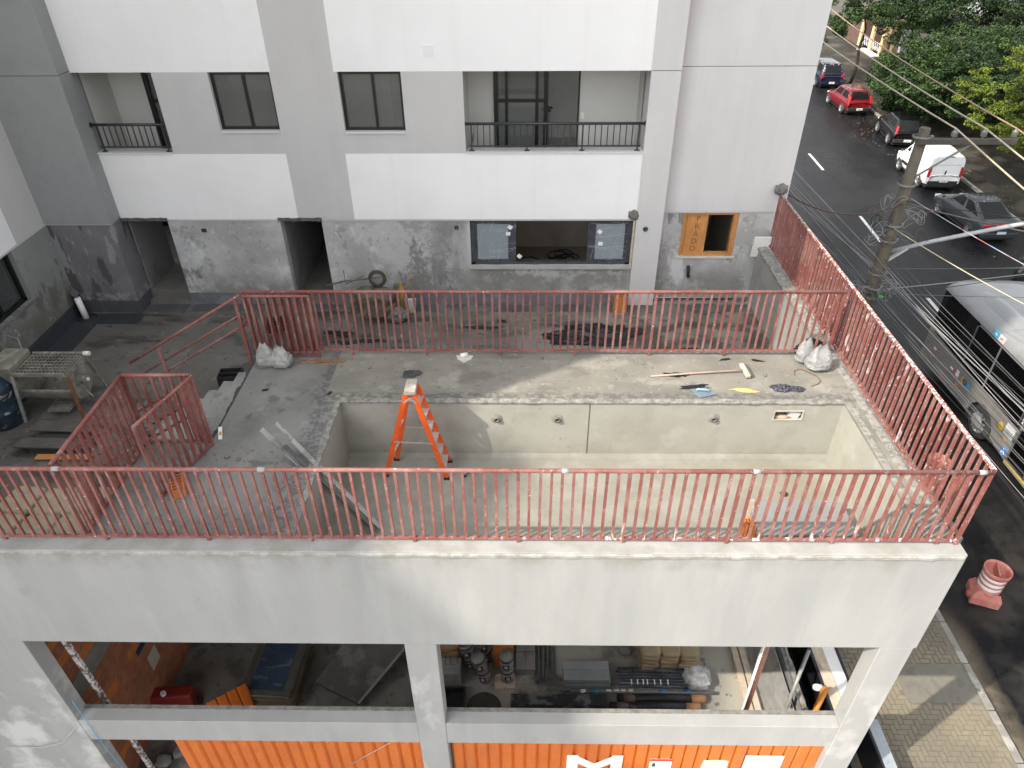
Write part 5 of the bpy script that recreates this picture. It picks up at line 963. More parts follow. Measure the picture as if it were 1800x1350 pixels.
# wrapped profiles
WRAP = mat('film_wrapped_profiles', (.09,.10,.115), .22, .3, 4, layers=[dict(c=(.30,.33,.36),s=3,st=(.3,14,6),lo=.55,hi=.62,a=.7), dict(c=(.62,.66,.68),s=3.5,lo=.63,hi=.68,m=[('x',3.0,3.3,5,6)],a=.9)])
t = thing('profile_bundle', 'film wrapped bundle of dark aluminium profiles with white straps', 'profiles', (0,0,0))
for k in range(12): obj('profile', G().bar((1.88+.02*(k%5),7.76+.032*k,IF+.13+.06*(k%2)),(3.60-.03*(k%4),7.74+.032*k,IF+.13+.06*(k%2)),.028,.05), WRAP, t)
obj('bearer', G().box(2.1,7.74,IF,2.2,8.16,IF+.1), WOODL, t); obj('bearer', G().box(3.2,7.74,IF,3.3,8.16,IF+.1), WOODL, t)
obj('film', G().ball((3.45,7.92,IF+.17),.24,.22,.13,24,12,.35,5,.5,seed=3), mat('clear_film_end', (.50,.52,.53), .25, .4, 9, bump=(14,.8,.02)), t)
for x in (2.15,2.27,2.38,2.46,2.6,2.72,2.86): obj('strap', G().cbox((x,7.80,IF+.225),.025,.10,.006,0,.3), CLEARW, t)
for k,(y,z,x0,x1) in enumerate(((7.66,.12,.95,3.75),)):
    t = thing('steel_tube', 'long thin grey tube with blue tape bands across the floor', 'pipe', (0,0,0)); obj('tube', G().tube([(x0,y,IF+z),(x1,y-.02,IF+z)],.035,10), mat('grey_tube', (.20,.20,.205), .45, .15, 6), t)
    for x in (1.42,2.75,3.22): obj('blue_tape', G().tube([(x-.07,y,IF+z),(x+.07,y,IF+z)],.040,10), BLUEINK if x != 1.42 else mat('cyan_tape', (.02,.22,.36), .5, .1, 5), t)
    for x in (1.2,1.7,1.85,1.98,2.12): obj('printed_label', G().tube([(x-.05,y,IF+z),(x+.05,y,IF+z)],.037,10), CLEARW, t)
ROLL = mat('bitumen_roll', (.022,.021,.024), .5, .3, 6, bump=(14,.4,.02), layers=[dict(c=(.16,.16,.165),s=5,lo=.62,hi=.68,a=.6)])
for i,(y,x0,x1,lb) in enumerate(((7.53,1.85,3.55,'black wrapped roll with cardboard core, rear of the two'),(7.36,1.70,3.42,'black wrapped roll with cardboard core, front of the two'))):
    t = thing('membrane_roll', lb, 'roll', (0,0,0), 0, 'black membrane rolls'); obj('roll', G().tube([(x0,y,IF+.10),((x0+x1)/2,y+.01,IF+.105),(x1-.28,y,IF+.10)],.085,14), ROLL, t); obj('core', G().tube([(x1-.28,y,IF+.10),(x1,y,IF+.10)],.08,14), mat('tan_cardboard', (.50,.28,.15), .8, .1, 6), t); obj('core_end', G().tube([(x1,y,IF+.10),(x1+.01,y,IF+.10)],.06,12), INK, t)
    obj('paper_band', G().tube([(x0+.12,y,IF+.10),(x0+.34,y,IF+.10)],.088,14), mat('brown_band', (.13,.09,.07), .8, .2, 6), t)
crumple('dark_cloth','dark grey felt heap in front of the membrane rolls','cloth',(2.95,7.15,IF),.9,.16,.12,mat('grey_felt', (.06,.06,.06), .95, .3, 12),71,30,.02,.3,3)
t = thing('granite_block', 'dark dusty granite beam lying along the opening', 'stone', (.72,7.42,IF)); obj('beam', G().box(-.92,-.11,0,.92,.11,.24), mat('dusty_granite', (.032,.032,.036), .5, .3, 4, layers=[dict(c=(.17,.18,.185),s=3.5,lo=.54,hi=.6,a=.8)]), t, bevel=.008)
for s in (0,1): 
    t = thing('lumber_board', ('pale long board on the floor against the lumber at the right','pale board next to the grey sheet at the right')[s], 'board', (4.36+.15*s,7.3,IF), 0, 'long boards on the floor at right'); obj('board', G().box(-.06,0,0,.06,2.4,.12), WOODL, t, bevel=.006)
# metal sheets leaning on the low wall, and the planting trench along the pavement
t = thing('metal_sheet', 'galvanised sheet leaning on the low wall, left of the pair', 'metal sheet', (0,0,0), 0, 'galvanised sheets leaning at the right'); obj('sheet', G().add([(4.66,7.0,IF),(4.66,9.2,IF),(4.98,9.2,IF+.62),(4.98,7.0,IF+.62),(4.67,7.0,IF-.0),(4.67,9.2,IF),(4.99,9.2,IF+.62),(4.99,7.0,IF+.62)],[(0,1,2,3),(7,6,5,4),(0,3,7,4),(1,5,6,2),(3,2,6,7)]), GALV, t)
t = thing('metal_sheet', 'galvanised sheet with an orange stain, nearer the low wall', 'metal sheet', (0,0,0), 0, 'galvanised sheets leaning at the right'); obj('sheet', G().add([(4.90,6.6,IF),(4.90,9.0,IF),(5.09,9.0,IF+.66),(5.09,6.6,IF+.66),(4.91,6.6,IF),(4.91,9.0,IF),(5.10,9.0,IF+.66),(5.10,6.6,IF+.66)],[(0,1,2,3),(7,6,5,4),(0,3,7,4),(1,5,6,2),(3,2,6,7)]), mat('stained_galvanised', (.26,.265,.265), .45, .15, 3, metal=.4, layers=[dict(c=(.45,.22,.08),s=6,lo=.60,hi=.66,m=[('y',6.5,6.8,7.3,7.5)],a=.8), dict(c=(.40,.41,.41),s=3,st=(6,.6,1),lo=.5,hi=.62,a=.7)]), t)
tr = thing('planter_trench', 'black lined planting trench with rough concrete rims beside the pavement', 'planter', (0,0,0))
BIT = mat('bitumen_lining', (.010,.011,.016), .35, .2, 3)
obj('inner_rim', G().box(5.12,5.9,-7,5.23,12,-6.08), ROUGHM, tr); lip((5.20,5.95,-6.08),(5.20,11.5,-6.08),(1,0,0),.08,.02,120,.03,ROUGHM,seed=61,par=tr)
obj('lining', G().box(5.232,5.9,-7,5.66,12,-6.85).box(5.232,5.9,-6.85,5.25,12,-6.12).box(5.64,5.9,-6.85,5.655,12,-6.06), BIT, tr); obj('cross_rib', G().box(5.26,7.05,-6.85,5.64,7.08,-6.2), BIT, tr)
obj('outer_rim', G().box(5.66,5.9,-6.95,5.70,12,-6.07), mat('blue_black_rim', (.02,.022,.035), .4, .1, 4), tr)
obj('rim_board', G().box(5.705,6.9,-6.8,5.93,12,-6.08), WOODL, tr, bevel=.008); obj('white_sheet', G().box(5.935,7.0,-6.8,6.18,11,-6.12), CLEARW, tr); obj('outer_strip', G().box(6.19,5.4,-6.95,6.23,11,-6.1), BIT, tr)
obj('front_lining', G().box(5.24,4.2,-6.9,6.19,5.88,-6.5), BIT, tr); obj('coping', G().box(6.235,4.2,-6.95,6.44,6.88,-6.09), mat('bluish_coping', (.30,.33,.37), .6, .12, 3, layers=[dict(c=(.12,.13,.15),s=12,lo=.62,hi=.68,a=.7)]), tr, bevel=.008); obj('end_rim', G().box(5.24,6.70,-6.9,6.23,6.88,-6.12), BIT, tr)
t = thing('timber_prop', 'light timber prop slanting over the trench', 'prop', (0,0,0)); obj('prop', G().bar((5.80,7.9,-6.06),(5.10,7.9,-4.6),.06,.07), WOODL, t)
t = thing('steel_tube', 'grey steel tube leaning across the galvanised sheets', 'pipe', (0,0,0)); obj('tube', G().tube([(4.80,7.0,IF+.75),(5.30,7.75,-5.3)],.035,10), GALV, t)
t = thing('orange_pvc_pipe', 'short orange plastic pipe with white rag at the trench end', 'pipe', (0,0,0)); obj('pipe', G().tube([(5.30,6.95,-6.3),(5.62,7.35,-5.85)],.055,12), mat('orange_pvc', (.60,.22,.03), .45, .1, 5), t); obj('rag', G().ball((5.50,7.40,-5.95),.09,.07,.06,10,7,.5,4), CLEARW, t)
o = obj('blue_string', G().tube([(-6.42,5.45,-3.2),(-6.40,5.44,-4.2),(-6.33,5.44,-5.2),(-6.2,5.44,-6)],.006,5), mat('blue_twine', (.10,.35,.62), .6, .1, 4)); tag(o, 'thin blue string hanging down the left pillar', 'string')
o = obj('blue_wire', G().tube([(-6.62,5.44,-3.9),(-6.75,5.42,-4.05),(-7.0,5.43,-4.35),(-7.4,5.44,-4.52),(-7.9,5.44,-4.5)],.007,5), mat('pale_wire', (.45,.52,.56), .6, .1, 4)); tag(o, 'thin pale wire looping across the left pillar face', 'wire')
# ================================================================== STREET OBJECTS
TYRE = mat('tyre_rubber', (.03,.03,.031), .8, .2, 8); RIM = mat('alloy_rim', (.42,.42,.43), .35, .1, 6, metal=.6)
CGL = mat('tinted_car_glass', (.008,.009,.010), .10, 0, spec=.28); TAIL = mat('tail_lamp_red', (.42,.012,.015), .15, .1, 9, coat=.6); LAMPW = mat('clear_lamp', (.6,.6,.62), .1, .05, 9, coat=.5)
PLATE = mat('number_plate', (.66,.67,.68), .5, .02, 4); TRIM = mat('black_trim', (.018,.018,.019), .55, .1, 6)
def paint(n, c, r=.25, leaves=0): return mat(n, c, r, .06, 3, coat=.22, spec=.35, layers=[dict(c=(.40,.36,.30),s=7,lo=.66-leaves,hi=.69-leaves,m=[('z',-5.9,-5.7,9,10)],a=.75)] if leaves else [dict(c=(.2,.19,.18),s=6,lo=.62,hi=.75,a=.25)])
wheel_cache = {}
def wheel(t, x, y, r, w, side, n=5):
    k = (r,w,n)
    if k not in wheel_cache:
        M = Matrix.Rotation(R(90),4,'Y')
        ty = G().lathe([(r*.62,-w/2),(r*.93,-w/2),(r,-w*.35),(r,w*.35),(r*.93,w/2),(r*.62,w/2)],28,M,cap=False).mesh('tyre'); ty.materials.append(TYRE)
        g = G().lathe([(r*.66,w*.47),(r*.60,w*.40),(r*.56,w*.2),(0,w*.2)],28,M,cap=False); g.lathe([(r*.66,-w*.47),(r*.58,-w*.3),(0,-w*.3)],20,M,cap=False)
        for i in range(n): a = 2*math.pi*i/n; g.bar(M @ V(0,0,w*.42), M @ V(r*.60*math.cos(a),r*.60*math.sin(a),w*.44),r*.22,w*.12)
        g.lathe([(r*.16,w*.50),(r*.14,w*.52),(0,w*.52)],12,M,cap=False)
        rm = g.mesh('rim'); rm.materials.append(RIM); wheel_cache[k] = (ty, rm)
    ty, rm = wheel_cache[k]
    wo = obj('wheel', ty, TYRE, t); wo.location = (x,y,r); wo.rotation_euler = (0,0,0 if side > 0 else math.pi)
    obj('rim', rm, RIM, wo)
def car(label, loc, rz, m, L=4.0, Wd=1.7, Ht=1.48, belt=.92, kind='hatch', cat='car', name='parked_car', leaves=0):
    """local frame: rear bumper at y=0, nose at y=L, z up from the road"""
    t = thing(name, label, cat, loc, rz, 'cars parked along the far kerb'); hw = Wd/2; r = .31
    P = dict(hatch=dict(tail=.10, rg0=.10, rg1=.55, fg1=L*.55, fg0=L*.76, deck=belt), sedan=dict(tail=.06, rg0=.24, rg1=1.60, fg1=L*.55, fg0=L*.79, deck=belt+.03), suv=dict(tail=.06, rg0=.08, rg1=.35, fg1=L*.60, fg0=L*.75, deck=belt), van=dict(tail=.05, rg0=1.9, rg1=1.95, fg1=L*.66, fg0=L*.84, deck=belt))[kind]
    st = [(0,.36,.80,.88),(.06,.26,.9,.95),(.35,.20,P['deck'],1),(L*.25,.19,P['deck'],1),(L*.5,.19,belt,1),(L*.74,.19,belt,1),(L*.86,.2,belt-.10,.98),(L*.95,.24,belt-.20,.92),(L,.34,belt-.32,.80)]
    vs = []; n = 12
    for y, zb, zs, k in st:
        w = hw*k
        vs += [(-w*.80,y,zb),(-w*.96,y,zb+.10),(-w,y,zb+(zs-zb)*.5),(-w*.985,y,zs-.10),(-w*.90,y,zs-.01),(-w*.45,y,zs+.02),(w*.45,y,zs+.02),(w*.90,y,zs-.01),(w*.985,y,zs-.10),(w,y,zb+(zs-zb)*.5),(w*.96,y,zb+.10),(w*.80,y,zb)]
    fs = [(i*n+j,i*n+(j+1)%n,(i+1)*n+(j+1)%n,(i+1)*n+j) for i in range(len(st)-1) for j in range(n)]+[tuple(range(n))[::-1][::-1],tuple((len(st)-1)*n+j for j in range(n))[::-1]]
    obj('body', G().add(vs,[f[::-1] for f in fs],True), m, t, sub=2)
    # cabin
    wb, wr = hw*.90, hw*.70; zb = belt-.03
    if kind == 'van':
        c = [(-hw*.97,.04,.30),(hw*.97,.04,.30),(hw*.97,2.15,.30),(-hw*.97,2.15,.30)]
        vs = []
        for y,k,zt in ((0.03,.95,1.72),(.10,.985,1.80),(1.2,1.0,1.86),(1.95,.98,1.85),(2.45,.93,1.80)):
            w = hw*k; vs += [(-w,y,.42),(-w,y,1.05),(-w*.96,y,1.48),(-w*.90,y,zt-.09),(-w*.76,y,zt-.02),(w*.76,y,zt-.02),(w*.90,y,zt-.09),(w*.96,y,1.48),(w,y,1.05),(w,y,.42)]
        fs = [(i*10+j,i*10+(j+1)%10,(i+1)*10+(j+1)%10,(i+1)*10+j) for i in range(4) for j in range(10)]+[tuple(range(10)),tuple(40+j for j in range(10))[::-1]]
        obj('cargo_box', G().add(vs,[f[::-1] for f in fs]), m, t, bevel=.035, seg=3)
        obj('door_seam', G().box(-hw*.80,.018,1.33,hw*.80,.026,1.338).box(-hw*.80,.018,.62,hw*.8,.026,.627), TRIM, t); obj('latch_recess', G().box(-.03,.012,.86,.03,.022,1.06), TRIM, t); obj('high_brake_lamp', G().cbox((0,.05,1.735),.42,.07,.03), mat('dark_red_lamp', (.05,.01,.015), .3, .1, 5), t)
        Ht = 1.76
    y0, y1, y2, y3 = P['rg0'], P['rg1'], P['fg1'], P['fg0']
    def ring(y, z, w): return [(-w,y,z),(w,y,z)]
    top = Ht-.02
    gv = [V(-wb,y0,zb),V(wb,y0,zb),V(wr,y1,top),V(-wr,y1,top),V(-wb*.94,y3,zb),V(wb*.94,y3,zb),V(wr*.97,y2,top-.01),V(-wr*.97,y2,top-.01)]
    obj('cabin_shell', G().add(gv,[(0,1,2,3),(5,4,7,6),(1,5,6,2),(4,0,3,7),(3,2,6,7)],True), m, t, bevel=.09, seg=4)
    def win(nm, A, B, Cc, D, u0, u1, v0, v1, off):
        # A,B along the sill, D,C along the roof; inset and pushed out along the face normal
        nn = (B-A).cross(D-A).normalized()*off
        P_ = lambda u,v: (A.lerp(B,u)).lerp(D.lerp(Cc,u),v)+nn
        q = [P_(u0,v0),P_(u1,v0),P_(u1,v1),P_(u0,v1)]; q2 = [p-nn*3 for p in q]
        obj(nm, G().add(q+q2,[(0,1,2,3),(4,7,6,5),(0,4,5,1),(1,5,6,2),(2,6,7,3),(3,7,4,0)]), CGL, t, bevel=.012, seg=2)
    lo_ = .16
    if kind != 'van': win('rear_window', gv[0], gv[1], gv[2], gv[3], .10, .90, lo_, .86, .008)
    win('windscreen', gv[5], gv[4], gv[7], gv[6], .07, .93, .10, .88, .008)
    for A, B, Cc, D in ((gv[1],gv[5],gv[6],gv[2]),(gv[4],gv[0],gv[3],gv[7])):
        fl = A is gv[4]
        for u0, u1 in (((.09,.47),(.53,.90)) if kind != 'van' else ((.35,.85),)):
            if fl: u0, u1 = 1-u1, 1-u0
            win('side_window', A, B, Cc, D, u0, u1, lo_, .84, .008)
    ym = (y1+y2)/2+.1
    for s in (-1,1):
        obj('mirror', G().ball((s*(hw+.06),y3-.18,belt+.04),.09,.06,.06,10,6), m if kind != 'van' else TRIM, t); obj('door_handle', G().cbox((s*hw*.985,ym-.25,belt-.13),.03,.16,.03), m, t)
        for yw in (L*.205,L*.80):
            obj('wheel_arch', G().lathe([(0,0),(r*1.16,0),(r*1.16,.10),(0,.10)],24,Matrix.Translation((s*(hw-.07)-.05*1,yw,r)) @ Matrix.Rotation(R(90),4,'Y'),cap=False), TRIM, t); wheel(t, s*(hw-.085), yw, r, .20, s)
        if kind == 'hatch': g = G().bar((s*hw*.84,.02,.78),(s*hw*.74,.18,1.20),.13,.08,(0,1,0))
        elif kind == 'van': g = G().bar((s*hw*.93,.05,.72),(s*hw*.91,.065,1.24),.13,.09,(0,1,0))
        elif kind == 'suv': g = G().cbox((s*hw*.82,.06,.86),.22,.10,.26)
        else: g = G().cbox((s*hw*.72,.045,.83),.42,.10,.12)
        obj('tail_lamp', g, TAIL, t, bevel=.02, seg=2); obj('headlamp', G().cbox((s*hw*.66,L-.12,belt-.30),.30,.14,.14), LAMPW, t, bevel=.03)
    if kind == 'sedan': obj('light_bar', G().box(-hw*.6,.0,.86,hw*.6,.06,.90), TAIL, t)
    bz = .30 if kind != 'van' else .26
    obj('rear_bumper', G().prism([(-hw*.93,.12),(-hw*.86,-.04),(-hw*.5,-.07),(hw*.5,-.07),(hw*.86,-.04),(hw*.93,.12)],.22 if kind != 'van' else .28,Matrix.Translation((0,0,bz))), TRIM if kind in ('van','hatch') else m, t, bevel=.03, seg=2)
    pz_ = .56 if kind in ('van','sedan') else .45
    obj('number_plate', G().box(-.20,-.085 if kind in('hatch',) else -.075,pz_-.065,.20,-.07,pz_+.065), PLATE, t); obj('plate_band', G().box(-.20,-.088 if kind=='hatch' else -.078,pz_+.035,.20,-.0755,pz_+.065) if kind=='sedan' else G().box(-.12,-.088 if kind=='hatch' else -.078,pz_-.02,.12,-.0755,pz_+.02), BLUEINK if kind=='sedan' else mat('plate_marks', (.25,.25,.27), .6, .4, 60), t)
    obj('underside', G().box(-hw*.85,.15,.14,hw*.85,L-.2,.22), TRIM, t)
    if kind == 'van': 
        for s in (-1,1): obj('side_trim', G().box(min(s*hw*.995,s*hw*1.005)-.004,1.05,.52,max(s*hw*.995,s*hw*1.005)+.004,2.95,.66), TRIM, t)
    return t
car('white delivery van with blank rear doors, between the black car and the grey sedan',(21.02,34.95,ST),R(-1),paint('white_van_paint', (.72,.73,.74)),3.95,1.66,1.8,1.05,'van','van','delivery_van')
car('dark grey sedan with leaf litter on its roof, nearest of the parked row',(20.55,28.75,ST),R(2.5),paint('grey_sedan_paint', (.036,.043,.047),.22,.05),4.25,1.74,1.46,.92,'sedan')
car('red hatchback parked beyond the gap in the far kerb line',(21.95,48.3,ST),R(1.0),paint('red_hatch_paint', (.13,.006,.009),.25,.04),3.9,1.72,1.50,.92,'hatch')
car('black hatchback under the trees just ahead of the white van',(22.20,41.7,ST),R(-8),paint('black_hatch_paint', (.004,.004,.005)),3.9,1.68,1.52,.95,'hatch')
car('dark blue sport utility car farthest up the parked row',(22.6,55.3,ST),R(0),paint('navy_suv_paint', (.010,.013,.028),.25,.10),4.2,1.78,1.68,1.02,'suv')

# ------------------------------------------------------------------ bus
bus = thing('city_bus', 'grey low floor city bus standing in the near lane', 'bus', (13.0,19.5,ST), 0)
BG_ = mat('bus_grey', (.20,.195,.19), .4, .06, 2, coat=.3, layers=[dict(c=(.26,.255,.24),s=1.5,lo=.5,hi=.65,m=[('y',-50,-49,15.6,16.2)],a=.8)]); BRF = mat('bus_roof', (.23,.24,.25), .3, .05, 1.2, layers=[dict(c=(.16,.165,.17),s=1,lo=.5,hi=.65,a=.6)])
BGLS = glass('bus_window', (.62,.65,.64), .01, .12, (.02,.02,.022)); BGB = mat('bus_black_glass', (.008,.008,.009), .15, .1, 3)
YEL = mat('bus_yellow', (.62,.42,.03), .45, .05, 4)
LB_ = 12.5; WB_ = 2.5
def bsec(z, bulge): return bulge
# lower shell with wheel openings (side facing us)
def cutside(x, m, nm):
    pts = [(0,.36),(-2.95,.36)]+[(-3.6+.62*math.cos(R(a)), .50+.62*math.sin(R(a))) for a in range(-10,191,10)][::1]
    pts = [(0,.36)]+[(-3.6-.64*math.cos(R(a)), .42+.64*math.sin(R(a))) for a in range(175,4,-10)]+[(-5.05,.36),(-5.05,1.35),(0,1.45)]
    g = G().prism([(-q[0],q[1]) for q in pts],.05,Matrix(((0,0,1,x),(-1,0,0,0),(0,1,0,0),(0,0,0,1)))); return obj(nm, g, m, bus)
cutside(0.0, BG_, 'side_panel'); cutside(WB_-.05, BG_, 'side_panel')
obj('side_panel', G().box(0,-LB_,.36,.05,-6.75,1.38), BG_, bus)
obj('side_skirt_far', G().box(WB_-.05,-LB_,.36,WB_,-5.05,1.4), BG_, bus)
obj('rear_panel', G().prism([(.10,.0),(.35,.10),(WB_-.35,.10),(WB_-.10,.0),(WB_-.06,-.06),(.06,-.06)],1.15,Matrix.Translation((0,.0,.36))), BG_, bus)
obj('floor', G().box(.05,-LB_,.34,WB_-.05,-.05,.42), TRIM, bus)
obj('wheel_well', G().box(.06,-4.3,.30,.5,-2.9,1.15), TRIM, bus)
# window band
gl = obj('window_band', G().box(.012,-4.95,1.42,.02,-.25,2.86).box(.012,-LB_,1.40,.02,-6.80,2.86), BGLS, bus)
obj('black_rear_window', G().add([(.015,-2.0,1.43),(.015,-2.0,2.86),(.06,-.02,2.80),(.05,-.02,1.46),(.0,-2.0,1.43),(.0,-2.0,2.86),(.05,-.0,2.80),(.04,-.0,1.46)],[(0,1,2,3),(7,6,5,4),(3,2,6,7),(4,5,1,0)]), BGB, bus)
obj('rear_glass', G().box(.06,-.04,1.46,WB_-.06,.06,2.80), BGB, bus, bevel=.03)
obj('far_side_wall', G().box(WB_-.04,-LB_,1.40,WB_,-.2,2.86), BGB, bus)
FRM = mat('bus_frame_grey', (.13,.135,.14), .4, .1, 4)
for a, b in ((-2.02,-4.92),):
    obj('window_frame', G().tube([(-.004,a,1.50),(-.004,a,2.72),(-.004,a-.10,2.80),(-.004,b+.10,2.80),(-.004,b,2.72),(-.004,b,1.50)],.022,6), FRM, bus)
obj('window_frame', G().bar((-.004,-3.2,1.45),(-.004,-3.2,2.8),.03), FRM, bus); obj('window_divider', G().box(-.008,-4.9,2.28,.01,-2.05,2.31), TRIM, bus)
# roof: rounded shell, tapered at the tail
prof = [(0,2.84),(.02,2.98),(.14,3.12),(.34,3.20),(.8,3.24),(1.25,3.25)]
prof = prof+[(WB_-x,z) for x,z in prof[::-1][1:]]
n = len(prof); vs = []; yy = [.06,.02,-.12,-.5,-1.2,-3,-6,-9,-LB_]
for i,y in enumerate(yy):
    k = (.25,.62,.86,.97,1,1,1,1,1)[i]
    vs += [(x if i > 1 else (x-WB_/2)*(.985)+WB_/2, y, 2.82+(z-2.82)*k) for x,z in prof]
obj('roof', G().add(vs,[(i*n+j,i*n+j+1,(i+1)*n+j+1,(i+1)*n+j) for i in range(len(yy)-1) for j in range(n-1)]+[tuple(range(n))],True), BRF, bus)
def pod_(u,v):
    a = math.pi*u; y = -.55-6.2*v; k = min(1,v*7+.15)
    return V(.62-.34*math.cos(a)*k, y, 3.10+.24*math.sin(a)*k)
obj('roof_duct', G().grid(pod_,10,14), BRF, bus); 
obj('roof_unit', G().prism([(.95,-2.2),(2.2,-2.2),(2.2,-5.2),(.95,-5.2)],.16,Matrix.Translation((0,0,3.22))), mat('roof_unit_grey', (.15,.155,.16), .5, .05, 3), bus, bevel=.05, seg=3)
obj('roof_hatch', G().box(1.0,-6.3,3.22,1.9,-5.5,3.30), mat('roof_beige', (.42,.38,.32), .6, .1, 4), bus, bevel=.02); obj('roof_slot', G().box(.95,-5.42,3.22,2.2,-5.28,3.26), TRIM, bus)
obj('roof_seam', G().box(.012,-LB_,2.835,.03,-.2,2.855), TRIM, bus)
# wheel, door, fittings
wheel(bus, .17, -3.6, .50, .30, -1, 10); wheel(bus, WB_-.17, -3.6, .50, .30, 1, 10)
obj('hub', G().lathe([(.22,-.025),(.18,-.05),(.06,-.06),(0,-.06)],18,Matrix.Translation((.0,-3.6,.50)) @ Matrix.Rotation(R(90),4,'Y'),cap=False), RIM, bus)
dr_ = obj('rear_door', G().box(-.01,-5.12,.36,.04,-5.06,2.8).box(-.01,-6.75,.36,.04,-6.69,2.8).box(-.01,-5.93,.36,.04,-5.88,2.8).box(-.01,-6.69,2.72,.04,-5.12,2.8).box(-.01,-6.69,.40,.04,-5.12,.46), FRM, bus)
obj('pane', G().box(.01,-5.88,.46,.018,-5.12,2.72).box(.01,-6.69,.46,.018,-5.93,2.72), BGLS, dr_)
obj('step_plate', G().box(-.03,-6.7,.33,.45,-5.1,.40), mat('step_grey', (.20,.19,.17), .6, .2, 5), bus); obj('step_edge', G().box(-.035,-6.7,.402,.03,-5.1,.43), YEL, bus)
for y in (-4.3,-4.62,-5.3,-2.6): obj('grab_pole', G().tube([(.30,y,1.1),(.30,y,2.2),(.55,y-.1,2.5)],.022,6), YEL, bus)
for y in (-4.1,-4.75,-2.8): obj('seat', G().box(.12,y-.42,.95,.9,y,1.02).box(.12,y-.06,1.02,.9,y,1.75), mat('seat_olive', (.20,.17,.03), .6, .15, 6), bus, bevel=.04, seg=2)
for y in (-4.55,): obj('grab_loop', G().tube([(.16,y+.2*math.cos(R(a)),1.62+.2*math.sin(R(a))) for a in range(0,361,30)],.022,6), YEL, bus)
obj('ticket_box', G().box(.10,-5.0,1.5,.3,-4.75,1.75), CLEARW, bus)
def bside(nm, y0, y1, z0, z1, m, x=-.006, slant=0): return obj(nm, G().box(x,y0,z0,x+.008,y1,z1), m, bus)
for y in (-.55,-1.62): bside('reflector', y-.16, y, 1.02, 1.08, CLEARW); bside('reflector_red', y-.32, y-.16, 1.02, 1.08, REDINK)
bside('notice_plate', -2.10, -1.95, .98, 1.18, PLATE); bside('side_marker', -.62,-.54,.70,.75,mat('amber_marker', (.75,.25,.01), .4, .05, 3)); bside('side_marker', -2.22,-2.10,.74,.80,mat('amber_marker', (.75,.25,.01))); bside('side_marker', -4.82,-4.70,.80,.86,mat('amber_marker', (.75,.25,.01)))
AMB = mat('logo_amber', (.80,.40,.01), .5, .02, 3); CYA = mat('logo_cyan', (.03,.36,.66), .5, .02, 3); NAV = mat('logo_navy', (.02,.03,.07), .5, .02, 3)
for ch, y, m_ in (('t',-2.32,AMB),('o',-2.47,NAV),('p',-2.64,CYA)): text('letter', ch, .36, m_, (-.008,y,1.10), (R(90),0,R(-90)), bus, .003)
obj('fuel_cap', G().lathe([(0,-.008),(.11,-.008),(.12,0)],20,Matrix.Translation((0,-4.42,1.02)) @ Matrix.Rotation(R(90),4,'Y'),cap=False), YEL, bus)
bside('notice_board', -4.98, -4.60, .96, 1.30, PLATE); 
for k in range(4): bside('notice_line', -4.94, -4.64, 1.02+.06*k, 1.035+.06*k, GP, -.009)
bside('wheelchair_sign', -5.02, -4.80, .42, .66, BLUEINK)
obj('wheelchair_symbol', G().tube([(-.01,-4.91+.055*math.cos(R(a)),.50+.055*math.sin(R(a))) for a in range(110,400,24)],.009,5).tube([(-.01,-4.895,.62),(-.01,-4.905,.545),(-.01,-4.955,.54),(-.01,-4.975,.48)],.010,5).ball((-.01,-4.893,.635),.006,.014,.014,8,6), CLEARW, bus)
for y, c1, nm in ((-2.68,(.03,.42,.70),'cyan'),(-2.95,(.75,.55,.55),'pink')): obj('roof_sticker', G().box(-.004,y-.25,2.88,.03,y,3.04), mat('sticker_'+nm, c1, .5, .03, 4), bus)
obj('sticker_mark', G().box(-.007,-2.86,2.93,0,-2.75,3.0), CLEARW, bus); obj('sticker_mark', G().box(-.007,-3.12,2.94,0,-3.02,2.98), REDINK, bus)
# ------------------------------------------------------------------ channelising drum
dm = thing('traffic_drum', 'faded pink traffic drum with three white bands on the asphalt', 'traffic drum', (10.36,10.22,ST), R(-20))
PINK = mat('faded_drum_plastic', (.46,.165,.135), .6, .12, 3, layers=[dict(c=(.55,.28,.235),s=2.5,lo=.5,hi=.65,a=.6), dict(c=(.36,.115,.065),s=4,lo=.6,hi=.68,seed=4,a=.5)])
obj('base', G().add([(-.30,-.27,.02),(.30,-.27,.02),(.30,.27,.02),(-.30,.27,.02),(-.30,-.27,.24),(.30,-.27,.24),(.30,.27,.24),(-.30,.27,.24),(-.22,-.21,.42),(.22,-.21,.42),(.22,.21,.42),(-.22,.21,.42)],[(0,3,2,1),(0,1,5,4),(1,2,6,5),(2,3,7,6),(3,0,4,7),(4,5,9,8),(5,6,10,9),(6,7,11,10),(7,4,8,11)]), PINK, dm, bevel=.03, seg=2)
obj('barrel', G().lathe([(.25,.34),(.255,.46),(.235,.48),(.235,.58),(.257,.60),(.238,.62),(.238,.72),(.260,.74),(.242,.76),(.242,.86),(.272,.89),(.278,1.0),(.262,1.01),(.235,.94),(.20,.78),(0,.76)],28,cap=False), PINK, dm)
for z in (.49,.63,.77): obj('white_band', G().lathe([(.239,z),(.242,z+.01),(.245,z+.07),(.239,z+.08)],28,cap=False), CLEARW, dm)
obj('handle_rib', G().box(-.012,-.20,.80,.012,.20,1.01), PINK, dm); obj('notch', G().ball((-.30,-.1,.16),.08,.09,.10,10,8), mat('drum_shadow_plug', (.30,.09,.07), .7, .1, 5), dm)
obj('dead_leaves', G().ball((.05,-.08,.82),.08,.06,.03,8,5,.5,5), mat('dry_leaf', (.16,.13,.05), .9, .3, 20), dm)
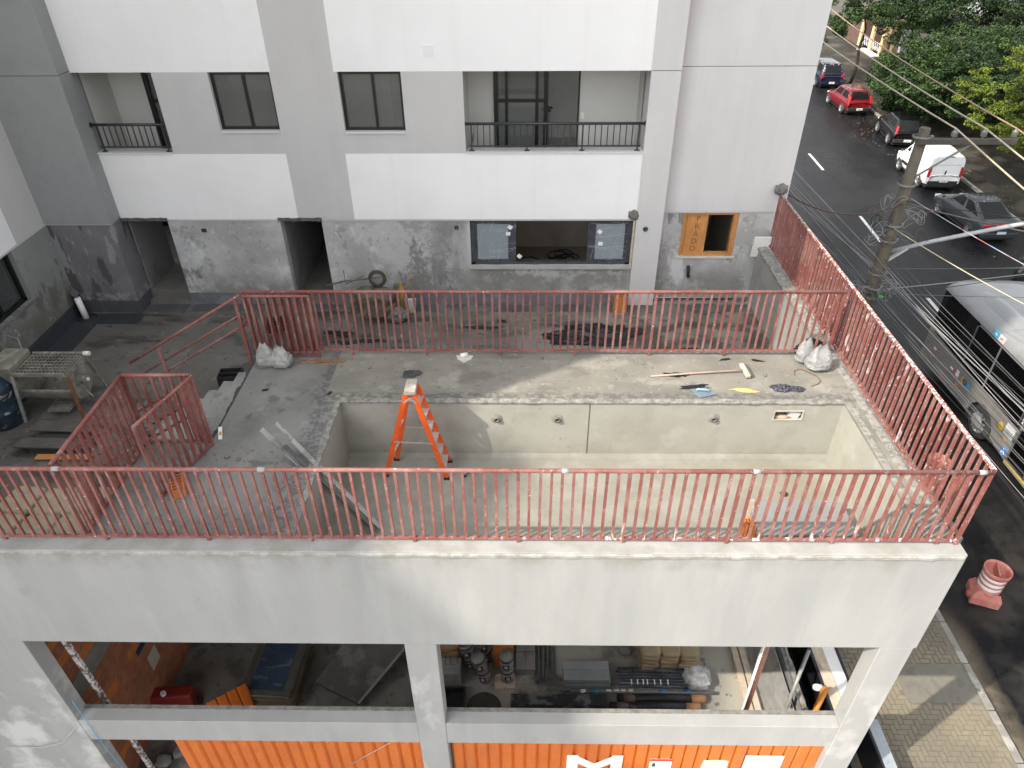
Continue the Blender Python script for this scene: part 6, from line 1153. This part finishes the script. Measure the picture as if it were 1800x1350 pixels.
# second drum half seen through the side railing
d2 = dup(dm, None, (10.75,13.75,ST), .5); d2['label'] = 'pink traffic drum on the road seen through the side railing bars'; d2['group'] = dm['group'] = 'pink traffic drums'
# ------------------------------------------------------------------ motorcycle at the right edge
mc = thing('motorcycle', 'dark motorcycle cut off by the right edge of the picture', 'motorcycle', (19.9,25.9,ST), R(-60))
wheel(mc, 0, 0, .31, .11, 1, 7); wheel(mc, 0, 1.28, .31, .10, 1, 7)
obj('tank', G().ball((0,.75,.80),.16,.30,.15,14,8), paint('moto_paint', (.012,.012,.014)), mc); obj('seat', G().ball((0,.22,.78),.14,.42,.07,12,6), TRIM, mc); obj('engine', G().ball((0,.66,.45),.18,.24,.20,12,8,.2,4), TRIM, mc)
obj('fork', G().tube([(-.09,1.28,.31),(-.09,1.0,1.0)],.025,8).tube([(.09,1.28,.31),(.09,1.0,1.0)],.025,8), RIM, mc); obj('handlebar', G().tube([(-.36,.86,1.05),(-.2,.98,1.02),(.2,.98,1.02),(.36,.86,1.05)],.016,8), TRIM, mc); obj('exhaust', G().tube([(.16,.7,.3),(.16,.0,.38)],.05,10), RIM, mc); obj('tail', G().ball((0,-.22,.74),.10,.16,.08,10,6), TRIM, mc); obj('swing_arm', G().bar((-.08,.5,.4),(-.08,0,.31),.05), TRIM, mc)
# ------------------------------------------------------------------ utility pole
POLEM = mat('weathered_pole', (.105,.090,.068), .9, .2, 2, bump=(20,.5,.015), layers=[dict(c=(.06,.052,.04),s=1.5,st=(3,3,.5),lo=.5,hi=.62,a=.6)])
px, py = 8.98, 16.3
pole = thing('utility_pole', 'concrete utility pole tangled with cables at the kerb', 'utility pole', (px,py,ST))
obj('shaft', G().tube([(0,0,0),(0,0,4),(.02,0,8.62)],[.20,.17,.115],16), POLEM, pole)
obj('crossarm', G().box(-.15,-.20,8.30,2.05,-.09,8.43), mat('crossarm_timber', (.075,.068,.056), .9, .2, 4), pole, bevel=.01)
obj('arm_brace', G().bar((.08,-.12,7.55),(1.10,-.15,8.32),.045,.03), mat('dull_zinc', (.17,.17,.165), .5, .15, 6), pole)
INS = mat('grey_insulator', (.22,.22,.21), .4, .1, 8)
for x in (.62,1.27,1.95):
    q = obj('insulator', G().lathe([(.02,8.43),(.02,8.47),(.07,8.48),(.05,8.51),(.075,8.52),(.05,8.55),(.075,8.56),(.04,8.60),(.03,8.63)],14,Matrix.Translation((x,-.145,0)),cap=False), INS, pole)
for z in (8.40,7.30,6.3,5.9,5.0,4.6,4.35): obj('clamp_band', G().lathe([(.19,z),(.20,z+.01),(.20,z+.05),(.19,z+.06)],16,cap=False).box(.17,-.03,z,.26,.03,z+.05), mat('dull_zinc', (.17,.17,.165)), pole)
obj('lamp_arm', G().tube([(.12,-.02,5.62),(.9,-.35,6.05),(2.0,-.75,6.55),(3.6,-1.2,7.15)],.05,10), mat('white_arm_tube', (.33,.345,.36), .5, .08, 4), pole); obj('arm_bracket', G().bar((.05,0,5.3),(.45,-.18,5.80),.14,.05), mat('pale_bracket', (.40,.41,.40), .6, .1, 5), pole)
GRN = mat('green_clip', (.03,.50,.10), .5, .1, 5)
for a, z in ((-1.2,4.2),(1.0,4.45)): obj('green_clip', G().ball((.2*math.sin(a),-.2,z),.09,.05,.04,8,5), GRN, pole)
# ------------------------------------------------------------------ wires
def sag(a, b, s, n=22):
    a, b = Vector(a), Vector(b); return [a.lerp(b,i/n)-V(0,0,s*4*(i/n)*(1-i/n)) for i in range(n+1)]
HV = mat('pale_conductor', (.46,.40,.30), .5, .1, 2); HVR = mat('tan_conductor', (.34,.23,.14), .5, .1, 2)
for i, (x, fx, nx, m_, lb) in enumerate(((.62,3.7,-1.3,HV,'pale overhead line on the insulator nearest the pole'),(1.27,4.5,-.8,HV,'pale overhead line on the middle insulator'),(1.95,5.4,0,HVR,'tan overhead line on the outer insulator'))):
    p = V(px+x,py-.145,ST+8.64)
    o = obj('overhead_line', G().tube(sag((px+x+fx*.9,py+36,ST+8.9),p,.5)+sag(p,(px+x+nx-.6,py-30,ST+8.6),.5)[1:],.018,6), m_); tag(o, lb, 'cable', 'three overhead lines on the crossarm')
random.seed(23)
CABS = [mat('grey_cable', (.10,.10,.105), .6, .1, 2), mat('black_cable', (.018,.018,.019), .6, .1, 2), mat('silver_cable', (.26,.26,.265), .45, .1, 2)]
# telecom bundle running along the street both ways
for i in range(36):
    z = ST+random.choice((4.3,4.45,4.6,4.9,5.1,5.4))+random.uniform(-.12,.12); p = V(px+random.uniform(-.25,.25),py-.1,z)
    near_ = (px+random.uniform(1.2,4.2), py-27, z+random.uniform(-.2,.5)); far_ = (px+random.uniform(-2.2,1.6), py+36, z+random.uniform(-.3,.6))
    pts = sag(near_,p,random.uniform(.25,.75))+(sag(p,far_,random.uniform(.2,.9))[1:] if i % 3 != 0 else [])
    m_ = CABS[i%3]; o = obj('telecom_cable', G().tube(pts,random.choice((.0035,.0045,.006,.008)),5), m_)
    tag(o, ('grey','black','silver')[i%3]+' telecom cable in the bundle running along the street from the pole', 'cable', 'telecom cables along the street')
for i, (a, b, s, r, m_, lb) in enumerate((((px,py-.15,ST+6.9),(5.30,13.9,ST+8.05),.35,.016,mat('maroon_cable', (.085,.03,.035), .6, .2, 2),'dark red drop cable from the pole to the building corner'),
        ((px+.1,py-.1,ST+6.95),(20,12,ST+7.6),.3,.012,CABS[1],'thin black drop cable crossing the street above the white van'),((px+.1,py-.1,ST+6.9),(22,13.5,ST+6.2),.5,.02,CABS[0],'thick grey drop cable crossing above the grey sedan'),
        ((px+.15,py-.1,ST+5.2),(21,15,ST+6.6),.25,.009,CABS[0],'thin grey drop cable rising under the lamp arm'),((px+.15,py-.1,ST+4.6),(22,19,ST+4.9),.15,.012,CABS[2],'silver drop cable crossing low towards the motorcycle'),((px+.15,py-.1,ST+4.5),(21,14,ST+6.0),.25,.009,CABS[0],'lowest thin grey drop cable slanting over the street'),
        ((px+.1,py-.1,ST+4.4),(22,20,ST+4.6),.2,.010,CABS[1],'black drop cable just above the low silver one'))):
    o = obj('drop_cable', G().tube(sag(a,b,s),r,5), m_); tag(o, lb, 'cable', 'drop cables leaving the pole')
o = obj('warning_cord', G().tube(sag((px+.12,py-.15,ST+7.05),(13.2,4.5,ST+7.2),.35),.010,5), mat('red_white_cord', (.36,.38,.43), .6, .02, 2, layers=[dict(c=(.36,.05,.07),s=2.6,lo=.54,hi=.57,a=.85), dict(c=(.12,.30,.60),s=2.2,lo=.42,hi=.40,seed=0,a=.5)])); tag(o, 'red, white and blue cord hanging from the pole towards the bus', 'cord')
o = obj('cream_cord', G().tube(sag((px-.05,py-.15,ST+6.3),(13.4,4.3,ST+7.0),.45),.012,5), mat('cream_cord_mat', (.50,.46,.34), .6, .1, 2)); tag(o, 'cream cord hanging beside the striped cord', 'cord')
for i in range(40):
    c = V(px+random.choice((-1,1))*random.uniform(.15,.65), py-.22+random.uniform(-.15,.1), ST+random.choice((6.9,6.6,6.3,6.0,4.6,4.3))+random.uniform(-.2,.2)); rx, rz_ = random.uniform(.06,.30), random.uniform(.06,.22); tl = random.uniform(-.6,.6)
    pts = [c+V(rx*math.cos(a*.34)*(1+.12*math.sin(a)), .1*math.sin(a*.5), rz_*math.sin(a*.34)+tl*rx*math.cos(a*.34)) for a in range(random.randint(16,42))]
    o = obj('cable_loop', G().tube(pts,random.choice((.004,.005,.007)),5), random.choice(CABS)); tag(o, 'loose loop of spare cable tangled against the pole', 'cable', 'loose cable loops on the pole')
# ================================================================== TREES AND THE FAR SIDE
BARK = mat('dark_bark', (.030,.024,.018), .95, .25, 5, bump=(20,.6,.02))
def leafmat(name, c, c2, c3, s=1.1):
    return mat(name, c, .5, .25, 6, spec=.3, layers=[dict(c=c2,s=s,lo=.50,hi=.62,seed=2,a=.85), dict(c=c3,s=s*1.7,lo=.56,hi=.66,seed=5,a=.8)])
L_DARK = leafmat('dark_green_leaf', (.016,.036,.008), (.007,.016,.005), (.046,.084,.014))
L_MID = leafmat('mid_green_leaf', (.024,.051,.010), (.009,.022,.006), (.062,.102,.017))
L_YEL = leafmat('yellow_green_leaf', (.10,.135,.010), (.042,.070,.010), (.15,.175,.014), 1.6)
def tree(name, label, base, trunk, clumps, m, leaf, per, cr, seed, flat=.5, tr=.16):
    rnd = random.Random(seed); t = thing(name, label, 'tree', base, 0, 'street trees beyond the parked cars')
    g = G()
    for pts, r0, r1 in trunk:
        k = len(pts); g.tube([(x,y,z) for x,y,z in pts],[r0+(r1-r0)*i/(k-1) for i in range(k)],9)
    obj('trunk', g, BARK, t)
    vs = []; fs = []; n = 0
    for (cx,cy,cz,rr) in clumps:
        for _ in range(int(per*rr*rr/(cr*cr))):
            # shell-weighted point in a flattened lump
            while 1:
                p = V(rnd.uniform(-1,1),rnd.uniform(-1,1),rnd.uniform(-1,1)); l = p.length
                if .25 < l < 1: break
            p *= rr*(.55+.45*rnd.random())/max(l,.4)*.9
            q = V(cx+p.x, cy+p.y, cz+p.z*flat)
            nrm = (V(p.x*.6,p.y*.6,p.z+rr*.5)+V(rnd.gauss(0,.5),rnd.gauss(0,.5),rnd.gauss(0,.4))*rr).normalized()
            a = nrm.cross(V(rnd.gauss(0,1),rnd.gauss(0,1),rnd.gauss(0,1))).normalized(); b = nrm.cross(a)
            s = leaf*rnd.uniform(.6,1.35); a *= s; b *= s*.55
            vs += [tuple(q-a), tuple(q-b+nrm*s*.15), tuple(q+a), tuple(q+b+nrm*s*.15)]; fs.append((n,n+1,n+2)); fs.append((n,n+2,n+3)); n += 4
    g = G(); g.v = vs; g.f = fs; g.sm = [False]*len(fs)
    o = obj('foliage', g, m, t); o['kind'] = 'stuff'; return t
def lumps(c, rx, ry, rz, n, cr, seed):
    rnd = random.Random(seed); out = []
    while len(out) < n:
        p = V(rnd.uniform(-1,1),rnd.uniform(-1,1),rnd.uniform(-1,1))
        if p.length < 1 and p.length > .3: out.append((c[0]+p.x*rx,c[1]+p.y*ry,c[2]+p.z*rz,cr*rnd.uniform(.6,1.25)))
    return out
# big dark tree at the top of the street
tree('dark_tree','large dark green tree with forked trunk at the top right',(36.3,66.5,PV),[([(0,0,0),(-.3,-.2,1.2),(-.9,-.6,2.6),(-2,-1,4)],.34,.12),([(.1,0,0),(1.0,-.3,1.5),(2.0,-.6,3.0)],.26,.10)],
     lumps((-1.6,-3.6,3.8),7.2,5.0,3.0,230,0.98,1),L_DARK,0.100,356,1.15,2,.62)
tree('slender_tree','slender dark street tree with thin leaning trunk behind the blue car',(24.5,56.5,PV),[([(0,0,0),(.15,.05,1.2),(.0,0,2.4),(.15,.1,3.6),(-.2,.2,4.8)],.13,.06)],
     lumps((-.9,.3,5.2),2.5,2.2,1.56,39,0.66,5)+lumps((-2.2,.5,3.5),1.3,1.2,0.91,13,0.55,6),L_MID,0.090,308,.85,7,.6)
tree('bushy_tree','bushy mid green tree leaning over the black hatchback',(25.6,46.2,PV),[([(0,0,0),(.1,.1,1.0),(-.3,.2,2.2)],.15,.07),([(0,0,.8),(.8,.4,2.2)],.10,.05)],
     lumps((-2.9,-2.6,2.9),1.5,2.2,.8,34,.5,91)+lumps((-.5,.6,2.7),3.3,4.2,2.21,135,0.62,9),L_MID,0.079,296,.70,11,.62)
tree('bushy_tree','darker bushy tree behind the white van',(27.4,43.0,PV),[([(0,0,0),(.2,.1,1.3),(0,.2,2.6)],.15,.07)],
     lumps((-.9,-.2,2.9),3.0,3.8,2.21,120,0.62,13),L_DARK,0.079,296,.72,15,.62)
tree('bushy_tree','low dense bush filling the pavement beside the red hatchback',(24.9,50.6,PV),[([(0,0,0),(.1,0,.8),(0,.1,1.6)],.12,.06)],
     lumps((.3,-.6,1.5),2.0,3.4,1.69,75,0.51,17),L_DARK,0.074,285,.60,19,.65)
tree('bushy_tree','mid green tree between gate house and yellow green tree',(28.8,48.5,PV),[([(0,0,0),(.1,0,1.4),(0,.1,2.6)],.15,.06)],
     lumps((.8,.4,3.2),3.2,4.0,2.34,105,0.66,21),L_MID,0.085,285,.75,23,.62)
tree('yellow_green_tree','bright yellow green feathery tree at the right edge',(27.2,37.6,PV),[([(0,0,0),(-.1,.2,1.6),(-.6,.6,3.0)],.16,.06),([(0,0,1.2),(.8,-.4,2.8)],.10,.05)],
     lumps((-.6,.9,3.3),3.4,4.4,2.60,180,0.51,25)+lumps((-2.2,-2.2,2.6),1.7,1.9,1.17,39,0.41,27)+lumps((-2.0,-4.4,3.0),1.8,2.0,1.0,40,0.40,28)+lumps((.6,-5.6,3.4),2.2,2.2,1.2,46,0.45,31),L_YEL,0.063,261,.62,29,.42)
# gate house
gh = thing('gate_house', 'old house front with cream pillars, brown gate and white step', 'house', (30.3,68,PV))
CREAM = mat('cream_plaster', (.52,.38,.22), .85, .1, 3)
obj('wall', G().box(.5,-9,0,8,6,2.6), mat('grey_brown_wall', (.07,.06,.052), .9, .15, 1.5), gh)
for y in (-.15,-2.35,-4.3,2.2): obj('pillar', G().box(-.1,y-.22,0,.45,y+.22,3.1), CREAM, gh, bevel=.02)
BGA = mat('brown_gate', (.055,.028,.020), .6, .2, 6); WTI = mat('white_grille', (.55,.54,.60), .6, .1, 8)
for y0_, y1_ in ((-2.1,-.4),(.1,2.0)):
    for k in range(9): obj('gate_bar', G().box(.05,y0_+(y1_-y0_)*(k+.1)/9,.95,.12,y0_+(y1_-y0_)*(k+.75)/9,3.0), BGA, gh)
    obj('gate_back', G().box(.14,y0_,.2,.2,y1_,3.0), mat('dark_gate_back', (.03,.018,.014), .8, .2, 4), gh)
    for k in range(4):
        yy_ = y0_+(y1_-y0_)*(k+.5)/4; obj('grille_panel', G().bar((.05,yy_-.18,.25),(.05,yy_+.18,.9),.06,.04).bar((.04,yy_+.18,.25),(.04,yy_-.18,.9),.06,.04), WTI, gh)
obj('step', G().box(-.85,-2.7,0,-.1,.5,.12), mat('white_step', (.62,.60,.62), .7, .06, 3), gh, bevel=.01)
obj('fence_panel', G().box(.0,2.4,0,.1,6,1.5), mat('brown_fence', (.10,.06,.045), .8, .2, 4), gh); obj('white_post', G().box(-.1,-5.9,0,.4,-5.5,2.6), WTI, gh)
# mural building
mb = thing('painted_building', 'grey building with an ochre painted lower wall at the top right corner', 'building', (46,73,PV))
obj('wall', G().box(-2.9,-.9,1.35,14,8,9), mat('grey_side_wall', (.33,.34,.36), .85, .06, 1), mb); obj('ochre_band', G().box(-2.95,-.95,0,14,8,1.34), mat('ochre_wall', (.58,.27,.035), .8, .1, 2, layers=[dict(c=(.16,.15,.17),s=.9,lo=.54,hi=.58,m=[('x',44.5,45,60,61)],a=.9), dict(c=(.40,.36,.32),s=1.4,lo=.58,hi=.62,seed=4,m=[('x',44,44.5,60,61)],a=.8)]), mb)
obj('downpipe', G().tube([(-3.1,-1.05,0),(-3.1,-1.05,9)],.10,8), mat('pale_downpipe', (.42,.42,.40), .6, .1, 3), mb)
obj('shrub_leaves', G().ball((-1.6,-1.6,.7),.5,.4,.8,14,10,.6,5), L_MID, mb)
gw = thing('boundary_wall', 'long grey brown plot wall behind the trees', 'wall', (31,56,PV)); obj('wall', G().box(0,-30,0,.25,4,2.2), mat('stained_plot_wall', (.055,.051,.047), .9, .2, .8), gw); obj('return_wall', G().box(.26,3.7,0,14,3.95,2.4), mat('stained_plot_wall', (.055,.051,.047)), gw); obj('coping', G().box(-.05,-30,2.203,.30,4,2.28), CONC, gw)
dk = thing('parked_vehicle', 'dark vehicle half hidden under the big tree', 'car', (35.0,64.5,PV), R(60)); obj('body', G().ball((0,0,.6),1.9,.85,.55,16,10,0,3,.6), TRIM, dk); obj('cabin', G().ball((-.2,0,1.1),1.1,.72,.45,14,8,0,3,.7), CGL, dk)
# fallen leaves on far pavement and road
rnd = random.Random(8); g = G()
for i in range(420):
    y = rnd.uniform(27,62); x = 22.0+xs(y)+rnd.gauss(-.6,1.6); z = (PV if x > 22.12+xs(y) else ST)+.008
    a = rnd.uniform(0,6.28); s = rnd.uniform(.03,.07); g.quad((x+s*math.cos(a),y+s*math.sin(a),z),(x-s*.5*math.sin(a),y+s*.5*math.cos(a),z+.01),(x-s*math.cos(a),y-s*math.sin(a),z),(x+s*.5*math.sin(a),y-s*.5*math.cos(a),z+.008))
tag(obj('fallen_leaves', g, mat('fallen_leaf', (.30,.24,.10), .8, .4, 30)), 'fallen leaves scattered along the far kerb', 'leaves', kind='stuff')
